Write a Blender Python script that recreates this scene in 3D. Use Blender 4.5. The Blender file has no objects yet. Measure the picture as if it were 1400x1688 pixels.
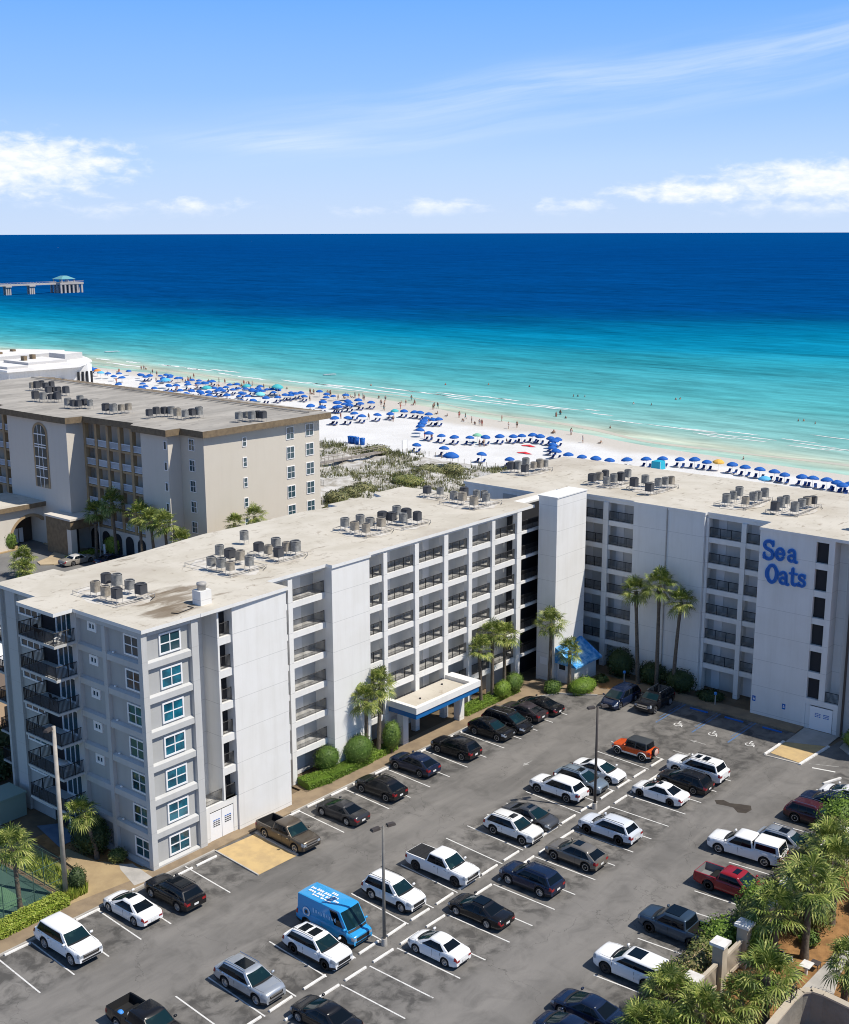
import bpy, bmesh, math, random
from mathutils import Vector, Matrix, noise
R = math.radians
rnd = random.Random(7)
SC = bpy.context.scene
COL = SC.collection

# ------------------------------------------------------------------ camera, sky, sun, exposure
cd = bpy.data.cameras.new('camera'); cam = bpy.data.objects.new('camera', cd); COL.objects.link(cam)
cam.matrix_world = Matrix(((0.6433412, 0.1708347, -0.7462758, -52.68114), (-0.7655745, 0.1400089, -0.6279277, -71.68788),
                           (-0.0027866, 0.9753015, 0.2208601, 48.0), (0, 0, 0, 1)))
cd.sensor_fit = 'VERTICAL'; cd.sensor_height = 36; cd.sensor_width = 36
cd.lens = 36 * 2030 / 1688; cd.clip_start = 1; cd.clip_end = 150000
SC.camera = cam
SC.cycles.pixel_filter_type = 'BLACKMAN_HARRIS'; SC.cycles.filter_width = 1.05
SUN_EL, SUN_AZ = 55.0, math.degrees(math.atan2(0.39, -0.921))
w = bpy.data.worlds.new('World'); SC.world = w; w.use_nodes = True
SKY_STRENGTH = 0.075
SUN_STRENGTH = 4.3
EXPOSURE = 0.22

def N(nt, t, **kw):
    n = nt.nodes.new(t)
    for k, v in kw.items(): setattr(n, k, v)
    return n
def M_(nt, op, a, b=None, c=None, clamp=False):
    n = nt.nodes.new('ShaderNodeMath'); n.operation = op; n.use_clamp = clamp
    for i, x in enumerate((a, b, c)):
        if x is None: continue
        if isinstance(x, (int, float)): n.inputs[i].default_value = x
        else: nt.links.new(x, n.inputs[i])
    return n.outputs[0]
def ramp(nt, fac, stops, interp='LINEAR'):
    n = nt.nodes.new('ShaderNodeValToRGB'); n.color_ramp.interpolation = interp
    el = n.color_ramp.elements
    while len(el) < len(stops): el.new(0.5)
    for e, (p, c) in zip(el, stops):
        e.position = p; e.color = tuple(c) + (1,) if not isinstance(c, (int, float)) else (c, c, c, 1)
    nt.links.new(fac, n.inputs[0]); return n.outputs[0]
def mixc(nt, f, a, b, mode='MIX'):
    n = nt.nodes.new('ShaderNodeMix'); n.data_type = 'RGBA'; n.blend_type = mode
    for s, x in ((n.inputs[0], f), (n.inputs[6], a), (n.inputs[7], b)):
        if isinstance(x, (int, float)): s.default_value = x
        elif isinstance(x, tuple): s.default_value = x + (1,) if len(x) == 3 else x
        else: nt.links.new(x, s)
    return n.outputs[2]
def smooth(nt, x, a, b):
    n = nt.nodes.new('ShaderNodeMapRange'); n.interpolation_type = 'SMOOTHSTEP'
    n.inputs[1].default_value = a; n.inputs[2].default_value = b
    nt.links.new(x, n.inputs[0]); return n.outputs[0]
def comb(nt, x, y, z):
    n = nt.nodes.new('ShaderNodeCombineXYZ')
    for i, v in enumerate((x, y, z)):
        if isinstance(v, (int, float)): n.inputs[i].default_value = v
        else: nt.links.new(v, n.inputs[i])
    return n.outputs[0]
def nz(nt, vec, scale=1, detail=4, rough=0.55, dist=0.0):
    n = nt.nodes.new('ShaderNodeTexNoise'); n.inputs['Scale'].default_value = scale
    n.inputs['Detail'].default_value = detail; n.inputs['Roughness'].default_value = rough; n.inputs['Distortion'].default_value = dist
    if vec is not None: nt.links.new(vec, n.inputs['Vector'])
    return n.outputs['Fac']

def build_sky():
    nt = w.node_tree; bg = nt.nodes['Background']
    sky = N(nt, 'ShaderNodeTexSky', sky_type='NISHITA', sun_disc=False)
    sky.sun_elevation = R(SUN_EL); sky.sun_rotation = R(SUN_AZ); sky.altitude = 0
    sky.air_density = 1.0; sky.dust_density = 0.6; sky.ozone_density = 2.0
    tc = N(nt, 'ShaderNodeTexCoord'); nm = N(nt, 'ShaderNodeVectorMath', operation='NORMALIZE')
    nt.links.new(tc.outputs['Generated'], nm.inputs[0])
    sx = N(nt, 'ShaderNodeSeparateXYZ'); nt.links.new(nm.outputs[0], sx.inputs[0])
    X, Y, Zc = sx.outputs
    A = M_(nt, 'MULTIPLY', M_(nt, 'ARCTAN2', Y, X), 180 / math.pi)
    E = M_(nt, 'MULTIPLY', M_(nt, 'ARCSINE', Zc), 180 / math.pi)
    # clearer blue with height above the sea haze
    tint = ramp(nt, M_(nt, 'DIVIDE', E, 30.0, clamp=True),
                [(0.0, (7.3, 8.9, 11.6)), (0.10, (5.8, 8.2, 12.1)), (0.20, (3.6, 6.6, 12.3)), (0.33, (2.1, 5.3, 12.2)), (0.5, (1.1, 3.3, 8.2)), (1.0, (0.85, 2.5, 6.0))])
    low = smooth(nt, E, 62.0, 24.0)
    base = mixc(nt, M_(nt, 'MULTIPLY', low, 0.94), sky.outputs[0], tint)
    # cumulus near the horizon
    nv = comb(nt, M_(nt, 'MULTIPLY', A, 0.55), M_(nt, 'MULTIPLY', E, 1.25), 0.0)
    n1 = nz(nt, nv, 1.6, 7, 0.58, 0.25)
    mask = None
    for a0, e0, ra, re_, amp in ((58.6, 3.05, 6.6, 1.45, 1.1), (54.8, 3.0, 3.0, 0.62, .8), (22.0, 2.25, 7.0, .95, 1.1), (28.0, 1.8, 4.6, .6, .9),
                            (39.3, 1.15, 2.7, .46, .8), (50.2, 1.2, 2.6, .42, .72), (54.0, 1.0, 2.3, .38, .6), (33.4, 1.2, 2.3, .4, .66), (23.5, 1.0, 4.2, .5, .7), (43, .95, 1.6, .28, .5)):
        dx = M_(nt, 'DIVIDE', M_(nt, 'SUBTRACT', A, a0), ra); dy = M_(nt, 'DIVIDE', M_(nt, 'SUBTRACT', E, e0), re_)
        dyn = M_(nt, 'MULTIPLY', M_(nt, 'MINIMUM', dy, 0.0), 0.75)       # softer, flatter undersides
        dy2 = M_(nt, 'ADD', M_(nt, 'MAXIMUM', dy, 0.0), dyn)
        d = M_(nt, 'SQRT', M_(nt, 'ADD', M_(nt, 'MULTIPLY', dx, dx), M_(nt, 'MULTIPLY', dy2, dy2)))
        v = M_(nt, 'MULTIPLY', M_(nt, 'SUBTRACT', 1.0, d), amp)
        mask = v if mask is None else M_(nt, 'MAXIMUM', mask, v)
    cm = M_(nt, 'ADD', mask, M_(nt, 'MULTIPLY', M_(nt, 'SUBTRACT', n1, 0.52), 1.9))
    cum = M_(nt, 'MULTIPLY', smooth(nt, cm, -0.05, 0.85), smooth(nt, mask, -0.6, 0.35))
    cum = M_(nt, 'MULTIPLY', cum, smooth(nt, E, 0.3, 1.6))
    shade = smooth(nt, nz(nt, nv, 3.0, 5, .6), .3, .7)
    ccol = mixc(nt, shade, (10.0, 10.8, 12.6), (11.9, 12.2, 12.8))
    # cirrus streaks
    lift = M_(nt, 'ADD', M_(nt, 'MULTIPLY', A, -0.125), 10.6)
    q = M_(nt, 'SUBTRACT', E, lift)
    wob = M_(nt, 'MULTIPLY', M_(nt, 'SUBTRACT', nz(nt, comb(nt, M_(nt, 'MULTIPLY', A, .09), 0.0, 3.1), 1.0, 1), .5), 1.2)
    q = M_(nt, 'ADD', q, wob)
    sv = comb(nt, M_(nt, 'MULTIPLY', A, 0.10), M_(nt, 'MULTIPLY', q, 1.5), 7.0)
    st = nz(nt, sv, 1.3, 6, 0.6, 0.3)
    band = M_(nt, 'ADD', M_(nt, 'POWER', 2.718, M_(nt, 'MULTIPLY', M_(nt, 'MULTIPLY', q, q), -1.5)),
              M_(nt, 'MULTIPLY', M_(nt, 'POWER', 2.718, M_(nt, 'MULTIPLY', M_(nt, 'POWER', M_(nt, 'ADD', q, 1.5), 2.0), -5.0)), 0.5))
    side = smooth(nt, A, 52.0, 36.0)
    cir = M_(nt, 'MULTIPLY', M_(nt, 'MULTIPLY', band, side), smooth(nt, st, .18, .80))
    dxb = M_(nt, 'DIVIDE', M_(nt, 'SUBTRACT', A, 46.5), 4.2); dyb = M_(nt, 'DIVIDE', M_(nt, 'SUBTRACT', E, 4.0), .42)
    pat = M_(nt, 'POWER', 2.718, M_(nt, 'MULTIPLY', M_(nt, 'ADD', M_(nt, 'MULTIPLY', dxb, dxb), M_(nt, 'MULTIPLY', dyb, dyb)), -1.0))
    cir = M_(nt, 'ADD', M_(nt, 'MULTIPLY', cir, .62), M_(nt, 'MULTIPLY', pat, M_(nt, 'MULTIPLY', smooth(nt, st, .2, .7), .75)), clamp=True)
    c1 = mixc(nt, M_(nt, 'MULTIPLY', cir, .72), base, (10.4, 11.3, 12.9))
    c2 = mixc(nt, cum, c1, ccol)
    nt.links.new(c2, bg.inputs[0]); bg.inputs[1].default_value = SKY_STRENGTH
build_sky()
sl = bpy.data.lights.new('sun', 'SUN'); so = bpy.data.objects.new('sun', sl); COL.objects.link(so)
sl.energy = SUN_STRENGTH; sl.angle = R(0.5); sl.color = (1.0, 0.945, 0.85)
so.rotation_euler = Vector((0.39 * math.cos(R(SUN_EL)), -0.921 * math.cos(R(SUN_EL)), math.sin(R(SUN_EL)))).to_track_quat('Z', 'Y').to_euler()
so.location = (0, -60, 90)
vs = SC.view_settings; vs.view_transform = 'Standard'; vs.look = 'None'; vs.exposure = EXPOSURE; vs.gamma = 1; vs.use_curve_mapping = False

# ------------------------------------------------------------------ materials
MATS = {}
def mat(name, col, rough=0.6, col2=None, scale=1.0, metal=0.0, spec=0.35, bump=0.0, bscale=None, detail=5, lo=.35, hi=.68, alpha=1.0, coat=0.0):
    if name in MATS: return MATS[name]
    m = bpy.data.materials.new(name); m.use_nodes = True; nt = m.node_tree; p = nt.nodes['Principled BSDF']
    p.inputs['Base Color'].default_value = tuple(col) + (1,); p.inputs['Roughness'].default_value = rough
    p.inputs['Metallic'].default_value = metal; p.inputs['Specular IOR Level'].default_value = spec
    if coat: p.inputs['Coat Weight'].default_value = coat; p.inputs['Coat Roughness'].default_value = .05
    if alpha < 1: p.inputs['Alpha'].default_value = alpha
    tc = None
    if col2 is not None or bump:
        tc = N(nt, 'ShaderNodeTexCoord')
    if col2 is not None:
        f = nz(nt, tc.outputs['Object'], scale, detail, .6)
        f = smooth(nt, f, lo, hi)
        nt.links.new(mixc(nt, f, tuple(col), tuple(col2)), p.inputs['Base Color'])
    if bump:
        b = N(nt, 'ShaderNodeBump'); b.inputs['Strength'].default_value = bump; b.inputs['Distance'].default_value = .1
        nt.links.new(nz(nt, tc.outputs['Object'], bscale or scale * 4, 5, .6), b.inputs['Height']); nt.links.new(b.outputs[0], p.inputs['Normal'])
    MATS[name] = m; return m
def nodes_of(name):
    m = bpy.data.materials.new(name); m.use_nodes = True; MATS[name] = m
    nt = m.node_tree; return m, nt, nt.nodes['Principled BSDF'], N(nt, 'ShaderNodeTexCoord').outputs['Object']

def mat_wall(name, col, zo=0.4, step=2.76, joint=.55, streak=1.0):
    """painted render with faint casting joints, water streaks and blotches"""
    m, nt, p, oc = nodes_of(name)
    s = N(nt, 'ShaderNodeSeparateXYZ'); nt.links.new(oc, s.inputs[0])
    z = s.outputs[2]
    fr = M_(nt, 'FRACT', M_(nt, 'DIVIDE', M_(nt, 'SUBTRACT', z, zo), step))
    j = M_(nt, 'LESS_THAN', fr, 0.018)
    st = N(nt, 'ShaderNodeMapping'); st.inputs['Scale'].default_value = (1.1, 1.1, .09); nt.links.new(oc, st.inputs[0])
    f1 = smooth(nt, nz(nt, st.outputs[0], 1.3, 5, .65), .4, .8)
    f2 = smooth(nt, nz(nt, oc, .35, 4, .6), .3, .75)
    c = mixc(nt, M_(nt, 'MULTIPLY', f1, .22 * streak), tuple(col), (col[0] * .60, col[1] * .57, col[2] * .52))
    c = mixc(nt, M_(nt, 'MULTIPLY', f2, .30 * streak), c, (col[0] * .82, col[1] * .80, col[2] * .75))
    c = mixc(nt, M_(nt, 'MULTIPLY', j, joint), c, tuple(x * .45 for x in col))
    nt.links.new(c, p.inputs['Base Color']); p.inputs['Roughness'].default_value = .85; p.inputs['Specular IOR Level'].default_value = .15
    b = N(nt, 'ShaderNodeBump'); b.inputs['Strength'].default_value = .12; b.inputs['Distance'].default_value = .03
    nt.links.new(nz(nt, oc, 6, 4), b.inputs['Height']); nt.links.new(b.outputs[0], p.inputs['Normal'])
    return m
def mat_roof(name, c0, c1, c2, streak=(1, 1, 1), dirt=.5, spots=()):
    m, nt, p, oc = nodes_of(name)
    mp = N(nt, 'ShaderNodeMapping'); mp.inputs['Scale'].default_value = streak; nt.links.new(oc, mp.inputs[0])
    v = mp.outputs[0]
    a = smooth(nt, nz(nt, v, .22, 6, .62, .4), .35, .68)
    b = smooth(nt, nz(nt, v, 1.1, 6, .65, .8), .55, .78)
    e = smooth(nt, nz(nt, oc, .09, 4, .5), .52, .72)
    g = nz(nt, oc, 9, 3)
    mq = N(nt, 'ShaderNodeMapping'); mq.inputs['Scale'].default_value = (.45, 1.5, 1); mq.inputs['Rotation'].default_value = (0, 0, R(20)); nt.links.new(oc, mq.inputs[0])
    dsh = smooth(nt, nz(nt, mq.outputs[0], .9, 5, .6, .5), .60, .70)
    c = mixc(nt, a, c0, c1)
    c = mixc(nt, M_(nt, 'MULTIPLY', dsh, dirt * .8), c, tuple(x * .8 for x in c2))
    c = mixc(nt, M_(nt, 'MULTIPLY', b, dirt), c, c2)
    c = mixc(nt, M_(nt, 'MULTIPLY', e, dirt * .45), c, c2)
    for sx_, sy_, sr_ in spots:
        ds = N(nt, 'ShaderNodeVectorMath', operation='DISTANCE'); nt.links.new(oc, ds.inputs[0]); ds.inputs[1].default_value = (sx_, sy_, 19.6)
        wv = M_(nt, 'ADD', ds.outputs['Value'], M_(nt, 'MULTIPLY', M_(nt, 'SUBTRACT', nz(nt, mq.outputs[0], .55, 6, .65, .6), .5), sr_ * 3.2))
        c = mixc(nt, M_(nt, 'MULTIPLY', smooth(nt, wv, sr_ * 1.15, sr_ * .35), .85), c, (.17, .125, .08))
    c = mixc(nt, M_(nt, 'MULTIPLY', g, .18), c, tuple(x * .6 for x in c0))
    nt.links.new(c, p.inputs['Base Color']); p.inputs['Roughness'].default_value = .95; p.inputs['Specular IOR Level'].default_value = .1
    return m
def mat_asphalt():
    m, nt, p, oc = nodes_of('asphalt')
    big = smooth(nt, nz(nt, oc, .05, 5, .6, .6), .35, .65)
    mp = N(nt, 'ShaderNodeMapping'); mp.inputs['Scale'].default_value = (.12, .55, 1); mp.inputs['Rotation'].default_value = (0, 0, R(8)); nt.links.new(oc, mp.inputs[0])
    streak = smooth(nt, nz(nt, mp.outputs[0], .8, 6, .62, .5), .38, .68)
    med = smooth(nt, nz(nt, oc, .42, 6, .65, .7), .45, .72)
    fine = nz(nt, oc, 14, 3, .7)
    c = mixc(nt, big, (.215, .203, .189), (.150, .142, .133))
    c = mixc(nt, M_(nt, 'MULTIPLY', streak, .6), c, (.275, .258, .238))
    c = mixc(nt, M_(nt, 'MULTIPLY', med, .38), c, (.075, .072, .068))
    # dark oil in the stalls: rows of parking run along x
    sx = N(nt, 'ShaderNodeSeparateXYZ'); nt.links.new(oc, sx.inputs[0])
    oil = None
    for y0, hw in ((-3.8, 2.9), (-16.9, 3.1), (-24.0, 2.9), (-36.0, 2.7)):
        d = M_(nt, 'ABSOLUTE', M_(nt, 'SUBTRACT', sx.outputs[1], y0)); o = smooth(nt, d, hw + .8, hw - .6)
        oil = o if oil is None else M_(nt, 'MAXIMUM', oil, o)
    sp = smooth(nt, nz(nt, oc, .75, 5, .62, .5), .40, .66)
    c = mixc(nt, M_(nt, 'MULTIPLY', M_(nt, 'MULTIPLY', oil, sp), .78), c, (.052, .050, .048))
    v = N(nt, 'ShaderNodeTexVoronoi', feature='DISTANCE_TO_EDGE'); v.inputs['Scale'].default_value = .11
    wv = N(nt, 'ShaderNodeVectorMath', operation='ADD'); nt.links.new(oc, wv.inputs[0])
    ns = N(nt, 'ShaderNodeTexNoise'); ns.inputs['Scale'].default_value = .5; ns.inputs['Detail'].default_value = 5; nt.links.new(oc, ns.inputs['Vector'])
    sc = N(nt, 'ShaderNodeVectorMath', operation='SCALE'); sc.inputs[3].default_value = 4.0; nt.links.new(ns.outputs['Color'], sc.inputs[0]); nt.links.new(sc.outputs[0], wv.inputs[1])
    nt.links.new(wv.outputs[0], v.inputs['Vector'])
    cr = M_(nt, 'LESS_THAN', v.outputs['Distance'], .0022)
    c = mixc(nt, M_(nt, 'MULTIPLY', cr, .4), c, (.045, .043, .041))
    c = mixc(nt, M_(nt, 'MULTIPLY', fine, .28), c, (.06, .058, .055))
    nt.links.new(c, p.inputs['Base Color']); p.inputs['Roughness'].default_value = .92; p.inputs['Specular IOR Level'].default_value = .2
    b = N(nt, 'ShaderNodeBump'); b.inputs['Strength'].default_value = .25; b.inputs['Distance'].default_value = .02
    nt.links.new(fine, b.inputs['Height']); nt.links.new(b.outputs[0], p.inputs['Normal'])
    return m
SHORE = [(-60, 187.0), (20, 188.0), (47, 190.6), (73, 193.5), (90, 199.0), (132, 205.5), (153, 212.5), (182, 217.5), (232, 213.8), (280, 218.0), (310, 216.5), (700, 225.0)]
def shore_x(y):
    for (a, xa), (b, xb) in zip(SHORE, SHORE[1:]):
        if a <= y <= b: return xa + (xb - xa) * (y - a) / (b - a)
    return SHORE[0][1] if y < SHORE[0][0] else SHORE[-1][1]
def mat_sea():
    m, nt, p, oc = nodes_of('sea_water')
    s = N(nt, 'ShaderNodeSeparateXYZ'); nt.links.new(oc, s.inputs[0])
    X, Y = s.outputs[0], s.outputs[1]
    mp = N(nt, 'ShaderNodeMapping'); mp.inputs['Scale'].default_value = (.012, .0035, 1); nt.links.new(oc, mp.inputs[0])
    wob = nz(nt, mp.outputs[0], 1.0, 5, .55, .6)
    sh = M_(nt, 'ADD', M_(nt, 'MULTIPLY', M_(nt, 'MINIMUM', Y, 340.0), .105), 184.0)
    d = M_(nt, 'SUBTRACT', X, sh)
    gy = M_(nt, 'MINIMUM', M_(nt, 'MAXIMUM', M_(nt, 'ADD', M_(nt, 'DIVIDE', Y, 460.0), .35), .5), 1.4)
    d = M_(nt, 'ADD', M_(nt, 'MULTIPLY', M_(nt, 'SUBTRACT', d, 25.0), M_(nt, 'ADD', M_(nt, 'MULTIPLY', M_(nt, 'GREATER_THAN', d, 25.0), M_(nt, 'SUBTRACT', gy, 1.0)), 1.0)), 25.0)
    d = M_(nt, 'MAXIMUM', M_(nt, 'ADD', d, M_(nt, 'MULTIPLY', M_(nt, 'SUBTRACT', wob, .5), M_(nt, 'MULTIPLY', d, .7))), 0.2)
    lg = M_(nt, 'DIVIDE', M_(nt, 'LOGARITHM', M_(nt, 'ADD', M_(nt, 'DIVIDE', d, 10.0), 1.0), 10.0), 3.2, clamp=True)
    def P(dd): return math.log10(dd / 10 + 1) / 3.2
    c = ramp(nt, lg, [(0.0, (.36, .47, .38)), (P(9), (.30, .45, .39)), (P(17), (.42, .46, .37)), (P(30), (.20, .42, .40)), (P(55), (.080, .335, .355)), (P(120), (.020, .255, .335)),
                      (P(180), (.004, .20, .325)), (P(250), (.001, .145, .270)), (P(360), (.0006, .070, .195)), (P(500), (.0005, .052, .185)), (P(3000), (.0005, .047, .185)), (1.0, (.0005, .055, .20))])
    m2 = N(nt, 'ShaderNodeMapping'); m2.inputs['Scale'].default_value = (.22, .05, 1); m2.inputs['Rotation'].default_value = (0, 0, R(-12)); nt.links.new(oc, m2.inputs[0])
    sw = nz(nt, m2.outputs[0], 1.0, 7, .66, .4)
    m3 = N(nt, 'ShaderNodeMapping'); m3.inputs['Scale'].default_value = (.03, .008, 1); m3.inputs['Rotation'].default_value = (0, 0, R(6)); nt.links.new(oc, m3.inputs[0])
    sw3 = nz(nt, m3.outputs[0], 1.0, 6, .62, .4)
    hs = N(nt, 'ShaderNodeHueSaturation'); nt.links.new(c, hs.inputs['Color'])
    val = M_(nt, 'ADD', M_(nt, 'MULTIPLY', M_(nt, 'SUBTRACT', sw, .5), 1.5), M_(nt, 'ADD', 1.0, M_(nt, 'MULTIPLY', M_(nt, 'SUBTRACT', sw3, .5), .9)))
    nt.links.new(val, hs.inputs['Value'])
    nt.links.new(hs.outputs[0], p.inputs['Base Color'])
    p.inputs['Roughness'].default_value = .35; p.inputs['IOR'].default_value = 1.33; p.inputs['Specular IOR Level'].default_value = 0.0
    b = N(nt, 'ShaderNodeBump'); b.inputs['Strength'].default_value = .5; b.inputs['Distance'].default_value = .5
    nt.links.new(sw, b.inputs['Height']); nt.links.new(b.outputs[0], p.inputs['Normal'])
    return m
def mat_sand():
    m, nt, p, oc = nodes_of('beach_sand')
    s = N(nt, 'ShaderNodeSeparateXYZ'); nt.links.new(oc, s.inputs[0])
    a = smooth(nt, nz(nt, oc, .12, 6, .6), .35, .7); f = nz(nt, oc, 1.6, 6, .7)
    c = mixc(nt, a, (.70, .69, .675), (.63, .615, .59))
    c = mixc(nt, M_(nt, 'MULTIPLY', smooth(nt, f, .5, .75), .35), c, (.48, .445, .40))
    # damp sand by the water line, wandering with the swash
    sh = M_(nt, 'ADD', M_(nt, 'MULTIPLY', M_(nt, 'MINIMUM', s.outputs[1], 300.0), .105), 183.0)
    wob = M_(nt, 'MULTIPLY', M_(nt, 'SUBTRACT', nz(nt, oc, .045, 3), .5), 16.0)
    wet = smooth(nt, M_(nt, 'ADD', M_(nt, 'SUBTRACT', s.outputs[0], sh), wob), -6.0, 3.5)
    c = mixc(nt, M_(nt, 'MULTIPLY', wet, .8), c, (.50, .455, .39))
    nt.links.new(c, p.inputs['Base Color']); p.inputs['Roughness'].default_value = .95; p.inputs['Specular IOR Level'].default_value = .1
    b = N(nt, 'ShaderNodeBump'); b.inputs['Strength'].default_value = .5; b.inputs['Distance'].default_value = .25
    nt.links.new(f, b.inputs['Height']); nt.links.new(b.outputs[0], p.inputs['Normal'])
    return m
def mat_leaf(name, c0, c1, c2):
    m, nt, p, oc = nodes_of(name)
    g = N(nt, 'ShaderNodeNewGeometry')
    c = ramp(nt, g.outputs['Random Per Island'], [(0, c0), (.5, c1), (1, c2)])
    nt.links.new(c, p.inputs['Base Color']); p.inputs['Roughness'].default_value = .55; p.inputs['Specular IOR Level'].default_value = .25
    p.inputs['Transmission Weight'].default_value = 0.0
    return m

WHITE = mat_wall('white_render', (.76, .75, .725), joint=.42); GREY = mat_wall('grey_render', (.43, .43, .42), joint=0)
GLASSM = mat('dusky_window_glass', (.006, .02, .03), .06, spec=.8, col2=(.01, .10, .15), scale=1.1)
TRIM = mat_wall('pale_grey_trim', (.52, .52, .51), joint=.25)
INNER = mat_wall('corridor_render', (.56, .56, .545), joint=0)
DARK = mat('dark_recess', (.025, .026, .03), .8); BLACKM = mat('black_metal', (.018, .018, .02), .5)  # DARK also stands in for shade inside openings
FRAME = mat('white_frame', (.82, .82, .82), .4); GLASS = mat('window_glass', (.02, .06, .08), .06, spec=.8)
GLASST = mat('teal_window_glass', (.004, .05, .085), .06, spec=.8, col2=(.01, .17, .25), scale=.7)
DOORM = mat('door_paint', (.70, .70, .70), .5); SIGNB = mat('sign_blue', (.008, .115, .43), .35); SIGNL = mat('sign_light_blue', (.06, .27, .68), .4)
CANB = mat('canopy_blue', (.012, .13, .36), .4); TARP = mat('blue_tarp', (.02, .24, .62), .3, (.28, .58, .88), 1.6, detail=3)
ROOFM = mat_roof('cream_roof', (.60, .555, .475), (.51, .465, .385), (.25, .195, .14), dirt=.8, spots=((6.2, 4.2, 3.0), (3.8, 2.2, 1.8), (8.8, 6.0, 1.6)))
ASPH = mat_asphalt(); SEA = mat_sea(); SAND = mat_sand()
WALKM = mat('walk_aggregate', (.30, .225, .145), .95, (.22, .165, .11), .6, bump=.2, bscale=20)
TANPATH = mat('tan_path', (.42, .31, .17), .95, (.33, .24, .135), .5, bump=.2, bscale=15)
TANPAD = mat('tan_concrete', (.56, .40, .19), .95, (.46, .33, .17), .8, bump=.15, bscale=12)
CONC = mat('concrete', (.46, .43, .39), .9, (.36, .34, .31), .7, bump=.15, bscale=10)
KERBW = mat('white_kerb_paint', (.78, .76, .73), .7, (.62, .60, .57), 2.5)
LINEW = mat('white_line_paint', (.66, .65, .63), .8, (.30, .29, .28), 3.0, lo=.52, hi=.75); LINEB = mat('blue_line_paint', (.08, .16, .32), .8, (.09, .10, .13), 2.0, lo=.5)
LINEF = mat('faded_line_paint', (.40, .39, .37), .8, (.17, .165, .155), 2.5, lo=.4, hi=.65)
MULCH = mat('pine_straw', (.36, .19, .072), .95, (.23, .12, .045), 1.2, bump=.6, bscale=14)
SOIL = mat('soil', (.20, .145, .09), .95, (.13, .10, .065), .5, bump=.3, bscale=8)
COURTG = mat('court_green', (.075, .155, .085), .8, (.095, .185, .105), .3); COURTD = mat('court_dark_green', (.05, .10, .08), .8, (.04, .085, .07), .4)
GRASSM = mat('lawn', (.17, .20, .05), .9, (.27, .24, .08), .7)
STEEL = mat('galvanised_steel', (.42, .40, .37), .5, (.33, .31, .29), 2.0); LAMPH = mat('lamp_head_bronze', (.06, .05, .045), .5)
STEELD = mat('dark_grey_steel', (.20, .19, .17), .55, (.15, .14, .13), 2.0)
POLEM = mat('weathered_pole', (.44, .40, .35), .7, (.33, .30, .26), 1.2)
LENS = mat('lamp_lens', (.7, .7, .65), .3)

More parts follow.
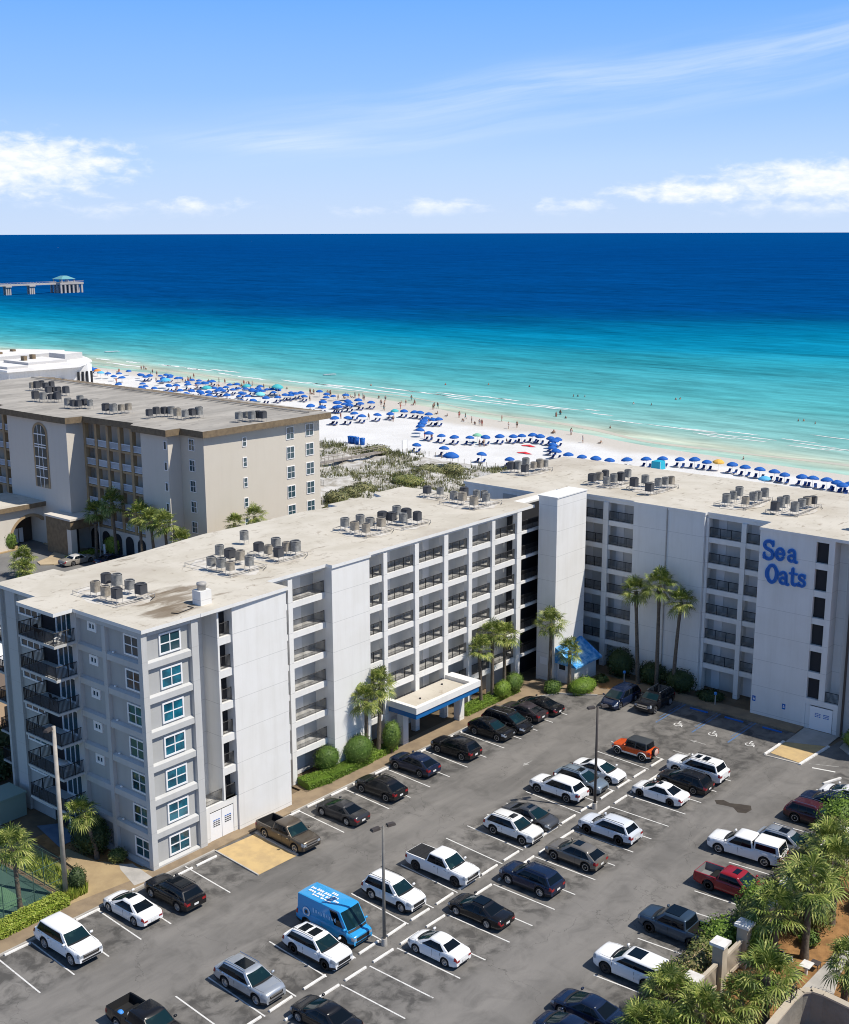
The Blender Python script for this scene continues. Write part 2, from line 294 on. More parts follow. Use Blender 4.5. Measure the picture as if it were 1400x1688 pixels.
# ------------------------------------------------------------------ mesh helpers
class MB:
    def __init__(s): s.v = []; s.f = []; s.mi = []; s.mats = []; s.sm = []
    def m(s, mt):
        if mt not in s.mats: s.mats.append(mt)
        return s.mats.index(mt)
    def add(s, vs, fs, mt, smooth=False):
        o = len(s.v); s.v += [tuple(v) for v in vs]; k = s.m(mt)
        for f in fs: s.f.append(tuple(i + o for i in f)); s.mi.append(k); s.sm.append(smooth)
    def box(s, x0, x1, y0, y1, z0, z1, mt):
        s.add([(x0, y0, z0), (x1, y0, z0), (x1, y1, z0), (x0, y1, z0), (x0, y0, z1), (x1, y0, z1), (x1, y1, z1), (x0, y1, z1)],
              [(0, 3, 2, 1), (4, 5, 6, 7), (0, 1, 5, 4), (1, 2, 6, 5), (2, 3, 7, 6), (3, 0, 4, 7)], mt)
    def prism(s, poly, z0, z1, mt, top=None):
        n = len(poly)
        a = sum(poly[i][0] * poly[(i + 1) % n][1] - poly[(i + 1) % n][0] * poly[i][1] for i in range(n))
        if a < 0: poly = poly[::-1]
        vs = [(x, y, z0) for x, y in poly] + [(x, y, z1) for x, y in poly]
        s.add(vs, [tuple(range(n - 1, -1, -1))] + [(i, (i + 1) % n, n + (i + 1) % n, n + i) for i in range(n)], mt)
        s.add([(x, y, z1) for x, y in poly], [tuple(range(n))], top or mt)
    def bar(s, a, b, r, mt, n=4, r2=None, smooth=False):
        a = Vector(a); b = Vector(b); d = (b - a)
        if d.length < 1e-6: return
        q = d.normalized(); u = q.orthogonal().normalized(); t = q.cross(u); r2 = r if r2 is None else r2
        vs = []
        for c, rr in ((a, r), (b, r2)):
            for i in range(n):
                an = 2 * math.pi * (i + .5) / n; vs.append(c + (u * math.cos(an) + t * math.sin(an)) * rr)
        fs = [(i, (i + 1) % n, n + (i + 1) % n, n + i) for i in range(n)] + [tuple(range(n - 1, -1, -1)), tuple(range(n, 2 * n))]
        s.add(vs, fs, mt, smooth)
    def tube(s, pts, rs, mt, n=8):
        vs = []; fs = []
        for i, p in enumerate(pts):
            p = Vector(p); d = (Vector(pts[min(i + 1, len(pts) - 1)]) - Vector(pts[max(i - 1, 0)])).normalized()
            u = d.cross(Vector((0, 1, .01))).normalized(); t = d.cross(u)
            for k in range(n):
                a = 2 * math.pi * k / n; vs.append(p + (u * math.cos(a) + t * math.sin(a)) * rs[i])
        for i in range(len(pts) - 1):
            for k in range(n):
                k2 = (k + 1) % n; fs.append((i * n + k, i * n + k2, (i + 1) * n + k2, (i + 1) * n + k))
        fs.append(tuple(range((len(pts) - 1) * n, len(pts) * n)))
        s.add(vs, fs, mt, True)
    def lathe(s, prof, mt, n=16, c=(0, 0, 0), axis='z', smooth=True):
        vs = []; fs = []
        for r, h in prof:
            for k in range(n):
                a = 2 * math.pi * k / n; x, y = r * math.cos(a), r * math.sin(a)
                p = (x, y, h) if axis == 'z' else (x, h, y)
                vs.append((c[0] + p[0], c[1] + p[1], c[2] + p[2]))
        for i in range(len(prof) - 1):
            for k in range(n):
                k2 = (k + 1) % n; q = (i * n + k, i * n + k2, (i + 1) * n + k2, (i + 1) * n + k)
                fs.append(q if axis == 'z' else q[::-1])
        s.add(vs, fs, mt, smooth)
    def grid(s, rows, mt, smooth=True, mts=None):
        nr, nc = len(rows), len(rows[0]); o = len(s.v)
        s.v += [tuple(p) for r in rows for p in r]
        for i in range(nr - 1):
            for j in range(nc - 1):
                s.f.append((o + i * nc + j, o + i * nc + j + 1, o + (i + 1) * nc + j + 1, o + (i + 1) * nc + j))
                s.mi.append(s.m(mts(i, j) if mts else mt)); s.sm.append(smooth)
    def mesh(s, name, sharp=None, recalc=False):
        me = bpy.data.meshes.new(name); me.from_pydata(s.v, [], s.f)
        for mt in s.mats: me.materials.append(mt)
        me.polygons.foreach_set('material_index', s.mi); me.polygons.foreach_set('use_smooth', s.sm)
        if recalc:
            bm = bmesh.new(); bm.from_mesh(me); bmesh.ops.recalc_face_normals(bm, faces=bm.faces); bm.to_mesh(me); bm.free()
        me.update()
        if sharp: me.set_sharp_from_angle(angle=R(sharp))
        return me
    def build(s, name, parent=None, loc=None, sharp=None, recalc=False):
        if not s.f: return None
        return link(name, s.mesh(name, sharp, recalc), parent, loc)
def link(name, me, parent=None, loc=None, rot=None):
    o = bpy.data.objects.new(name, me); COL.objects.link(o)
    if parent is not None: o.parent = parent
    if loc: o.location = loc
    if rot: o.rotation_euler = rot
    return o
def tag(o, label, cat, group=None):
    o['label'] = label; o['category'] = cat
    if group: o['group'] = group
    return o
def thing(name, label, cat, loc=(0, 0, 0), rz=0, group=None):
    o = bpy.data.objects.new(name, None); COL.objects.link(o); o.empty_display_size = .3
    o.location = loc; o.rotation_euler = (0, 0, rz); return tag(o, label, cat, group)
def struct(o, kind='structure'): o['kind'] = kind; return o
def dup(root, loc, rz=0, label=None, group=None, scale=None):
    r = root.copy(); COL.objects.link(r); r.location = loc; r.rotation_euler = (0, 0, rz)
    if label: r['label'] = label
    if group: r['group'] = group
    if scale: r.scale = (scale,) * 3 if isinstance(scale, (int, float)) else scale
    for ch in list(root.children):
        c = ch.copy(); COL.objects.link(c); c.parent = r
        for g in ch.children:
            d = g.copy(); COL.objects.link(d); d.parent = c
    return r

# ------------------------------------------------------------------ ground, lot, paths, beach, sea
def sheet(name, poly, z, mt, kind='structure'):
    mb = MB(); n = len(poly)
    a = sum(poly[i][0] * poly[(i + 1) % n][1] - poly[(i + 1) % n][0] * poly[i][1] for i in range(n))
    if a < 0: poly = poly[::-1]
    mb.add([(x, y, z) for x, y in poly], [tuple(range(n))], mt)
    return struct(mb.build(name), kind)
def slab(name, poly, z0, z1, mt):
    mb = MB(); mb.prism(poly, z0, z1, mt); return struct(mb.build(name))
gm = MB(); gm.add([(-3000, -3000, -.06), (120, -3000, -.06), (120, 5000, -.06), (-3000, 5000, -.06)], [(0, 1, 2, 3)], SOIL); struct(gm.build('ground'))
bm_ = MB(); ys = list(range(-400, 901, 10))
def sand_z(x, y):
    s = shore_x(y); t = max(0, min(1, (x - (s - 14)) / 34.0))
    return -.02 - 1.1 * t
bm_.grid([[(x, y, sand_z(x, y)) for x in [81, 100, 120, 140, 155, 165, 175, 180, 185, 190, 195, 200, 205, 210, 215, 220, 225, 230, 240, 260]] for y in ys], SAND)
struct(bm_.build('beach_sand', recalc=True))
far = MB(); far.add([(81, 900, -.03), (225, 900, -.03), (225, 5000, -.03), (81, 5000, -.03)], [(0, 1, 2, 3)], SAND); struct(far.build('far_beach_sand'))
seam = MB(); seam.add([(160, -40000, -.62), (120000, -40000, -.62), (120000, 120000, -.62), (160, 120000, -.62)], [(0, 1, 2, 3)], SEA); struct(seam.build('sea_water'))
sheet('parking_lot', [(-60, -.95), (54.4, -.95), (57.3, -3.2), (57.3, -26.7), (54.2, -26.8), (54.2, -30.3), (60, -31), (64, -39.3), (-60, -39.3)], 0.0, ASPH)
sheet('far_parking_lot', [(-60, -39.304), (5.5, -39.304), (5.5, -60), (-60, -60)], 0.0, ASPH)
slab('pavement', [(-60, -.95), (14, -.95), (14, -.95), (47.6, -.95), (51.2, -2.6), (53.6, -6.2), (56.2, -8.3), (57.3, -9.4), (57.3, -26.7), (59.6, -26.7), (59.6, -2.0), (53, 1.6), (27.5, 1.6), (-4.9, 1.2), (-60, 1.0)], -.03, .11, WALKM)
slab('tan_walkway', [(-7.4, .9), (-6.6, 2.0), (-5.0, 2.6), (-4.3, 3.6), (-3.6, 5.4), (-3.4, 7.6), (-2.2, 8.2), (-1.9, 4.6), (-1.2, 3.6), (-.6, 2.4), (-.1, .4), (-2, .2)], -.03, .115, TANPATH)
slab('concrete_ramp', [(-2.3, -.6), (-.7, -.9), (-.35, 2.2), (-1.1, 2.9), (-1.5, 2.2)], -.03, .12, CONC)
def curbline(pts, mt, wd=.15, h=.13):
    mb = MB()
    for a, b in zip(pts, pts[1:]):
        a = Vector(a + (0,)); b = Vector(b + (0,)); d = (b - a).normalized(); n = Vector((-d.y, d.x, 0)) * wd / 2
        mb.add([a - n, b - n, b + n, a + n] + [p + Vector((0, 0, h)) for p in (a - n, b - n, b + n, a + n)],
               [(4, 5, 6, 7), (0, 1, 5, 4), (1, 2, 6, 5), (2, 3, 7, 6), (3, 0, 4, 7)], mt)
    return mb
struct(curbline([(-60, -1.03), (5.2, -1.03)], CONC).build('kerb')); struct(curbline([(13.6, -1.03), (47.6, -1.03), (51.2, -2.68), (53.5, -6.3)], CONC).build('kerb'))
slab('loading_pad', [(5.3, -1.15), (9.2, -1.4), (8.8, -6.6), (4.9, -6.5)], -.02, .03, TANPAD)
struct(curbline([(5.22, -1.1), (4.82, -6.55)], CONC, .12, .1).build('kerb')); struct(curbline([(9.3, -1.35), (8.9, -6.65)], CONC, .2, .14).build('kerb'))
slab('loading_pad', [(51.3, -26.85), (54.6, -26.85), (56.1, -30.25), (50.9, -29.8)], -.02, .03, TANPAD)
slab('doorway_apron', [(54.6, -26.82), (59.1, -26.8), (59.1, -30.3), (56.15, -30.3)], -.02, .05, CONC)
struct(curbline([(50.6, -26.6), (54.6, -26.7)], KERBW, .25, .12).build('kerb')); struct(curbline([(50.5, -30.05), (56.2, -30.5)], KERBW, .25, .12).build('kerb')); struct(curbline([(50.5, -26.6), (50.7, -30.0)], CONC, .2, .05).build('kerb'))
# painted marks
mk = MB(); mkb = MB(); mkf = MB()
def line(mb, a, b, mt, wd=.11, z=.005):
    a = Vector((a[0], a[1], z)); b = Vector((b[0], b[1], z)); d = (b - a).normalized(); n = Vector((-d.y, d.x, 0)) * wd / 2
    mb.add([a - n, b - n, b + n, a + n], [(0, 1, 2, 3)], mt)
for x in (-14.1, -11.5, -8.75, -6.05, -3.45, 2.1, 14.4, 17.15, 19.95, 22.75, 25.45, 28.2, 30.85, 33.7, 36.5, 39.3, 42.0, 44.7, 47.3):
    line(mk, (x + .03, -1.15), (x - .33, -6.8), LINEW)
for x in (-17.6, -14.8, -12.1, -9.25, -6.55, -3.85, -1.05, 1.75, 4.5, 7.25, 10.05, 12.85, 15.65, 18.45, 21.25, 23.95, 26.7, 29.6, 32.3, 35.1, 37.9, 41.0, 43.8):
    line(mk, (x + .22, -13.85), (x - .22, -19.85), LINEW)
for x in (-12.2, -9.4, -6.8, -4.0, -1.3, 1.47, 4.25, 7.0, 9.78, 12.5, 15.3, 18.0, 20.78, 23.6, 26.37, 29.2, 32.03, 34.9, 37.7, 40.5, 43.3):
    line(mk, (x, -21.2), (x, -26.75), LINEW)
for x in (4.6, 7.5, 10.28, 13.1, 15.95, 18.7, 21.4, 24.2, 27.0, 29.8, 32.6, 35.4, 38.2, 41.0, 43.8, 46.6): line(mk, (x - .05, -33.3), (x + .3, -38.2), LINEW)
line(mk, (50.65, -31.2), (51.1, -33.2), KERBW, .2); line(mkf, (51.3, -30.6), (52.4, -33.0), LINEF)
def arrow(mb, x, y, L, ang, mt):
    c, s = math.cos(ang), math.sin(ang)
    q = lambda u, v: (x + u * c - v * s, y + u * s + v * c, .006)
    mb.add([q(-L / 2, -.07), q(L * .1, -.07), q(L * .1, .07), q(-L / 2, .07), q(L * .1, -.3), q(L / 2, 0), q(L * .1, .3)], [(0, 1, 2, 3), (4, 5, 6)], mt)
arrow(mk, 34.8, -10.5, 1.5, R(180), LINEF); arrow(mk, 49.2, -20.3, 1.8, R(90), LINEF); line(mkf, (46.0, -19.4), (45.95, -21.0), LINEF, .18); line(mk, (46.4, -21.0), (45.4, -21.2), LINEF, .15)
for y in (-14.75, -18.75, -22.6): line(mkb, (51.0, y), (57.2, y + .03), LINEB, .16)
for y in (-14.35, -18.35, -22.2): line(mkb, (52.4, y), (57.2, y), LINEB, .08)
def wheelchair(x, y):
    for k in range(14):
        a = R(150 + 250 * k / 14); b = R(150 + 250 * (k + 1) / 14)
        line(mk, (x + .36 * math.sin(a), y + .36 * math.cos(a)), (x + .36 * math.sin(b), y + .36 * math.cos(b)), LINEW, .1, .006)
    for a, b in (((.1, .05), (.62, .12)), ((.15, -.05), (.15, -.42)), ((.15, -.42), (-.35, -.62)), ((.38, .08), (.38, -.3))):
        line(mk, (x + a[0], y + a[1]), (x + b[0], y + b[1]), LINEW, .1, .007)
    mk.add([(x + .78 + .11 * math.cos(k * math.pi / 4), y + .13 + .11 * math.sin(k * math.pi / 4), .007) for k in range(8)], [tuple(range(8))], LINEW)
for y in (-16.7, -20.5, -24.4): wheelchair(51.9, y)
struct(mk.build('parking_line_marking')); struct(mkb.build('accessible_bay_marking')); struct(mkf.build('faded_marking'))
stain = mat('oil_stain', (.045, .036, .03), .9, (.06, .05, .04), 2)
sm_ = MB(); pts = [(38.9, -27.4), (38.3, -27.9), (38.5, -28.6), (38.6, -29.3), (38.0, -30.0), (38.3, -30.6), (39.2, -30.7), (39.9, -30.3), (39.6, -29.5), (39.2, -28.7), (39.4, -28.0)]
sm_.add([(x, y, .004) for x, y in pts], [tuple(range(len(pts)))], stain); struct(sm_.build('oil_stain'))

# ------------------------------------------------------------------ the condominium
B = thing('condominium_building', 'long white seven storey condominium with flat cream roof, rows of open balconies and blue lettering', 'building')
FL = [3.14 + 2.76 * k for k in range(6)]           # floor levels 2..7
HR = 19.6
wm = MB()
wm.box(.3, 5.3, .3, 19.15, 0, 19.3, GREY)
wm.box(5.3, 7.45, 2.0, 18.0, 0, 19.297, WHITE)
wm.box(7.45, 53.6, 4.2, 17.9, 0, 19.294, INNER)
wm.box(8.8, 14.7, .0, 4.19, 0, 19.3, WHITE)
wm.box(22.0, 26.9, 1.85, 4.19, 0, 19.3, WHITE)
wm.box(5.32, 8.78, .18, 1.99, 2.62, 3.14, WHITE)                 # slab over the service doors
wm.box(5.32, 5.88, .18, 1.99, 0, 2.615, WHITE); wm.box(8.34, 8.79, .18, 1.99, 0, 2.615, WHITE)
wm.box(7.37, 7.55, .15, 4.19, 3.145, 19.3, WHITE)                # fin beside the narrow balconies
wm.box(53.62, 59.3, -.6, 1.75, 0, 20.6, WHITE)                    # stair tower
wm.box(53.6, 61.9, 4.4, 5.2, 16.9, 19.298, WHITE)
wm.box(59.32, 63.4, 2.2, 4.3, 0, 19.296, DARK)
wm.build('wall', B)
ws = MB()
ws.box(63.4, 79.6, -45, 16.0, 0, 19.3, INNER); ws.box(58.9, 63.39, 5.3, 15.95, 0, 19.295, WHITE)
ws.box(61.5, 63.39, -9.33, -5.25, 0, 19.3, WHITE); ws.box(61.5, 63.39, -13.7, -9.4, 0, 19.299, WHITE); ws.box(61.56, 63.38, -9.42, -9.31, 0, 19.2, GREY)
ws.box(59.2, 63.39, -26.72, -20.95, 0, 19.3, WHITE)
ws.box(59.2, 63.39, -29.98, -26.725, 2.55, 3.1, WHITE); ws.box(59.25, 63.3, -27.2, -26.73, 0, 2.54, WHITE); ws.box(59.25, 63.3, -29.95, -29.5, 0, 2.54, WHITE)
ws.box(59.2, 62, -28.56, -27.97, 3.105, 19.298, WHITE)
ws.box(60.6, 63.39, -29.95, -28.57, 3.105, 19.297, WHITE)
ws.box(59.15, 63.39, -45, -29.99, 0, 19.301, GREY)
ws.build('wall', B)
# grey end block: frame of columns and bands, seven times a window
fr = MB()
fr.box(-.02, .5, -.02, .45, 0, 19.29, TRIM); fr.box(4.65, 5.32, -.06, .5, 0, 19.29, TRIM)
fr.box(.52, 4.64, -.02, .28, 18.95, 19.28, TRIM); fr.box(-.02, .28, .46, 8.1, 18.95, 19.28, TRIM)
fr.box(-.03, .35, 4.45, 4.9, 0, 18.94, TRIM); fr.box(-.05, .35, 8.12, 8.8, 0, 19.27, TRIM)
fr.box(-.05, .5, 16.7, 18.1, 0, 19.27, TRIM); fr.box(-.02, .5, 18.9, 19.2, 0, 19.26, TRIM)
fr.build('facade_frame', B)
for k in range(7):
    zt = 16.92 - 2.755 * k
    if zt < 0: zt = .39
    bd = MB()
    z0 = max(0, zt - .62)
    def sill(pts, ax):
        n = len(pts[0]);
        bd.add(pts[0] + pts[1], [(i, (i + 1) % n, n + (i + 1) % n, n + i) for i in range(n)] + [tuple(range(n))[::-1], tuple(range(n, 2 * n))], TRIM)
    prof = [(.28, z0), (-.0, z0), (-.0, zt - .14), (.28, zt)]
    sill([[(.51, y, z) for y, z in prof], [(4.64, y, z) for y, z in prof]], 0)
    for a, b in ((.46, 4.44), (4.91, 8.11)): sill([[(x, a, z) for x, z in prof], [(x, b, z) for x, z in prof]], 1)
    bd.build('facade_band', B, recalc=True)
def window(parent, c, wd, ht, ax, mullions=(1, 1), glass=GLASS, out=-1, fw=.13, name='window', fmat=None):
    """c = middle; ax 'y' (facade faces -y) or 'x' (faces -x)"""
    fm = fmat or FRAME; f = MB(); g = MB()
    def bx(mb, u0, u1, z0, z1, d0, d1, mt):
        if ax == 'y': mb.box(c[0] + u0, c[0] + u1, c[1] + d0 * 1.0, c[1] + d1, c[2] + z0, c[2] + z1, mt)
        else: mb.box(c[0] + d0, c[0] + d1, c[1] + u0, c[1] + u1, c[2] + z0, c[2] + z1, mt)
    W2, H2 = wd / 2, ht / 2
    for u0, u1, z0, z1 in ((-W2, W2, H2 - fw, H2), (-W2, W2, -H2, -H2 + fw), (-W2, -W2 + fw, -H2 + fw, H2 - fw), (W2 - fw, W2, -H2 + fw, H2 - fw)): bx(f, u0, u1, z0, z1, -.07, .05, fm)
    for i in range(mullions[0]):
        u = -W2 + fw + (wd - 2 * fw) * (i + 1) / (mullions[0] + 1); bx(f, u - fw * .3, u + fw * .3, -H2 + fw, H2 - fw, -.05, .03, fm)
    for i in range(mullions[1]):
        z = -H2 + fw + (ht - 2 * fw) * (i + 1) / (mullions[1] + 1); bx(f, -W2 + fw, W2 - fw, z - fw * .3, z + fw * .3, -.046, .026, fm)
    bx(g, -W2 + fw, W2 - fw, -H2 + fw, H2 - fw, -.012, .03, glass)
    o = bpy.data.objects.new(name, None); COL.objects.link(o); o.parent = parent
    f.build('frame', o); g.build('pane', o); return o
for k in range(7):
    z = 17.9 - 2.755 * k
    window(B, (2.8, .26, z), 2.05, 1.66, 'y', glass=(GLASS, GLASST, GLASST, GLASST, GLASST, GLASST, GLASSM)[k])
    window(B, (.26, 1.48, z + .07), 1.95, 1.66, 'x', glass=(GLASSM, GLASS)[k % 3 == 0])
    window(B, (.26, 6.45, z + .58), 1.1, .82, 'x', (1, 0), fw=.22) if k < 5 else None
    window(B, (.19, 15.1, z + .0), 2.9, .8, 'x', (2, 0), fw=.14)
wl = MB(); wl.box(.22, .6, 13.4, 16.69, 0, 19.25, GREY); wl.build('wall', B)
for k in range(7): bulb = MB(); bulb.lathe([(.0, .1), (.09, .07), (.1, 0), (.0, -.08)], FRAME, 8, (.12, 3.7, 17.0 - 2.755 * k)); bulb.build('wall_light', B)
# shelter of the balconies on the end: dark sheet as the recess shade, glazed doors
def railing(parent, pts, z, h=1.05, gap=.11, mt=BLACKM, bw=.025, name='railing', post=1.25):
    mb = MB()
    for a, b in zip(pts, pts[1:]):
        a = Vector((a[0], a[1], z)); b = Vector((b[0], b[1], z)); d = b - a; L = d.length; q = d.normalized()
        mb.bar(a + Vector((0, 0, h)), b + Vector((0, 0, h)), .035, mt); mb.bar(a + Vector((0, 0, .1)), b + Vector((0, 0, .1)), .022, mt)
        n = max(2, int(L / gap))
        for i in range(n + 1):
            p = a + d * (i / n); mb.bar(p + Vector((0, 0, .05)), p + Vector((0, 0, h)), bw, mt, 3)
        n = max(1, round(L / post))
        for i in range(n + 1):
            p = a + d * (i / n); mb.bar(p, p + Vector((0, 0, h + .03)), .032, mt)
    return mb.build(name, parent)
rec = MB(); rec.box(.24, .29, 8.85, 13.35, 0, 19.25, DARK); rec.build('recess_shade_sheet', B)  # flat near-black sheet on the wall paints the shade of the recess
for k, f in enumerate(FL):
    sb = MB(); sb.box(-2.0, .23, 8.3, 13.25, f - .2, f, TRIM); sb.build('balcony_slab', B)
    railing(B, [(.2, 13.2), (-1.95, 13.2), (-1.95, 8.36), (.2, 8.36)], f)
    window(B, (.20, 10.1, f + 1.12), 2.3, 2.2, 'x', (2, 0), name='balcony_door', fw=.16)
    s2_ = MB(); s2_.box(.5, 4.5, 19.2, 21.4, f - .18, f, GREY); s2_.build('balcony_slab', B)
    railing(B, [(.55, 19.3), (.55, 21.35), (4.45, 21.35)], f)
window(B, (.20, 10.1, 1.15), 2.3, 2.1, 'x', (2, 0), name='balcony_door', fw=.16)
# narrow balconies between fin and big panel, and at the far wing
for k, f in enumerate(FL):
    sb = MB(); zt = f + 0
    sb.box(7.56, 8.79, .16, 4.18, f - .62 if k else f - .05, f, WHITE)
    if k == 5: sb.box(7.56, 8.79, .16, 4.18, 19.06, 19.28, WHITE)
    sb.build('balcony_slab', B); railing(B, [(7.58, .4), (8.78, .4)], f)
    sb = MB(); sb.box(59.22, 63.3, -27.96, -26.73, f - .62 if k else f - .03, f, WHITE)
    if k == 5: sb.box(59.22, 63.3, -27.96, -26.73, 19.0, 19.28, WHITE)
    sb.build('balcony_slab', B)
    dk = MB(); dk.box(59.55, 59.65, -27.95, -26.74, f + .01, f + 2.12, DARK); dk.build('doorway_or_shade_panel', B)  # near-black panel paints the shade inside the narrow opening
    dk = MB(); dk.box(7.57, 8.78, .95, 1.0, f + .01, f + 2.1, DARK); dk.build('doorway_or_shade_panel', B)  # same painted shade, set just behind the railing
railing(B, [(5.5, .35), (7.3, .35)], 3.14); railing(B, [(59.35, -29.9), (59.35, -28.6)], 3.1)
# bay rows along the front: slabs, columns, railings
def bay_row(xs, y, x0, x1, skip=None, back=4.18, hdr=True):
    for k, f in enumerate(FL):
        sb = MB(); sb.box(x0, x1, y, back, f - .55, f, WHITE); sb.build('balcony_slab', B)
    if hdr:
        sb = MB(); sb.box(x0, x1, y, back, 19.06, 19.285, WHITE); sb.build('parapet_beam', B)
bay_row(None, 2.72, 14.72, 21.98); bay_row(None, 2.46, 26.92, 50.4)
for x0, x1, y in ((17.4, 17.92, 2.6), (29.32, 29.85, 2.3), (33.82, 34.4, 2.3), (38.26, 38.89, 2.3), (42.18, 42.74, 2.3), (46.08, 46.61, 2.3), (50.42, 51.2, 2.25)):
    c = MB(); c.box(x0, x1, y, y + .62, 0, 19.05 if x0 < 50 else 19.28, WHITE); c.build('column', B)
OPEN = [(14.75, 17.38, 2.85), (17.95, 21.95, 2.85)] + [(a, b, 2.6) for a, b in ((26.95, 29.3), (29.88, 33.8), (34.42, 38.24), (38.91, 42.16), (42.76, 46.06), (46.63, 50.4))]
for a, b, y in OPEN:
    for f in FL: railing(B, [(a, y), (b, y)], f)
lampm = mat('dark_wall_lamp', (.05, .045, .04), .5)
for i, (a, b, y) in enumerate(OPEN):
    for f in [0] + FL:
        if b - a < 2.5: continue
        d = MB(); x = a + (b - a) * (.36 if i % 2 else .7)
        d.box(x, x + .95, 4.13, 4.19, f + .02, f + 2.08, DARK if i == 7 else DOORM); d.build('door', B)
        l = MB(); l.box(x - .35, x - .2, 4.05, 4.19, f + 1.75, f + 2.0, lampm); l.build('wall_lamp', B)
# open stair between the bays and the tower
st = MB(); st.box(51.2, 58.6, 4.0, 4.15, 0, 19.2, DARK); st.box(58.4, 58.6, 1.8, 3.99, 0, 19.2, DARK); st.build('stairwell_shade_back', B)  # near-black back and side walls put the stair's shade into colour
for f in FL:
    s3_ = MB(); s3_.box(51.21, 58.38, 2.45, 3.99, f - .3, f, WHITE); s3_.build('stair_landing', B)
    railing(B, [(51.25, 2.6), (58.3, 2.6)], f, 1.1, .09)
# sea-side wing bays (face -x)
for (y0, y1) in ((-5.24, 4.0), (-20.94, -13.72)):
    for f in FL:
        sb = MB(); sb.box(62.0, 63.38, y0, y1, f - .55, f, WHITE); sb.build('balcony_slab', B)
    sb = MB(); sb.box(61.98, 63.38, y0, y1, 18.98, 19.29, WHITE); sb.build('parapet_beam', B)
for y0, y1 in ((-1.83, -1.2), (-18.22, -17.7), (-14.04, -13.74)):
    c = MB(); c.box(61.85, 62.45, y0, y1, 0, 18.97, WHITE); c.build('column', B)
for a, b in ((-1.18, 2.1), (-5.2, -1.85), (-17.66, -14.06), (-20.9, -18.24)):
    for f in FL: railing(B, [(62.12, a), (62.12, b)], f, 1.05, .10)
    for f in [0] + FL:
        d = MB(); y = (a + b) / 2 + .5; d.box(63.33, 63.39, y, y + .95, f + .02, f + 2.08, DOORM); d.build('door', B)
# roofs
rf = MB()
main_roof = [(-.12, -.25), (5.4, -.32), (5.4, -.35), (8.6, -.3), (14.8, -.16), (14.8, 2.45), (21.9, 2.45), (21.9, 1.7), (26.98, 1.7), (26.98, 2.2), (53.5, 2.2), (53.5, 5.05), (61.8, 5.05), (61.8, 5.7), (54.2, 6.2), (52.6, 7.8),
             (52.4, 13.6), (51.8, 19.6), (47.0, 19.6), (46.3, 17.8), (44.6, 17.8), (44.4, 19.3), (39.6, 19.5), (39.6, 18.05), (35.4, 19.1), (30.9, 19.1), (30.7, 18.9), (22.2, 19.4), (13.3, 18.3), (5.75, 18.05), (5.65, 19.6), (-.1, 19.5), (-.1, 13.5), (-1.9, 13.4), (-1.9, 8.3), (-.12, 8.35)]
rf.prism(main_roof, 19.305, HR, WHITE, ROOFM); rf.build('roof', B)
rf = MB(); rf.prism([(58.8, 16.1), (58.8, 5.1), (61.85, 5.1), (61.85, -5.2), (61.42, -5.2), (61.42, -13.8), (61.9, -13.8), (61.9, -20.88), (59.08, -20.88), (59.08, -45), (79.9, -45), (79.9, 16.1)], 19.31, HR + .01, WHITE, ROOFM); rf.build('roof', B)
rf = MB(); rf.box(53.55, 59.37, -.67, 1.82, 20.605, 20.72, WHITE); rf.build('tower_roof', B)
op = MB(); op.box(58.84, 58.95, 8.5, 10.4, 16.9, 18.9, GREY); op.build('doorway_or_shade_panel', B)
# roof trim: dark tar patches and pipes
for (x, y, L) in ((7.2, 1.3, 1.0),):
    vt = thing('roof_vent', 'white box vent with a dark round cap near the front edge of the roof', 'roof vent', (7.2, 1.6, HR))
    v = MB(); v.box(-.55, .55, -.5, .5, 0, 1.15, WHITE); v.build('vent_box', vt)
    v = MB(); v.lathe([(.0, 1.15), (.34, 1.15), (.34, 1.5), (.4, 1.52), (.4, 1.7), (.0, 1.78)], STEEL, 14); v.build('vent_cap', vt)
    v = dup(vt, (63.9, -28.9, HR + .01), 0, 'pale box vent with a round cap above the narrow dark windows of the lettered wall')
# doors with painted notices, accessible-bay plates, downpipe
dr = MB(); dr.box(5.9, 7.08, .22, .28, .06, 2.5, FRAME); dr.build('service_door', B); dr = MB(); dr.box(7.12, 8.32, .22, .28, .06, 2.5, FRAME); dr.build('service_door', B)
nb = MB()
for x0 in (6.15, 7.35):
    for i in range(4):
        for q in range(3): nb.box(x0 + .06 + q * .24, x0 + .06 + q * .24 + .19, .205, .219, 1.75 - i * .17, 1.83 - i * .17, SIGNB if i == 0 else DARK)
nb.build('door_notice', B)
gd = MB(); gd.box(59.2, 59.24, -29.48, -27.22, .06, 2.45, FRAME); gd.build('service_door', B)
nb = MB()
for y0 in (-28.1, -28.95):
    for i in range(3):
        for q in range(3): nb.box(59.18, 59.199, y0 - .2 + q * .2, y0 - .04 + q * .2, 1.75 - i * .16, 1.82 - i * .16, SIGNB)
nb.build('door_notice', B)
for y, z in ((-21.3, 1.75), (-24.5, 1.65)):
    t = thing('parking_sign', 'small blue accessible parking plate %s on the lettered white wall' % ('at the left corner' if y > -22 else 'in the middle'), 'sign', (59.19, y, z))
    p = MB(); p.box(-.02, 0, -.17, .17, -.28, .28, SIGNB); p.build('plate', t)
    p = MB(); p.box(-.03, -.021, -.05, .05, .06, .16, FRAME); p.box(-.03, -.021, -.1, .08, -.14, .02, FRAME); p.build('symbol', t)
pp = MB(); pp.box(59.0, 59.14, -30.6, -30.4, .1, 19.2, LAMPH); pp.build('downpipe', B)
pp = MB(); pp.box(61.4, 61.52, -9.42, -9.3, .1, 19.5, STEEL); pp.build('downpipe', B)

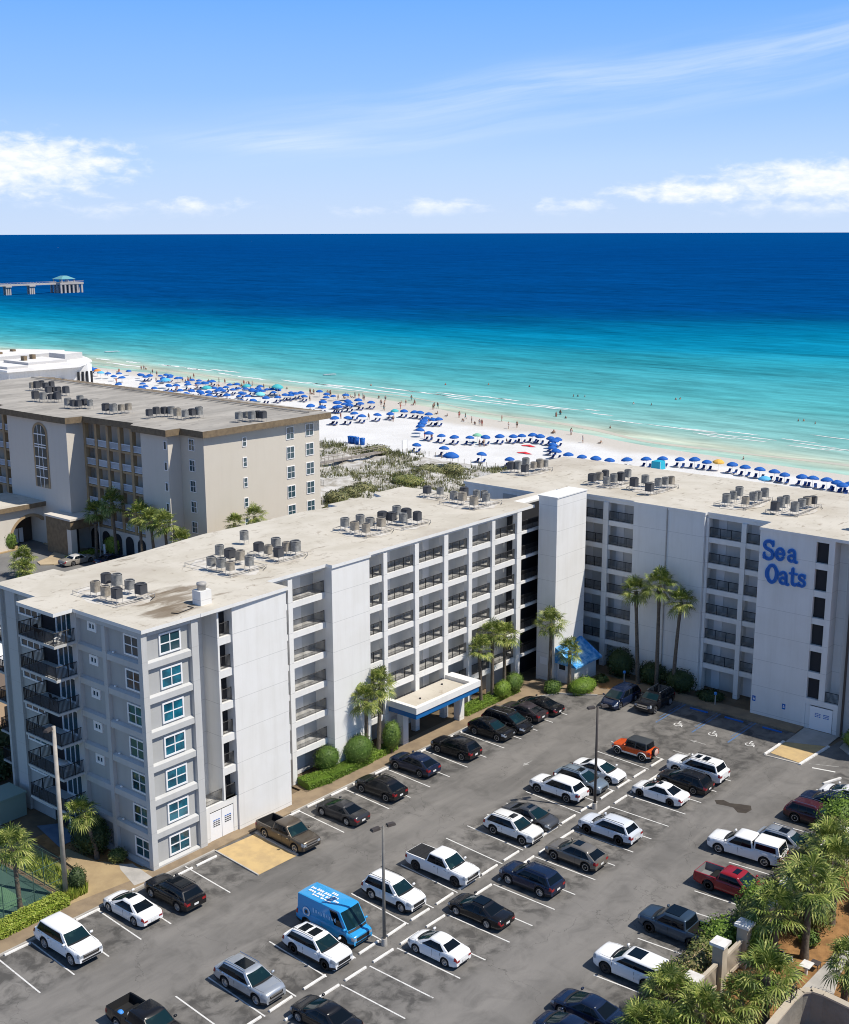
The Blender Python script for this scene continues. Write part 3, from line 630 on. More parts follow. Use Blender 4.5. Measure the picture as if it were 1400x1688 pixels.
# lettering
def ribbon(mb, pts, wd, y_of, depth0, depth1, mt):
    """flat stroke on the x = 59.2 wall; pts are (u along -y, z)"""
    n = len(pts)
    for i in range(n):
        u, z = pts[i]; k = 10; r = wd[i] / 2 if isinstance(wd, list) else wd / 2
        vs = [(59.2 - depth1 - .0004 * i, y_of - (u + r * math.cos(2 * math.pi * j / k)), z + r * math.sin(2 * math.pi * j / k)) for j in range(k)]
        vb = [(59.2 - depth0, v[1], v[2]) for v in vs]
        mb.add(vs + vb, [tuple(range(k))] + [(j, (j + 1) % k, k + (j + 1) % k, k + j) for j in range(k)], mt)
    for i in range(n - 1):
        a, b = pts[i], pts[i + 1]; ra = (wd[i] if isinstance(wd, list) else wd) / 2; rb = (wd[i + 1] if isinstance(wd, list) else wd) / 2
        dx, dz = b[0] - a[0], b[1] - a[1]; L = math.hypot(dx, dz) or 1; nx, nz_ = -dz / L, dx / L
        q = [(a[0] - nx * ra, a[1] - nz_ * ra), (b[0] - nx * rb, b[1] - nz_ * rb), (b[0] + nx * rb, b[1] + nz_ * rb), (a[0] + nx * ra, a[1] + nz_ * ra)]
        vs = [(59.2 - depth1 - .0002 - .0004 * i, y_of - u, z) for u, z in q] + [(59.2 - depth0, y_of - u, z) for u, z in q]
        mb.add(vs, [(0, 1, 2, 3), (0, 1, 5, 4), (1, 2, 6, 5), (2, 3, 7, 6), (3, 0, 4, 7)], mt)
def arcp(cx, cz, rx, rz, a0, a1, n=14): return [(cx + rx * math.cos(R(a0 + (a1 - a0) * i / n)), cz + rz * math.sin(R(a0 + (a1 - a0) * i / n))) for i in range(n + 1)]
def g_S(u, z, h):
    return [(arcp(u + .55, z + h * .735, .45, h * .21, 25, 255, 12) + arcp(u + .55, z + h * .26, .47, h * .24, 80, -160, 12), .27), ([(u + .98, z + h * .72), (u + .98, z + h * .96)], .16), ([(u + .1, z + h * .05), (u + .1, z + h * .3)], .16)]
def g_e(u, z, h): return [(arcp(u + .45, z + h * .5, .38, h * .42, 0, 325, 16), .24), ([(u + .14, z + h * .52), (u + .8, z + h * .52)], .15)]
def g_a(u, z, h): return [(arcp(u + .38, z + h * .68, .3, h * .25, 165, 0, 8) + [(u + .7, z + h * .3), (u + .72, z + .1), (u + .92, z + .06)], .23), (arcp(u + .38, z + h * .28, .3, h * .22, 60, 330, 12), .2), ([(u + .38, z + h * .5), (u + .68, z + h * .52)], .17)]
def g_O(u, z, h): return [(arcp(u + .62, z + h * .5, .48, h * .44, 0, 360, 24), .27), (arcp(u + .62, z + h * .5, .55, h * .4, 150, 210, 6), .27), (arcp(u + .62, z + h * .5, .55, h * .4, -30, 30, 6), .27)]
def g_t(u, z, h): return [([(u + .3, z + h * 1.3), (u + .3, z + h * .3)] + arcp(u + .55, z + h * .3, .25, h * .22, 180, 320, 6), .24), ([(u + .02, z + h * .93), (u + .72, z + h * .93)], .16)]
def g_s(u, z, h): return [(arcp(u + .4, z + h * .72, .28, h * .2, 30, 260, 9) + arcp(u + .4, z + h * .28, .3, h * .22, 80, -155, 9), .21), ([(u + .68, z + h * .7), (u + .68, z + h * .92)], .14), ([(u + .1, z + h * .06), (u + .1, z + h * .28)], .14)]
SG = thing('wall_lettering', 'big blue serif letters spelling Sea Oats high on the white wall', 'sign', (0, 0, 0))
for fn, u, z, h in ((g_S, 0.0, 16.5, 1.95), (g_e, 1.3, 16.55, 1.3), (g_a, 2.55, 16.6, 1.3), (g_O, .42, 14.12, 1.95), (g_a, 1.82, 14.22, 1.3), (g_t, 2.86, 14.26, 1.3), (g_s, 3.72, 14.3, 1.3)):
    lt = MB()
    for si, (pts, wd) in enumerate(fn(u, z, h)):
        ribbon(lt, pts, wd + .09, -21.4, 0.01, .12 + .012 * si, SIGNL); ribbon(lt, pts, wd - .03, -21.4, .10, .22 + .012 * si, SIGNB)
    lt.build('letter', SG)

# entrance canopy
CN = thing('entrance_canopy', 'flat roofed entrance canopy with bright blue fascia on white posts in front of the balconies', 'canopy', (0, 0, 0))
c = MB(); c.box(29.75, 39.35, -1.25, 2.2, 3.45, 4.0, CANB); c.build('fascia', CN)
c = MB(); c.box(29.62, 39.48, -1.38, 2.29, 4.003, 4.2, WHITE)
for a in ((29.62, 39.48, -1.38, -.9), (29.62, 30.1, -.897, 2.29), (38.4, 39.48, -.897, 2.29)): c.box(a[0], a[1], a[2], a[3], 4.203, 4.62, WHITE)
c.box(30.12, 38.38, -.88, 2.29, 4.203, 4.24, ROOFM); c.build('canopy_roof', CN)
for x, y in ((30.35, .9), (38.5, .5)):
    c = MB(); c.box(x, x + .75, y, y + .75, .1, 3.448, WHITE); c.build('post', CN)
for x in (32.5, 36.8):
    c = MB(); c.lathe([(.0, 4.36), (.1, 4.36), (.1, 4.24)], DARK, 10, (x, .6 if x < 34 else 1.4, 0)); c.build('drain', CN)

# utility shed against the tower
SH = thing('utility_shed', 'small grey lean-to shed with shiny blue awning roof against the tower', 'shed', (0, 0, 0))
s = MB(); s.box(54.2, 58.5, -2.9, -.62, 0, 2.3, WHITE); s.build('wall', SH)
s = MB()
rows = []
for i in range(13):
    x = 53.8 + 5.2 * i / 12; row = []
    for j in range(6):
        t = j / 5; row.append((x + rnd.uniform(-.03, .03), -3.35 + 2.73 * t, 2.35 + 1.75 * t + rnd.uniform(-.06, .06) - .25 * math.sin(math.pi * t)))
    rows.append(row)
s.grid(rows, TARP); s.add([rows[0][0], rows[0][5], (53.8, -.62, 2.3), (53.8, -3.35, 2.2)], [(0, 1, 2, 3)], TARP); s.add([rows[-1][0], rows[-1][5], (59, -.62, 2.3), (59, -3.35, 2.2)], [(3, 2, 1, 0)], TARP)
s.add([r[0] for r in rows] + [(r[0][0], r[0][1] + .02, r[0][2] - .22) for r in rows], [(i, i + 1, 14 + i, 13 + i) for i in range(12)], TARP)
s.build('awning', SH)
s = MB(); s.box(54.14, 54.195, -1.8, -.9, .1, 1.45, DOORM); s.build('door', SH); s = MB(); s.box(54.13, 54.19, -1.85, -.85, 1.5, 2.25, FRAME); s.box(54.11, 54.13, -1.75, -.95, 1.58, 2.17, DARK); s.build('window', SH)
s = MB(); s.box(53.56, 53.6, .3, 1.2, 1.9, 2.7, FRAME); tag(s.build('notice_board'), 'small white notice on the shaded side of the stair tower', 'sign')

# ------------------------------------------------------------------ vehicles
TYRE = mat('tyre_rubber', (.018, .018, .019), .85); RIM = mat('alloy_rim', (.50, .51, .53), .35, metal=.7); RIMD = mat('dark_rim', (.05, .05, .055), .4, metal=.5)
CGL = mat('car_glass', (.004, .007, .011), .05, spec=.25); CGLT = mat('windshield_glass', (.005, .020, .026), .05, spec=.28, col2=(.02, .05, .05), scale=1.3, lo=.5, hi=.7)
CHROME = mat('chrome', (.7, .7, .72), .18, metal=1); TRIMB = mat('black_trim', (.02, .02, .021), .6); UNDER = mat('underbody', (.01, .01, .01), .95)
HEADL = mat('headlight_lens', (.30, .33, .37), .12, spec=.8); TAILL = mat('tail_light_lens', (.30, .012, .015), .2, spec=.6); PLATE = mat('number_plate', (.72, .72, .70), .5)
def paint(name, c, metal=.0, rough=.22): return mat('paint_' + name, c, rough, metal=metal, spec=.35, coat=.3)
PW = paint('white', (.80, .80, .80)); PP = paint('pearl', (.74, .74, .72)); PSIL = paint('silver', (.42, .45, .49), .5, .3); PBK = paint('black', (.010, .010, .012)); PNV = paint('navy', (.008, .016, .045))
PGR = paint('grey', (.085, .09, .10), .4, .3); PTAU = paint('taupe', (.21, .19, .165), .4, .3); PBRN = paint('brown', (.105, .085, .065), .4, .32); PRED = paint('red', (.26, .012, .018)); PMAR = paint('maroon', (.055, .012, .018))
PDG = paint('dark_grey', (.045, .045, .048), .3, .3); PBLU = paint('slate_blue', (.045, .075, .115), .4, .3); PORG = paint('orange', (.62, .085, .012)); PVAN = paint('sky_blue', (.03, .30, .62)); PSB = paint('silver_blue', (.24, .30, .36), .5, .3); PPLUM = paint('dark_plum', (.055, .045, .052), .4, .3)
WHEELS = {}
def wheel_meshes(r, wd, rimk):
    k = (round(r, 3), rimk)
    if k in WHEELS: return WHEELS[k]
    t = MB(); h = wd / 2
    t.lathe([(r * .64, -h * .8), (r * .68, -h), (r * .93, -h), (r, -h * .7), (r, h * .7), (r * .93, h), (r * .68, h), (r * .64, h * .8)], TYRE, 22, axis='y')
    rm = RIMD if rimk == 'dark' else RIM
    w_ = MB(); w_.lathe([(r * .66, -h * .85), (r * .66, h * .9), (r * .60, h * .95), (r * .56, h * .7), (r * .5, h * .35), (.0, h * .35)], UNDER if rimk != 'dark' else RIMD, 22, axis='y')
    w_.lathe([(r * .68, h * .8), (r * .67, h * 1.02), (r * .57, h * .98), (r * .55, h * .6)], rm, 22, axis='y')
    for s in range(10 if rimk == 'multi' else 5):
        a = 2 * math.pi * s / (10 if rimk == 'multi' else 5); ww = .04 if rimk == 'multi' else .085
        for da in ((0,) if rimk != 'split' else (-.13, .13)):
            c, n = math.cos(a + da), math.sin(a + da)
            q = [(c * .05 - n * ww, n * .05 + c * ww), (c * .05 + n * ww, n * .05 - c * ww), (c * r * .6 + n * ww * .75, n * r * .6 - c * ww * .75), (c * r * .6 - n * ww * .75, n * r * .6 + c * ww * .75)]
            vs = [(x, h * .93, z) for x, z in q] + [(x, h * .5, z) for x, z in q]
            w_.add(vs, [(0, 1, 2, 3), (3, 2, 1, 0), (0, 4, 5, 1), (1, 5, 6, 2), (2, 6, 7, 3), (3, 7, 4, 0)], rm)
    w_.lathe([(.0, h * 1.0), (.06, h * .98), (.075, h * .6)], rm, 12, axis='y')
    WHEELS[k] = (t.mesh('tyre', 40, True), w_.mesh('rim', 30, True)); return WHEELS[k]

TYPES = dict(
    # L, W, H, wb, front overhang, belt z, hood front z, cowl z, xb0, xr0, xr1, xb1, deck, clearance, wheel r, roof half-width factor
    sedan=dict(L=4.88, W=1.88, H=1.47, wb=2.85, fo=.92, belt=.96, hz=.80, xb0=1.22, xr0=.22, xr1=-.85, xb1=-1.85, deck=1.02, gc=.20, wr=.355, rw=.66, wins=((.13, .30), (.315, .545), (.56, .84))),
    small=dict(L=4.4, W=1.76, H=1.52, wb=2.55, fo=.85, belt=1.0, hz=.84, xb0=1.2, xr0=.25, xr1=-.8, xb1=-1.62, deck=1.08, gc=.2, wr=.33, rw=.67, wins=((.13, .29), (.305, .545), (.56, .84))),
    suv=dict(L=4.85, W=1.95, H=1.75, wb=2.9, fo=.92, belt=1.13, hz=1.06, xb0=1.10, xr0=.32, xr1=-1.88, xb1=-2.30, deck=1.1, gc=.25, wr=.40, rw=.72, wins=((.055, .29), (.305, .56), (.575, .88))),
    bigsuv=dict(L=5.35, W=2.05, H=1.92, wb=3.1, fo=.97, belt=1.25, hz=1.19, xb0=1.15, xr0=.42, xr1=-2.2, xb1=-2.5, deck=1.2, gc=.30, wr=.43, rw=.77, wins=((.04, .26), (.285, .56), (.575, .89))),
    cross=dict(L=4.75, W=1.92, H=1.68, wb=2.85, fo=.9, belt=1.08, hz=.98, xb0=1.14, xr0=.24, xr1=-1.45, xb1=-2.24, deck=1.1, gc=.23, wr=.39, rw=.68, wins=((.13, .31), (.325, .57), (.585, .86))),
    wagon=dict(L=4.85, W=1.86, H=1.62, wb=2.75, fo=.95, belt=1.03, hz=.88, xb0=1.2, xr0=.22, xr1=-1.8, xb1=-2.28, deck=1.02, gc=.22, wr=.365, rw=.70, wins=((.07, .29), (.305, .56), (.575, .87))),
    minivan=dict(L=5.15, W=2.0, H=1.75, wb=3.05, fo=.98, belt=1.08, hz=.82, xb0=1.65, xr0=.62, xr1=-2.15, xb1=-2.5, deck=1.05, gc=.18, wr=.36, rw=.76, wins=((.04, .27), (.30, .58), (.61, .86))),
    pickup=dict(L=5.85, W=2.03, H=1.92, wb=3.7, fo=.98, belt=1.22, hz=1.14, xb0=1.42, xr0=.70, xr1=-.70, xb1=-.92, deck=1.2, gc=.34, wr=.42, rw=.78, bed=(-.98, .62), wins=((.06, .43), (.45, .86))),
    van=dict(L=5.6, W=2.05, H=2.55, wb=3.6, fo=.95, belt=1.28, hz=1.0, xb0=2.15, xr0=1.42, xr1=-2.62, xb1=-2.7, deck=1.28, gc=.24, wr=.36, rw=.93, wins=((.76, .93),)),
    jeep=dict(L=4.1, W=1.72, H=1.84, wb=2.65, fo=.62, belt=1.15, hz=1.02, xb0=.62, xr0=.42, xr1=-1.62, xb1=-1.72, deck=1.1, gc=.4, wr=.42, rw=.80, wins=((.05, .47), (.53, .93))),
)
def make_car(name, kind, x, y, face, label, pt, roof=None, rim='alloy', cat='car', group=None, yaw=0, rails=False, sun=(), plate=True, trim=None, cap=None, cover=None, cargo=None, lift=0, bedm=None, chrome=False, side=None, scale=1.0, **ov):
    T = dict(TYPES[kind]); T.update(ov); L, W, H, wb, fo = T['L'], T['W'], T['H'], T['wb'], T['fo']
    xf = wb / 2 + fo; xr = xf - L; hw = W / 2; belt, hz, gc, wr = T['belt'], T['hz'], T['gc'], T['wr']
    xb0, xr0, xr1, xb1, deck = T['xb0'], T['xr0'], T['xr1'], T['xb1'], T['deck']; bed = T.get('bed')
    ang = {'in': 90, 'out': -90, 'west': 180, 'east': 0}[face] + yaw
    t = thing(name, label, cat, (x, y, lift), R(ang), group); t.scale = (scale,) * 3
    zw = wr
    def lerp(p, x):
        for (a, za), (b, zb) in zip(p, p[1:]):
            if a >= x >= b: return za + (zb - za) * ((a - x) / (a - b) if a != b else 0)
        return p[-1][1] if x < p[-1][0] else p[0][1]
    boxy = kind in ('jeep', 'pickup', 'bigsuv', 'van')
    if kind in ('sedan', 'small'):
        prof = [(xf, hz - .26), (xf - .05, hz - .13), (xf - .14, hz - .04), (xf - .28, hz + .01), (xf - .55, hz + (belt - hz) * .5), (xb0 - .05, belt + .0), (xb1 + .1, deck - .02), (xr + .35, deck - .03), (xr + .08, deck - .09), (xr, deck - .3)]
    else:
        prof = [(xf, hz - (.10 if boxy else .18)), (xf - .05, hz - (.04 if boxy else .09)), (xf - .14, hz - (.0 if boxy else .04)), (xf - .3, hz + .01), (xf - .6, hz + (belt - hz) * .5), (xb0 - .05, belt), (xb1, belt), (xr + .03, deck), (xr, deck - .12)]
    def wid(x):
        k = 1.0
        e = xf - x
        if e < .55: k -= (.05 if kind in ('jeep',) else (.10 if boxy else (.15 if kind in ('suv', 'cross') else .21))) * (1 - e / .55) ** 2
        e = x - xr
        if e < .5: k -= (.05 if boxy or not kind in ('sedan', 'small') else .11) * (1 - e / .5) ** 2
        return hw * k
    def zs(x):
        z = gc + (.10 * max(0, 1 - (xf - x) / .35)) + (.14 * max(0, 1 - (x - xr) / .4))
        for xw in (wb / 2, -wb / 2):
            d = abs(x - xw); Ra = wr * 1.17
            if d < Ra: z = max(z, zw + math.sqrt(Ra * Ra - d * d))
        return z
    xs = {xf, xf - .05, xf - .15, xf - .3, xf - .5, xr, xr + .04, xr + .12, xr + .28, xb0, xb1, 0, (xb0 + xf) / 2}
    for xw in (wb / 2, -wb / 2):
        for i in range(11): xs.add(xw + wr * 1.175 * math.cos(math.pi * i / 10))
        xs.add(xw + wr * 1.18); xs.add(xw - wr * 1.18)
    if bed: xs |= {bed[0], bed[0] - .01, xr + .1, xr + .09}
    xs = sorted([v for v in xs if xr <= v <= xf], reverse=True)
    zf = lambda x, f: zs(x) + (max(lerp(prof, x), zs(x) + .06) - zs(x)) * f
    FR = [(.84, .0), (.955, .01), (.995, .25), (1.0, .50), (.985, .74), (.95, .91), (.86, 1.0), (.45, 1.045), (0.0, 1.055)]
    def inbed(x): return bed and bed[0] - .005 > x > xr + .095
    def ring(x):
        wv = wid(x); pts = []
        for j, (k, f) in enumerate(FR):
            yy, zz = wv * k, zf(x, f)
            if j in (1, 2, 3): yy *= 1 + .022 * max(0, 1 - (min(abs(x - wb / 2), abs(x + wb / 2)) / (wr * 1.5)) ** 4)
            if inbed(x):
                zt = zf(x, 1.0)
                if j == 5: yy, zz = wv * .965, zt
                if j == 6: yy, zz = wv * .86, zt
                if j == 7: yy, zz = wv * .855, bed[1]
                if j == 8: yy, zz = 0, bed[1]
            elif bed and x < bed[0] and j >= 5: zz = zf(x, 1.0)
            pts.append((x, yy, zz))
        return [(px, -py, pz) for px, py, pz in pts] + pts[-2::-1]
    rows = [ring(v) for v in xs]; nr = len(rows[0])
    tm = trim or (TRIMB if kind in ('suv', 'cross') else None)
    bm2 = bedm or TRIMB
    def fm(i, j):
        xm = (xs[i] + xs[i + 1]) / 2; jj = min(j, nr - 2 - j)
        if jj == 0: return UNDER
        if jj == 1 and tm: return tm
        if bed and jj >= 6 and xm < bed[0] and xm > xr + .09: return bm2
        return pt
    b = MB(); b.grid(rows, pt, True, fm)
    b.add(rows[0], [tuple(range(nr - 1, -1, -1))], pt); b.add(rows[-1], [tuple(range(nr))], pt)
    b.add([r[0] for r in rows] + [r[-1] for r in rows], [(i, i + len(rows), i + len(rows) + 1, i + 1) for i in range(len(rows) - 1)], UNDER)
    body = b.build('body', t, sharp=38, recalc=True)
    # greenhouse
    wB, wR = hw * .93, hw * T['rw']; zr = H; rd = .06 if kind in ('jeep', 'van') else .11; ze_ = H - rd; drop = dict(cross=.13, wagon=.06, suv=.06, sedan=.04, small=.04, minivan=.06).get(kind, .02)
    arc = lambda s_: -drop * max(0, (.6 - s_) / .6) ** 2 - .035 * max(0, (s_ - .7) / .3) ** 2
    belt0 = belt - .03
    def FP(v, h, off=0, bulge=.10):           # windscreen: v in -1..1
        X = xb0 + (xr0 - xb0) * h + bulge * (1 - v * v) * (1 - .4 * h); Wd = wB + (wR - wB) * h
        return (X + off, v * Wd, belt0 + (ze_ + arc(1) - belt0) * h + off * .5)
    def RP(v, h, off=0):
        X = xb1 + (xr1 - xb1) * h - .06 * (1 - v * v); Wd = wB + (wR - wB) * h
        return (X - off, v * Wd, belt0 + (ze_ + arc(0) - belt0) * h + off * .3)
    def SP(s_, h, side_, off=0):
        X0 = xb1 + (xr1 - xb1) * h; X1 = xb0 + (xr0 - xb0) * h
        bow = .035 * math.sin(math.pi * s_)
        return (X0 + (X1 - X0) * s_, side_ * (wB + (wR - wB) * h + bow + .03 * math.sin(math.pi * h) * min(1, 6 * s_, 6 * (1 - s_)) + off), belt0 + (ze_ + arc(s_) - belt0) * h)
    rp = roof or pt
    c = MB(); NV = [-1, -.6, -.2, .2, .6, 1]; NH = [0, .35, .7, 1]; NS = [0, .25, .5, .75, 1]
    c.grid([[FP(v, h) for v in NV] for h in NH], rp); c.grid([[RP(v, h) for v in NV] for h in NH], rp)
    for sd in (-1, 1): c.grid([[SP(s_, h, sd) for s_ in NS] for h in NH], rp)
    # roof panel with rolled edges
    def RO(s_, v):
        X0, X1 = xr1, xr0; X = X0 + (X1 - X0) * s_
        e = 1 - max(abs(v) ** 3.2, abs(2 * s_ - 1) ** 7)
        yy = v * (wR + .035 * math.sin(math.pi * s_) * abs(v))
        fb = .06 * (1 - v * v) * (1 if s_ == 1 else 0) - .06 * (1 - v * v) * (1 if s_ == 0 else 0)
        return (X + fb, yy, ze_ + arc(s_) + rd * (max(0, e) ** .5))
    sv = [0, .03, .1, .3, .5, .7, .9, .97, 1]; vv = [-1, -.96, -.86, -.68, -.35, 0, .35, .68, .86, .96, 1]
    c.grid([[RO(s_, v) for v in vv] for s_ in sv], rp)
    c.build('cabin', t, sharp=50, recalc=True)
    def patch(fn, us, hs, mt, nm):
        p = MB(); p.grid([[fn(u, h) for u in us] for h in hs], mt); return p.build(nm, t, recalc=False)
    lin = lambda a, b_, n: [a + (b_ - a) * i / n for i in range(n + 1)]
    patch(lambda v, h: FP(v, h, .012), lin(-.93, .93, 6), lin(.03, .95, 3), CGLT, 'windshield')
    patch(lambda v, h: RP(-v, h, .012), lin(-.88, .88, 6), lin(.10, .92, 3), CGL, 'rear_window') if kind != 'van' else None
    for sd in (-1, 1):
        if kind not in ('van', 'jeep') and len(T['wins']) > 1:
            a0, a1 = T['wins'][0][0], T['wins'][-1][1]
            patch(lambda s_, h: SP(s_ if sd < 0 else a0 + a1 - s_, h, sd, .006), lin(a0 - .012, a1 + .012, 8), lin(.03, .94, 4), TRIMB, 'window_trim')
        for a, b_ in T['wins']:
            patch(lambda s_, h: SP(s_ if sd < 0 else a + b_ - s_, h, sd, .012), lin(a, b_, 3), lin(.07, .90, 3), CGL, 'side_window')
    # wheels
    tm_, rm_ = wheel_meshes(wr, .25, rim)
    for xw in (wb / 2, -wb / 2):
        for sd in (-1, 1):
            wo = bpy.data.objects.new('wheel', None); COL.objects.link(wo); wo.parent = t; wo.location = (xw, sd * (hw - .14), zw); wo.rotation_euler = (0, rnd.random() * 1.2, 0 if sd > 0 else math.pi)
            link('tyre', tm_, wo); link('rim', rm_, wo)
    # lamps, grille, plate, mirrors
    def surf(x, k0, k1, z0, z1, mt, nm, fr_):
        p = MB(); e = .014 if fr_ else -.014
        y0, y1 = k0, k1
        p.add([(x + e, y0, z0), (x + e, y1, z0), (x + e, y1, z1), (x + e, y0, z1)], [(0, 1, 2, 3)] if fr_ else [(3, 2, 1, 0)], mt); return p.build(nm, t)
    def wrap(xa, xb_, f0, f1, sd, mt, nm):
        p = MB(); rows_ = []
        for i in range(5):
            xx = xa + (xb_ - xa) * i / 4
            out = 1.012 if True else 1
            row = []
            for f in (f0, (f0 + f1) / 2, f1):
                for (k0, fa), (k1, fb) in zip(FR, FR[1:]):
                    if fa <= f <= fb: k = k0 + (k1 - k0) * (f - fa) / (fb - fa); break
                row.append((xx + (.012 if xx > 0 else -.012), sd * (wid(xx) * k * out + .008), zf(xx, f) + .004))
            rows_.append(row)
        e = .014 if xa > 0 else -.014
        p.grid(rows_, mt)
        xx = xa; yw = wid(xx) * .97
        p.add([(xx + e, sd * yw * .62, zf(xx, f0)), (xx + e, sd * yw, zf(xx, f0)), (xx + e, sd * yw * .96, zf(xx, min(f1, .93))), (xx + e, sd * yw * .62, zf(xx, min(f1, .93)))], [(0, 1, 2, 3)], mt)
        return p.build(nm, t)
    for sd in (-1, 1):
        wrap(xf, xf - (.38 if not boxy else .22), .62 if not boxy else .58, .93, sd, HEADL, 'headlight')
        wrap(xr, xr + .22, .60 if kind != 'pickup' else .5, .93, sd, TAILL, 'taillight')
        m = MB(); mx = xb0 - .12
        m.lathe([(.0, -.13), (.075, -.1), (.095, 0), (.075, .1), (.0, .13)], pt, 8, (mx, sd * (wB + .14), belt + .12), axis='y'); m.bar((mx, sd * (wB - .03), belt + .05), (mx, sd * (wB + .1), belt + .1), .03, TRIMB); m.build('side_mirror', t)
    cw = MB(); cw.grid([[((xb0 - .02) + .1 * (1 - v * v) + d, v * wB * .93, zf(xb0 - .02 + d, 1.0) + .012 + .04 * (1 - abs(v))) for v in (-1, -.6, -.2, .2, .6, 1)] for d in (.13, -.04)], TRIMB); cw.build('cowl', t)
    for sd in (-1, 1):
        hs_ = MB(); rr_ = [(xf - .32, .80), ((xf + xb0) / 2, .84), (xb0 + .1, .86)]
        hs_.grid([[(a_, sd * (wid(a_) * k_ - .012 * q_), zf(a_, 1.0) + .007) for q_ in (0, 1.6)] for a_, k_ in rr_], UNDER, False); hs_.build('bonnet_seam', t)
    yg = wid(xf) * .68
    surf(xf, -yg, yg, zf(xf, .40), zf(xf, .90), TRIMB if not chrome else CHROME, 'grille', True)
    if chrome: surf(xf + .008, -yg * .9, yg * .9, zf(xf, .52), zf(xf, .68), TRIMB, 'grille_opening', True)
    surf(xf, -yg * 1.2, yg * 1.2, zf(xf, .05), zf(xf, .3), TRIMB, 'bumper_intake', True)
    surf(xr, -yg * 1.1, yg * 1.1, zf(xr, .02), zf(xr, .2), TRIMB, 'rear_valance', False)
    if plate: surf(xr - .012, -.2, .2, zf(xr, .36), zf(xr, .36) + .17, PLATE, 'number_plate', False)
    for i, a in enumerate((xb0 - .1, (xb0 + xb1) / 2 + .05) + (() if bed else (xb1 + .75,))):
        for sd in (-1, 1):
            d = MB(); wv = wid(a) * 1.0
            d.box(a - .008, a + .008, sd * wv - .006, sd * wv + .006, gc + .22, zf(a, .8), TRIMB); d.build('door_seam', t)
            if i > 0 or True:
                d = MB(); d.box(a - .42, a - .22, sd * wv * .995 - .016, sd * wv * .995 + .016, zf(a, .74), zf(a, .74) + .04, pt if not chrome else CHROME); d.build('door_handle', t)
    if rails:
        for sd in (-1, 1):
            r_ = MB(); xa, xb_ = xr0 - .25, xr1 + .2; yy = sd * wR * .90; mt = CHROME if rails == 'chrome' else TRIMB
            r_.bar((xa, yy, H + .055), (xb_, yy, H + .055), .025, mt); r_.bar((xa, yy, H + .055), (xa + .1, yy, H - .02), .025, mt); r_.bar((xb_, yy, H + .055), (xb_ - .1, yy, H - .02), .025, mt); r_.build('roof_rail', t)
    for (sa, sb, k) in sun:
        g = MB(); xa, xb_ = xr0 + (xr1 - xr0) * sa, xr0 + (xr1 - xr0) * sb; yy = wR * k; zz_ = H + arc((sa + sb) / 2 and 1 - (sa + sb) / 2)
        g.box(xb_, xa, -yy, yy, zz_ - .06, zz_ + .008, CGL); g.build('sunroof', t)
    if cover:
        g = MB(); n = cover; x0, x1 = xr + .1, bed[0] - .02
        for i in range(n): g.box(x0 + (x1 - x0) * i / n + .012, x0 + (x1 - x0) * (i + 1) / n - .012, -hw * .87, hw * .87, zf(x0 + .3, 1) - .02, zf(x0 + .3, 1) + .035, TRIMB)
        g.build('bed_cover', t)
    if cap:
        g = MB(); x0, x1 = xr + .05, bed[0] + .02; zb_, zt = belt - .05, H - .02
        def CP(x, yk, h): return (x + (.22 * h if x == x0 else 0), yk * (hw * .93 + (hw * .80 - hw * .93) * h), zb_ + (zt - zb_) * h)
        vs = [CP(x0, -1, 0), CP(x1, -1, 0), CP(x1, 1, 0), CP(x0, 1, 0), CP(x0, -1, .93), CP(x1, -1, .93), CP(x1, 1, .93), CP(x0, 1, .93)] + [CP(x0, -.8, 1), CP(x1, -.8, 1), CP(x1, .8, 1), CP(x0, .8, 1)]
        g.add(vs, [(0, 1, 5, 4), (1, 2, 6, 5), (2, 3, 7, 6), (3, 0, 4, 7), (4, 5, 9, 8), (5, 6, 10, 9), (6, 7, 11, 10), (7, 4, 8, 11), (8, 9, 10, 11)], cap); g.build('bed_cap', t, recalc=True)
        for sd in (-1, 1):
            g = MB(); q = [(x0 + .3, .22), (x1 - .12, .22), (x1 - .12, .82), (x0 + .4, .82)]
            g.add([(xx, sd * (hw * .93 + (hw * .80 - hw * .93) * h * .93 + .02), zb_ + (zt - zb_) * h * .93) for xx, h in q], [(0, 1, 2, 3) if sd < 0 else (3, 2, 1, 0)], CGL); g.build('cap_window', t)
        g = MB(); g.add([(x0 + .22 * h - .02, k * hw * (.8 - .1 * h), zb_ + (zt - zb_) * h) for k, h in ((-1, .12), (1, .12), (1, .85), (-1, .85))], [(3, 2, 1, 0)], CGL); g.build('rear_cap_window', t)
    if kind == 'jeep':
        fl = trim or PP
        for xw in (wb / 2, -wb / 2):
            for sd in (-1, 1):
                g = MB(); rr = []
                for i in range(11):
                    a = R(10 + 160 * i / 10); rr.append([(xw + (wr * 1.15) * math.cos(a), sd * (hw - .08), zw + wr * 1.15 * math.sin(a)), (xw + wr * 1.3 * math.cos(a), sd * (hw - .04), zw + wr * 1.24 * math.sin(a)), (xw + wr * 1.28 * math.cos(a), sd * (hw + .12), zw + wr * 1.2 * math.sin(a))])
                g.grid(rr, fl); g.build('fender_flare', t)
        sp = bpy.data.objects.new('spare_wheel', None); COL.objects.link(sp); sp.parent = t; sp.location = (xr - .14, .12, 1.02); sp.rotation_euler = (0, 0, R(90))
        link('tyre', tm_, sp); g = MB(); g.lathe([(.0, .14), (wr * .8, .135), (wr * .9, .09)], mat('spare_cover', (.66, .42, .36), .6), 20, axis='y'); g.build('wheel_cover', sp, recalc=True)
    return t

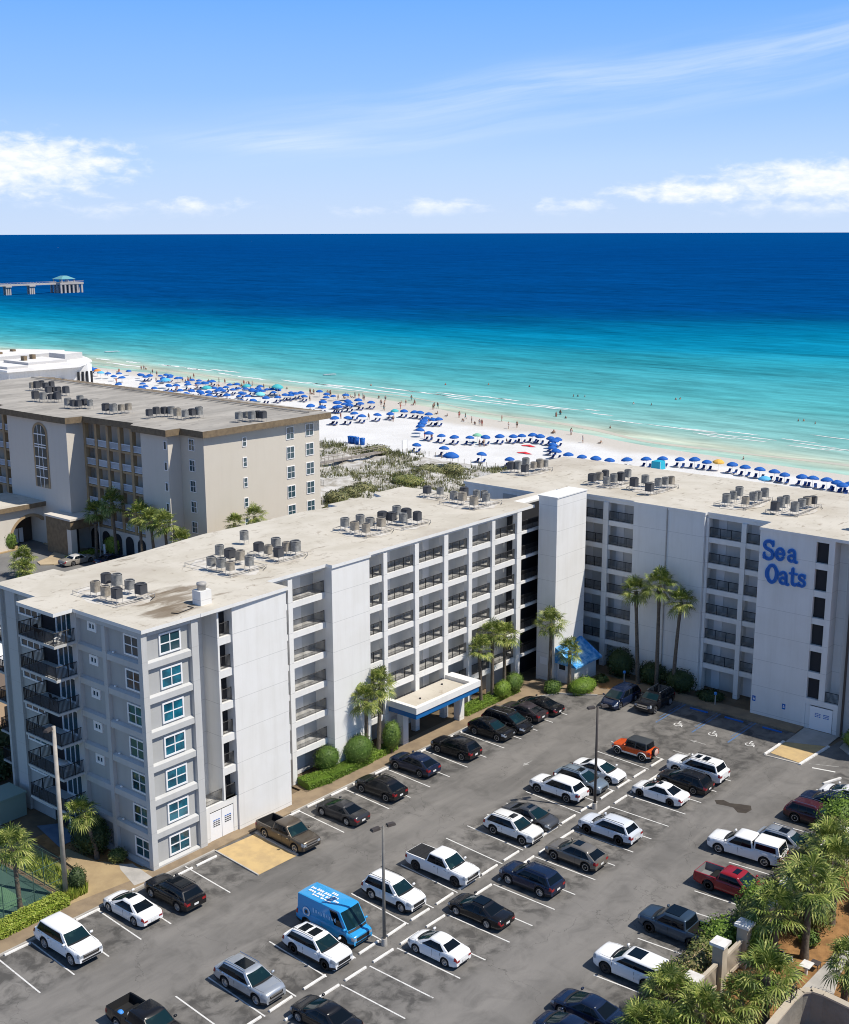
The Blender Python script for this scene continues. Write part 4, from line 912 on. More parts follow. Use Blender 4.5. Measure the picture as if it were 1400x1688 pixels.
CARS = []
def car(*a, **k): CARS.append(make_car(*a, **k)); return CARS[-1]
g1 = 'cars parked nose to the building'
car('parked_suv', 'bigsuv', -10.45, -4.3, 'out', 'large white SUV on big shiny wheels parked by the hedge at the lower left', PW, rim='multi', lift=.05, chrome=True, wr=.45, gc=.42, belt=1.3, H=1.98)
car('parked_sedan', 'sedan', -4.75, -3.55, 'in', 'white sedan with sunroof beside the black SUV nearest the grey end block', PW, sun=((.12, .5, .62),), rim='multi', wb=2.95, L=4.95)
car('parked_suv', 'suv', -1.55, -4.4, 'in', 'black SUV with lit red tail lamp parked against the grey end block', PBK, sun=((.08, .42, .7), (.48, .85, .7)), wb=3.05, L=5.0, rails='black')
car('parked_pickup', 'pickup', 10.1, -4.4, 'out', 'brown pickup truck with empty bed parked beside the tan loading pad', PBRN, cat='pickup', chrome=True, yaw=-3, wins=((.08, .34), (.40, .86)))
car('parked_sedan', 'sedan', 15.95, -4.7, 'in', 'dark grey sedan next to the brown pickup', PDG)
car('parked_suv', 'cross', 21.3, -4.3, 'in', 'black crossover in front of the round clipped bush at the hedge end', PBK, rails='black')
car('parked_suv', 'cross', 26.9, -3.4, 'in', 'dark navy crossover parked just left of the blue canopy', PNV, wr=.36)
car('parked_suv', 'suv', 32.15, -4.05, 'in', 'black SUV parked in front of the blue canopy', PBK, rails='black')
car('parked_suv', 'cross', 37.8, -4.0, 'out', 'black small crossover facing outward at the right end of the blue canopy', PBK, L=4.5, wb=2.75)
car('parked_minivan', 'minivan', 40.4, -4.1, 'out', 'long black minivan facing outward beside the small black crossover', PBK, cat='minivan', rails='chrome')
car('parked_suv', 'cross', 43.65, -3.7, 'in', 'dark grey rounded crossover with wide tail lamps between black cars', PPLUM, H=1.6, xr1=-1.1, xb1=-2.15)
car('parked_sedan', 'sedan', 46.2, -3.9, 'in', 'black sedan with red tail lamps at the far end of the building row', PBK)
car('parked_minivan', 'minivan', 53.2, -9.25, 'west', 'dark blue minivan parked under the three tall palms', PNV, cat='minivan')
car('parked_suv', 'bigsuv', 54.45, -12.6, 'west', 'black SUV with silver roof rails parked under the three tall palms', PBK, rails='chrome', chrome=True, sun=((.1, .5, .65), (.55, .9, .65)), L=5.1, H=1.85)
car('parked_offroader', 'jeep', 42.6, -17.2, 'in', 'orange off-road car with black hard top and a spare wheel on the back', PORG, roof=mat('black_hard_top', (.045, .05, .055), .5), cat='off-road car', trim=PP, rim='alloy')
g2 = 'cars in the middle rows'
car('parked_sedan', 'sedan', 36.6, -17.2, 'out', 'white sedan facing outward between the silver wagon and the orange off-roader', PW)
car('parked_wagon', 'wagon', 33.8, -17.1, 'out', 'silver blue wagon with sunroof behind the middle lamp post', PSB, sun=((.05, .3, .55),), rails='black', cat='car')
car('parked_suv', 'suv', 31.15, -16.3, 'in', 'white SUV showing its tail in front of the silver blue wagon', PW, wb=3.05, L=5.1)
car('parked_sedan', 'sedan', 25.3, -17.6, 'out', 'dark slate sedan with sunroof beside a white SUV', PGR, sun=((.1, .45, .6),))
car('parked_suv', 'suv', 22.55, -17.85, 'out', 'white SUV with sunroof facing outward beside the dark slate sedan', PP, sun=((.08, .3, .55),), rails='black', chrome=True)
car('parked_pickup', 'pickup', 14.1, -17.25, 'out', 'white pickup truck with a three panel black bed cover', PW, cat='pickup', cover=3, rim='dark', chrome=True, wb=3.85, L=5.9)
car('parked_suv', 'suv', 8.75, -17.0, 'out', 'white boxy SUV behind the nearest lamp post', PW, H=1.82, belt=1.16, rails='black', wb=2.9, xr1=-2.0)
VAN = car('parked_van', 'van', 3.0, -16.45, 'out', 'sky blue delivery van with white roof graphics and a round emblem', PVAN, cat='van', rim='dark', plate=False, trim=TRIMB)
car('parked_suv', 'suv', .1, -17.75, 'out', 'white SUV with two dark sunroofs next to the blue van', PW, sun=((.12, .42, .62), (.52, .82, .62)), rails='black', rim='dark', wb=3.0, L=5.0, trim=TRIMB, wins=((.04, .93),))
car('parked_suv', 'suv', -5.45, -17.1, 'out', 'silver SUV with one large sunroof at the near end of the row', PSIL, sun=((.15, .62, .66),), rails='chrome', chrome=True, wb=2.95, L=5.0, trim=TRIMB)
PK = car('parked_pickup', 'pickup', -12.6, -15.7, 'out', 'black pickup truck with odds and ends in its open bed at the bottom edge', PBK, cat='pickup')
car('parked_sedan', 'sedan', -4.95, -23.3, 'in', 'black sedan at the bottom edge just below the silver SUV', PBK)
car('parked_sedan', 'small', 5.45, -23.85, 'in', 'small white sedan alone in the near row right of the blue van', PW, rim='multi')
car('parked_sedan', 'sedan', 11.0, -23.1, 'in', 'black sedan with dark glass roof beside the small white sedan', PBK, wb=2.75, sun=((.03, .95, .8),), H=1.45)
car('parked_suv', 'suv', 16.9, -23.5, 'in', 'dark navy SUV between the black sedan and the taupe crossover', PNV, rails='black')
car('parked_suv', 'cross', 22.2, -24.05, 'in', 'taupe coupe-like crossover with dark sunroof', PTAU, sun=((.12, .5, .62),), rim='alloy', wb=2.95)
car('parked_suv', 'suv', 27.5, -23.75, 'in', 'silver white SUV with black roof rails right below the middle lamp post', paint('white_silver', (.62, .65, .70)), rails='black', rim='dark', wb=3.0, L=5.05)
car('parked_sedan', 'sedan', 36.2, -23.55, 'in', 'white sedan with small sunroof in front of a black wagon', PW, rim='dark', sun=((.1, .42, .5),), wb=2.95)
car('parked_wagon', 'wagon', 39.5, -24.1, 'in', 'black wagon squeezed between a white sedan and a white SUV', PBK, rails='black')
car('parked_suv', 'bigsuv', 42.35, -23.8, 'in', 'long white SUV with two sunroofs in the far corner of the middle rows', PW, sun=((.14, .32, .5), (.42, .64, .55)), rails='black')
car('parked_pickup', 'pickup', 31.6, -33.8, 'in', 'white pickup truck with a white camper cap over the bed', PW, cat='pickup', cap=PW, yaw=4, wb=3.75, L=5.95, chrome=True)
car('parked_pickup', 'pickup', 25.8, -35.7, 'out', 'dark red pickup truck with open grey bed', PRED, cat='pickup', L=5.5, wb=3.3, H=1.8, fo=.95, xb0=1.35, xr0=.6, xr1=-.85, xb1=-1.0, bed=(-1.06, .62), bedm=mat('bed_liner', (.2, .2, .2), .8), sun=((.15, .45, .5),), rim='dark')
car('parked_suv', 'wagon', 34.5, -36.1, 'out', 'silver crossover with sunroof behind the capped white pickup', PSIL, sun=((.15, .5, .6),), rails='chrome')
car('parked_suv', 'suv', 40.3, -35.9, 'out', 'dark maroon SUV half hidden by the round tree at the right', PMAR, rails='chrome')
car('parked_suv', 'suv', 43.1, -35.8, 'in', 'navy SUV next to the dark maroon one at the right edge', PNV, rails='chrome')
car('parked_sedan', 'sedan', 45.9, -36.3, 'in', 'white sedan at the right edge behind the navy SUV', PW)
car('parked_pickup', 'pickup', 17.95, -35.2, 'in', 'slate blue crew cab pickup pushed into the bushes', PBLU, cat='pickup', wb=3.3, L=5.5, fo=.95, sun=((.05, .7, .8),), rim='dark', xr1=-1.0, xb1=-1.15, bed=(-1.25, .62))
car('parked_suv', 'bigsuv', 11.8, -35.35, 'in', 'white SUV with black sunroof nosing out of the flowering bushes', PW, sun=((.1, .48, .68),), rim='dark', L=5.1, H=1.8)
car('parked_sedan', 'sedan', 6.1, -35.5, 'in', 'dark blue sedan near the bottom edge by the fan palms', PNV)
car('parked_sedan', 'small', 3.5, -35.7, 'in', 'small dark blue car cut by the bottom edge', PNV)
car('parked_sedan', 'sedan', 50.2, 82.6, 'east', 'old beige saloon with a white roof by the hotel driveway', paint('beige', (.27, .245, .21)), roof=paint('cream', (.55, .53, .50)), L=5.5, wb=3.0, fo=1.1, W=1.95, H=1.45, xr1=-1.05, xb1=-1.55, xb0=1.0, xr0=.45, chrome=True)
car('parked_sedan', 'sedan', 53.4, 78.9, 'east', 'dark blue car mostly hidden behind the flat roof edge', PNV)
# van graphics
g = MB(); rz = 2.566
def dab(x0, x1, y0, y1):
    for q in range(3): xa_ = x0 + (x1 - x0) * q / 3; g.add([(xa_, y0 + .03 * (q % 2), rz), (xa_ + (x1 - x0) * .27, y0 + .02, rz), (xa_ + (x1 - x0) * .25, y1 - .03 * q, rz), (xa_ + .02, y1, rz)], [(0, 1, 2, 3)], FRAME)
for i, (xa, xb, ya, yb) in enumerate(((-2.2, -1.5, -.35, -.12), (-1.4, -.7, -.35, -.08), (-.6, .1, -.33, -.1), (.2, .7, -.34, -.12), (-2.3, -1.85, .0, .24), (-1.75, -1.1, .02, .3), (-1.0, -.35, .0, .26), (-.25, .35, .03, .25), (-.6, .0, .36, .6), (-1.6, -.9, -.62, -.45), (-.8, .3, -.62, -.44))): dab(xa, xb, ya, yb)
g.build('roof_graphic', VAN)
g = MB(); yy = -1.034
g.add([(-1.75 + .36 * math.cos(k * math.pi / 10), yy, 1.35 + .36 * math.sin(k * math.pi / 10)) for k in range(20)], [tuple(range(20))], FRAME)
g.add([(-1.75 + .24 * math.cos(k * math.pi / 10), yy - .004, 1.35 + .24 * math.sin(k * math.pi / 10)) for k in range(20)], [tuple(range(20))], PVAN)
g.add([(-1.75 + .15 * math.cos(k * math.pi / 5), yy - .008, 1.35 + .15 * math.sin(k * math.pi / 5)) for k in range(10)], [tuple(range(10))], RIMD); g.build('side_emblem', VAN); g = MB()
for i in range(9): xx = -1.1 + i * .26; g.add([(xx, yy, 1.55 + .06 * (i % 3)), (xx + .15, yy, 1.55 + .05 * (i % 2)), (xx + .15, yy, 1.92 - .07 * (i % 4)), (xx, yy, 1.9 - .05 * (i % 3))], [(0, 1, 2, 3)], mat('pale_blue_print', (.30, .56, .80), .4))
g.build('side_graphic', VAN)
tj = mat('cargo_blue', (.05, .25, .7), .5)
ct = thing('cargo_bundle', 'heap of blue and white odds and ends lying in the black pickup bed', 'cargo', (-12.6, -14.2, .63))
for i in range(7):
    m = MB(); r = rnd.uniform(.12, .26); m.lathe([(.0, 0), (r, .02), (r * 1.05, r), (r * .6, r * 1.7), (.0, r * 1.8)], [tj, FRAME, PRED, tj, GREY][i % 5], 9, (rnd.uniform(-.6, .6), rnd.uniform(-.8, .8), 0)); m.build('bundle', ct)

# wheel stops
WSM = None
def wheel_stop(x, y, lab, rz=0, mt=None, L=2.0):
    m = MB(); h = L / 2
    pr = [(-.09, 0), (.09, 0), (.075, .1), (.045, .13), (-.045, .13), (-.075, .1)]
    vs = [(-h, a, b) for a, b in pr] + [(h, a, b) for a, b in pr]
    m.add(vs, [(i, (i + 1) % 6, 6 + (i + 1) % 6, 6 + i) for i in range(6)] + [tuple(range(5, -1, -1)), tuple(range(6, 12))], mt or KERBW)
    o = m.build('wheel_stop', None, (x, y, .002), recalc=True); o.rotation_euler = (0, 0, rz + R(rnd.uniform(-1.5, 1.5)))
    tag(o, lab[0], 'wheel stop', lab[1])
la = ('white concrete wheel stop in the row along the building', 'wheel stops along the building'); lb = ('white concrete wheel stop in the upper line of the middle rows', 'wheel stops in the upper middle line'); lc = ('white concrete wheel stop in the lower line of the middle rows', 'wheel stops in the lower middle line')
for x in (-15.4, -12.6, -9.8, -6.9, -4.3, 1.3, 3.7, 13.4, 16.3, 19.2, 22.0, 24.9, 28.5, 31.3, 34.5, 37.4, 40.2, 43.2, 46.0): wheel_stop(x, -1.25 if x > 10 or x < 0 else -1.8, la)
for x in (-13.5, -10.7, -8.0, -5.3, -2.25, .5, 3.0, 5.87, 8.47, 11.27, 14.0, 16.75, 19.6, 22.4, 25.0, 27.7, 30.6, 33.7, 36.5, 39.3, 42.4): wheel_stop(x, -19.7, lb)
for x in (-10.8, -8.1, -5.3, -2.45, .15, 2.9, 5.7, 8.5, 11.3, 14.1, 17, 19.7, 22.4, 25.3, 28.0, 30.9, 33.7, 36.5, 39.3, 42.0): wheel_stop(x, -21.12, lc)
for y in (-16.6, -20.5, -24.6): wheel_stop(56.55, y, ('blue painted wheel stop in the shaded accessible bays', 'blue wheel stops'), R(90), SIGNB)


def lone_stop(x, y, rz, lab):
    m = MB(); m.box(-1.1, 1.1, -.1, .1, 0, .14, KERBW); o = m.build('wheel_stop', None, (x, y, .003)); o.rotation_euler = (0, 0, rz); tag(o, lab, 'wheel stop')
lone_stop(49.0, -33.75, R(-20), 'slanted white wheel stop in front of the white sedan at the right edge')

# lamp posts
def lamp_post(name, label, loc, h, heads, pm, r=.11):
    t = thing(name, label, 'lamp post', loc)
    p = MB(); p.bar((0, 0, .0), (0, 0, .55), .22, CONC, 12, .2) if r < .15 else None; p.bar((0, 0, .0), (0, 0, h), r * 1.15, pm, 8, r * .85, True); p.build('pole', t)
    for a in heads:
        hd = MB(); c, s = math.cos(R(a)), math.sin(R(a))
        hd.bar((0, 0, h - .1), (c * .35, s * .35, h - .02), .035, LAMPH)
        q = lambda u, v, z: (c * u - s * v, s * u + c * v, h + z)
        hd.add([q(.3, -.17, -.12), q(.95, -.2, -.12), q(.95, .2, -.12), q(.3, .17, -.12), q(.32, -.14, .08), q(.9, -.15, .04), q(.9, .15, .04), q(.32, .14, .08)],
               [(4, 5, 6, 7), (0, 1, 5, 4), (1, 2, 6, 5), (2, 3, 7, 6), (3, 0, 4, 7)], LAMPH); hd.add([q(.3, -.17, -.121), q(.95, -.2, -.121), q(.95, .2, -.121), q(.3, .17, -.121)], [(3, 2, 1, 0)], LENS); hd.build('lamp_head', t)
    return t
lamp_post('lamp_post', 'twin headed grey lamp post between the blue van and the boxy white SUV', (3.95, -20.3, 0), 8.95, (-15, 165), STEELD)
lamp_post('lamp_post', 'single headed brown lamp post in the middle of the upper car rows', (30.85, -20.3, 0), 9.3, (150, -30), LAMPH)
lamp_post('lamp_post', 'tall weathered pole with a small lamp in front of the grey end block', (-6.42, 2.15, 0), 13.5, (200,), POLEM, .17)
lamp_post('lamp_post', 'slim grey street lamp by the hotel driveway', (53.05, 80.9, 0), 6.0, (170,), STEEL, .07)
AC={'main_k1': [(2.93, 9.57), (4.99, 11.01), (5.2, 9.85), (2.77, 8.0), (2.95, 6.78), (5.19, 8.12), (4.95, 6.35)], 'main_k2': [(22.07, 13.27), (16.97, 10.82), (16.86, 9.32), (16.98, 8.1), (14.1, 8.59), (14.28, 7.48), (14.12, 6.16), (16.19, 6.05)], 'main_k3': [(20.09, 9.11), (20.02, 7.8), (22.14, 9.04), (19.83, 6.24), (21.68, 7.18), (22.2, 6.54)], 'main_k4': [(32.01, 9.75), (31.54, 7.99), (33.78, 9.37), (33.67, 7.95), (31.53, 6.51), (34.26, 7.0)], 'main_k5': [(36.23, 8.59), (36.8, 7.89), (39.16, 9.28), (37.18, 6.69), (38.44, 7.37), (38.42, 5.91)], 'main_k6': [(49.09, 13.56), (49.62, 12.15)], 'main_k7': [(48.54, 9.38), (48.65, 8.24), (50.55, 9.54), (47.67, 5.94), (50.53, 7.81), (51.21, 7.27), (50.02, 6.13)], 'sea_k1': [(66.37, 14.75), (66.9, 14.1), (69.41, 14.73), (66.03, 12.45), (68.57, 12.97), (69.51, 12.73), (70.4, 12.58)], 'sea_k2': [(66.25, 3.14), (67.63, 3.04), (69.34, 3.27), (66.09, 1.09), (67.45, 0.98), (68.59, 0.72), (70.99, 1.24)], 'sea_k3': [(66.85, -2.04), (69.11, -2.17), (65.57, -4.76), (68.58, -4.16), (69.95, -4.3), (70.6, -4.67)], 'sea_k4': [(65.59, -14.02), (67.52, -13.85), (69.68, -13.49), (66.08, -15.95), (68.32, -15.8), (69.22, -15.92), (70.83, -15.91)], 'sea_k5': [(65.28, -19.61), (67.31, -19.34), (69.01, -19.16), (66.02, -21.42), (68.69, -21.03), (69.83, -21.11), (70.8, -21.35)], 'hotel_k1': [(68.81, 121.3), (69.32, 120.67), (70.93, 121.74), (70.33, 119.4), (71.54, 119.43), (66.87, 113.33), (67.95, 113.42), (67.92, 112.02), (68.55, 110.66)], 'hotel_k2': [(61.0, 108.15), (61.33, 106.4), (62.14, 105.4), (62.81, 104.56)], 'hotel_k3': [(59.66, 96.97), (59.73, 95.66), (60.27, 94.98), (62.29, 97.45), (61.35, 94.87), (61.41, 93.57)], 'hotel_k4': [(59.82, 87.2), (60.11, 85.69), (61.31, 85.35), (62.46, 85.1)], 'hotel_k5': [(60.64, 77.56), (62.37, 78.12), (63.4, 77.53), (64.07, 76.7), (63.27, 74.3), (63.35, 72.54), (64.95, 72.89), (66.03, 72.57)], 'hotel_k6': [(66.87, 64.59), (68.34, 64.72), (68.2, 63.26), (69.45, 63.34), (69.63, 62.46)]}
UMB={'right': [(165.37, 71.55), (165.65, 68.29), (165.24, 64.69), (165.3, 61.4), (167.71, 58.43), (171.32, 56.01), (173.94, 53.6), (176.23, 50.79), (177.25, 47.92), (176.99, 45.05), (176.89, 39.32), (175.9, 35.99), (175.28, 32.66), (174.53, 29.21), (174.14, 26.83), (173.77, 23.08), (173.37, 20.82), (173.06, 17.81), (172.18, 15.56), (170.86, 13.9), (172.87, 13.41)], 'mid': [(168.76, 113.25), (168.33, 109.06), (168.48, 105.18), (170.22, 102.12), (172.49, 99.33), (175.83, 97.5), (178.44, 95.67), (180.21, 94.43), (182.33, 92.74), (181.73, 90.23)], 'lone': [(154.99, 105.43), (154.78, 97.3), (144.83, 87.31, 1.5), (153.96, 86.34), (153.39, 78.28)], 'curve1': [(187.54, 129.79), (183.99, 127.54), (179.93, 124.52), (175.93, 121.66), (171.55, 118.52)], 'curve2': [(181.12, 85.07), (181.37, 87.02), (178.3, 84.1), (174.67, 82.06), (170.98, 79.44), (167.58, 76.29)], 'back': [(184.33, 168.48), (184.89, 164.59), (187.86, 162.18), (195.01, 168.32), (196.94, 165.92), (191.84, 161.08), (201.64, 166.87), (196.53, 161.11), (199.88, 160.27), (172.16, 147.7), (174.82, 145.52), (182.06, 149.79), (179.2, 144.63), (183.84, 143.48), (187.97, 142.47), (193.61, 142.65), (194.3, 139.39), (194.27, 137.63), (193.76, 134.12), (187.67, 125.73), (186.72, 126.92)], 'crowd': [(180.1, 237.22), (183.36, 235.56), (203.04, 263.51), (201.09, 263.11), (202.25, 255.14), (205.46, 255.76), (178.13, 224.09), (180.17, 223.83), (176.33, 217.36), (184.54, 224.57), (190.89, 234.35), (189.52, 236.05), (194.92, 233.48), (180.12, 216.34), (185.68, 220.82), (198.61, 233.1), (187.2, 218.93), (199.99, 231.37), (207.84, 237.24), (194.93, 221.14), (182.86, 209.23), (180.18, 203.86), (176.76, 205.98), (190.79, 214.46), (191.55, 213.52), (198.26, 219.42), (185.57, 204.39), (196.25, 213.91), (192.55, 206.14), (179.95, 191.58), (206.32, 223.48), (198.87, 208.29), (203.4, 210.58), (199.1, 204.11), (188.5, 198.56), (183.37, 190.76), (188.71, 191.13), (202.67, 203.56), (192.42, 190.07), (196.86, 191.81), (197.97, 190.44), (200.51, 190.97), (203.09, 191.51), (198.74, 185.82), (184.84, 168.95), (192.81, 172.22), (185.31, 165.18), (193.76, 167.69), (188.22, 161.57), (172.68, 148.02), (204.03, 297.34)]}
UODD=[(177.77, 42.91, 'yellow', 1.1), (166.76, 27.55, 'light', 1.1), (192.11, 144.51, 'teal', 1.0), (173.63, 102.54, 'green', 1.0), (193.98, 243.15, 'light', 1.8), (189.67, 218.18, 'teal', 1.7), (203.0, 215.13, 'teal', 1.3), (190.7, 195.83, 'cyan', 1.5), (202.94, 201.66, 'teal2', 2.0), (196.43, 281.45, 'light', 1.3), (200.68, 289.11, 'orange', 1.2)]
PEOPLE=[(224.46, 114.63), (227.68, 115.49), (199.76, 93.5), (196.99, 110.56), (199.96, 110.04), (204.39, 132.34), (215.82, 149.22), (212.48, 148.14), (224.26, 166.3), (215.23, 157.95), (214.57, 160.11), (195.82, 118.87), (195.67, 117.98), (198.28, 97.8), (170.08, 113.44), (170.83, 116.23), (169.48, 98.63), (170.77, 98.34), (178.58, 97.53), (206.94, 161.54), (200.2, 155.73), (188.24, 143.09), (216.54, 178.8), (216.47, 180.36), (216.73, 182.24), (212.98, 183.22), (214.74, 183.24), (216.31, 183.5), (215.73, 191.73), (215.24, 192.35), (214.49, 198.66), (223.36, 113.91), (227.53, 115.31), (199.27, 93.14), (198.25, 97.62), (192.29, 80.37), (190.68, 84.31), (226.42, 298.66), (227.02, 297.91), (228.33, 298.46), (216.4, 276.77), (209.41, 254.19), (209.96, 253.51), (210.5, 252.83), (212.94, 254.35), (216.43, 236.49), (216.15, 232.47), (218.49, 233.92), (218.36, 229.71), (213.82, 219.28), (218.04, 213.19), (215.0, 199.38), (213.85, 196.93), (215.86, 192.91), (215.4, 191.19)]
SWIM=[(243.61, 200.34), (260.53, 182.7), (269.36, 171.68), (273.35, 158.14), (222.68, 110.38), (258.73, 110.85), (259.93, 105.68), (274.89, 105.99), (276.57, 105.46), (256.91, 60.02), (257.81, 58.92), (254.99, 54.6), (262.12, 133.79), (262.95, 132.77), (263.41, 130.57), (215.65, 92.16), (223.03, 110.6), (195.98, 46.04)]
FOAM=[(237.1, 126.76, 80), (240.75, 113.81, 28), (235.22, 107.14, 40), (227.45, 94.61, 60), (226.52, 78.18, 120), (227.23, 73.38, 60), (229.3, 62.6, 60), (223.97, 64.9, 60), (222.04, 68.87, 40), (224.74, 56.14, 60), (221.05, 56.62, 60), (227.21, 46.53, 65), (223.41, 41.45, 70), (219.04, 41.16, 70), (236.9, 41.16, 90), (220.23, 35.99, 40), (221.69, 33.28, 60), (220.03, 63.48, 50), (236.13, 214.88, 80), (241.39, 187.13, 90), (240.44, 173.89, 80), (242.86, 164.69, 70), (239.49, 163.56, 80), (244.03, 144.66, 40), (238.1, 141.41, 90), (239.15, 125.23, 100), (236.23, 192.74, 150), (232.51, 202.33, 120), (244.87, 153.13, 60), (235.39, 150.39, 120), (240.98, 341.67, 35), (241.54, 323.54, 30), (242.0, 303.96, 30), (242.29, 299.0, 45), (239.73, 285.47, 30), (243.49, 272.12, 60), (236.99, 264.63, 30), (233.43, 317.06, 90), (235.86, 227.5, 60), (234.14, 248.37, 80), (240.89, 282.92, 60), (236.57, 213.23, 60)]
BM={'tent': [(171.48, 53.34)], 'kayak': [(256.66, 231.95)], 'boat': [(261.43, 364.53), (262.23, 366.39)], 'redsail': [(177.23, 90.39), (168.92, 85.59)], 'bins': [(154.74, 125.52), (154.78, 124.59), (154.64, 123.44), (154.47, 121.44)], 'sign': [(152.65, 106.79)], 'chair': [(173.14, 47.52)]}

# ------------------------------------------------------------------ vegetation
PALML = mat_leaf('palm_leaf', (.045, .085, .014), (.16, .21, .035), (.42, .43, .13)); PALMD = mat_leaf('palm_leaf_dark', (.03, .06, .015), (.075, .105, .025), (.17, .18, .055))
TRUNKM = mat('palm_bark', (.17, .135, .10), .9, (.10, .08, .06), 5, bump=.5, bscale=12)
HEDGEL = mat_leaf('hedge_leaf', (.05, .10, .012), (.12, .20, .022), (.22, .30, .05)); TOPL = mat_leaf('topiary_leaf', (.03, .07, .012), (.075, .135, .022), (.15, .21, .045))
DARKL = mat_leaf('dark_shrub_leaf', (.018, .035, .012), (.035, .06, .018), (.06, .085, .03)); BUSHL = mat_leaf('garden_bush_leaf', (.045, .075, .018), (.12, .15, .035), (.25, .24, .08)); FLOWL = mat_leaf('flowering_bush_leaf', (.06, .085, .025), (.15, .16, .05), (.38, .27, .16))
YELL = mat_leaf('yellow_green_leaf', (.12, .18, .02), (.24, .30, .04), (.38, .40, .08)); DUNEL = mat_leaf('dune_leaf', (.07, .085, .03), (.15, .16, .06), (.27, .25, .12))
def palm_crown(seed, mt, n=34, size=1.0):
    r = random.Random(seed); mb = MB()
    for i in range(n):
        az = i * 2.39996 + r.uniform(-.25, .25); t = (i + .5) / n
        el = R(78 - 118 * t ** 1.05 + r.uniform(-10, 10)); pl = size * r.uniform(.55, .95)
        d = Vector((math.cos(az) * math.cos(el), math.sin(az) * math.cos(el), math.sin(el))); side = Vector((-math.sin(az), math.cos(az), 0)); up = d.cross(side) * -1
        if up.z < 0 and el > 0: up = -up
        p0 = d * .08 + Vector((0, 0, .1)); p1 = p0 + d * pl + Vector((0, 0, -.12 * pl * (1 - math.sin(el))))
        mb.add([p0 - side * .02, p0 + side * .02, p1 + side * .012, p1 - side * .012], [(0, 1, 2, 3)], mt)
        fan = size * r.uniform(.72, 1.0); nb_ = 15; roll = r.uniform(-.4, .4)
        s2 = side * math.cos(roll) + up * math.sin(roll)
        for k in range(nb_):
            a = R(-118 + 236 * k / (nb_ - 1)); L = fan * (1 - .22 * abs(k / (nb_ - 1) * 2 - 1)) * r.uniform(.88, 1.08)
            dr_ = d * math.cos(a) + s2 * math.sin(a) + up * (.12 * abs(math.sin(a)))
            perp = (s2 * math.cos(a) - d * math.sin(a)) * (.042 * size)
            m1 = p1 + dr_ * L * .55; tip = p1 + dr_ * L + Vector((0, 0, -.30 * L * r.uniform(.6, 1.3)))
            mb.add([p1, m1 - perp, m1 + perp, tip], [(0, 1, 2), (1, 3, 2)], mt)
    # old drooping skirt
    for i in range(12):
        az = r.uniform(0, 6.28); L = size * r.uniform(.5, .9); d = Vector((math.cos(az) * .45, math.sin(az) * .45, -.9)); side = Vector((-math.sin(az), math.cos(az), 0)) * .13
        mb.add([Vector((0, 0, 0)), d * L * .6 - side, d * L * .6 + side, d * L], [(0, 1, 2), (1, 3, 2)], mt)
    return mb.mesh('crown')
CROWN = [palm_crown(s, PALML) for s in (3, 5, 11)] ; CROWND = palm_crown(21, PALMD)
def palm(x, y, h, label, r=1.5, lean=(0, 0), var=0, rz=None, group=None, z=0, tr=.15, dark=False, curve=0, mesh=None):
    t = thing('palm_tree', label, 'palm tree', (x, y, z), 0, group)
    pts = []; rs = []
    for i in range(9):
        s_ = i / 8; pts.append((lean[0] * s_ ** (1.6 if curve else 1), lean[1] * s_ ** (1.6 if curve else 1), h * s_)); rs.append(tr * (1.25 - .35 * s_) * (1 + .08 * (i % 2)))
    rs[0] *= 1.3; rs[-1] *= 1.25; rs[-2] *= 1.15
    mb = MB(); mb.tube(pts, rs, TRUNKM, 9)
    for i in range(10):                                    # leaf stubs under the crown
        a = i * 2.4; zz = h - .15 - .06 * i; q = Vector((lean[0], lean[1], zz))
        mb.bar(q, q + Vector((math.cos(a) * .28, math.sin(a) * .28, .22)), .035, TRUNKM, 3)
    mb.build('trunk', t)
    c = link('crown', mesh or (CROWND if dark else CROWN[var % 3]), t, (lean[0], lean[1], h - .05), (rnd.uniform(-.12, .12), rnd.uniform(-.12, .12), rnd.uniform(0, 6.28) if rz is None else rz))
    c.scale = (r / 1.75,) * 3
    return t
def leaf_cloud(mb, c, rad, n, size, mt, core=None, r=rnd, surf=.55, flat=0):
    for i in range(n):
        while True:
            v = Vector((r.uniform(-1, 1), r.uniform(-1, 1), r.uniform(-1, 1)))
            if .05 < v.length <= 1: break
        q = v.normalized() * (surf + (1 - surf) * r.random()) if surf < 1 else v.normalized()
        bump = 1 + .20 * noise.noise(q * 2.3 + Vector((c[0] + rad[0] * 7, c[1], 0))) + .09 * noise.noise(q * 6 + Vector((rad[1] * 9, 0, 3))) + (r.random() ** 6) * .16
        p = Vector((c[0] + q.x * rad[0] * bump, c[1] + q.y * rad[1] * bump, c[2] + q.z * rad[2] * bump))
        nrm = (q.normalized() + Vector((r.uniform(-.8, .8), r.uniform(-.8, .8), r.uniform(-.3, .9)))).normalized()
        u = nrm.orthogonal().normalized(); w2 = nrm.cross(u); a = r.uniform(0, 6.28); u, w2 = u * math.cos(a) + w2 * math.sin(a), w2 * math.cos(a) - u * math.sin(a)
        s_ = size * r.uniform(.6, 1.4)
        mb.add([p - u * s_ * .5, p + w2 * s_ * .28, p + u * s_ * .5, p - w2 * s_ * .28], [(0, 1, 2, 3)], mt)
    if core:
        k = core; rings = []
        for i in range(9):
            th = math.pi * i / 8; row = []
            for j in range(13):
                ph = 2 * math.pi * j / 12; row.append((c[0] + rad[0] * k * math.sin(th) * math.cos(ph), c[1] + rad[1] * k * math.sin(th) * math.sin(ph), c[2] + rad[2] * k * math.cos(th)))
            rings.append(row)
        mb.grid(rings, mt)
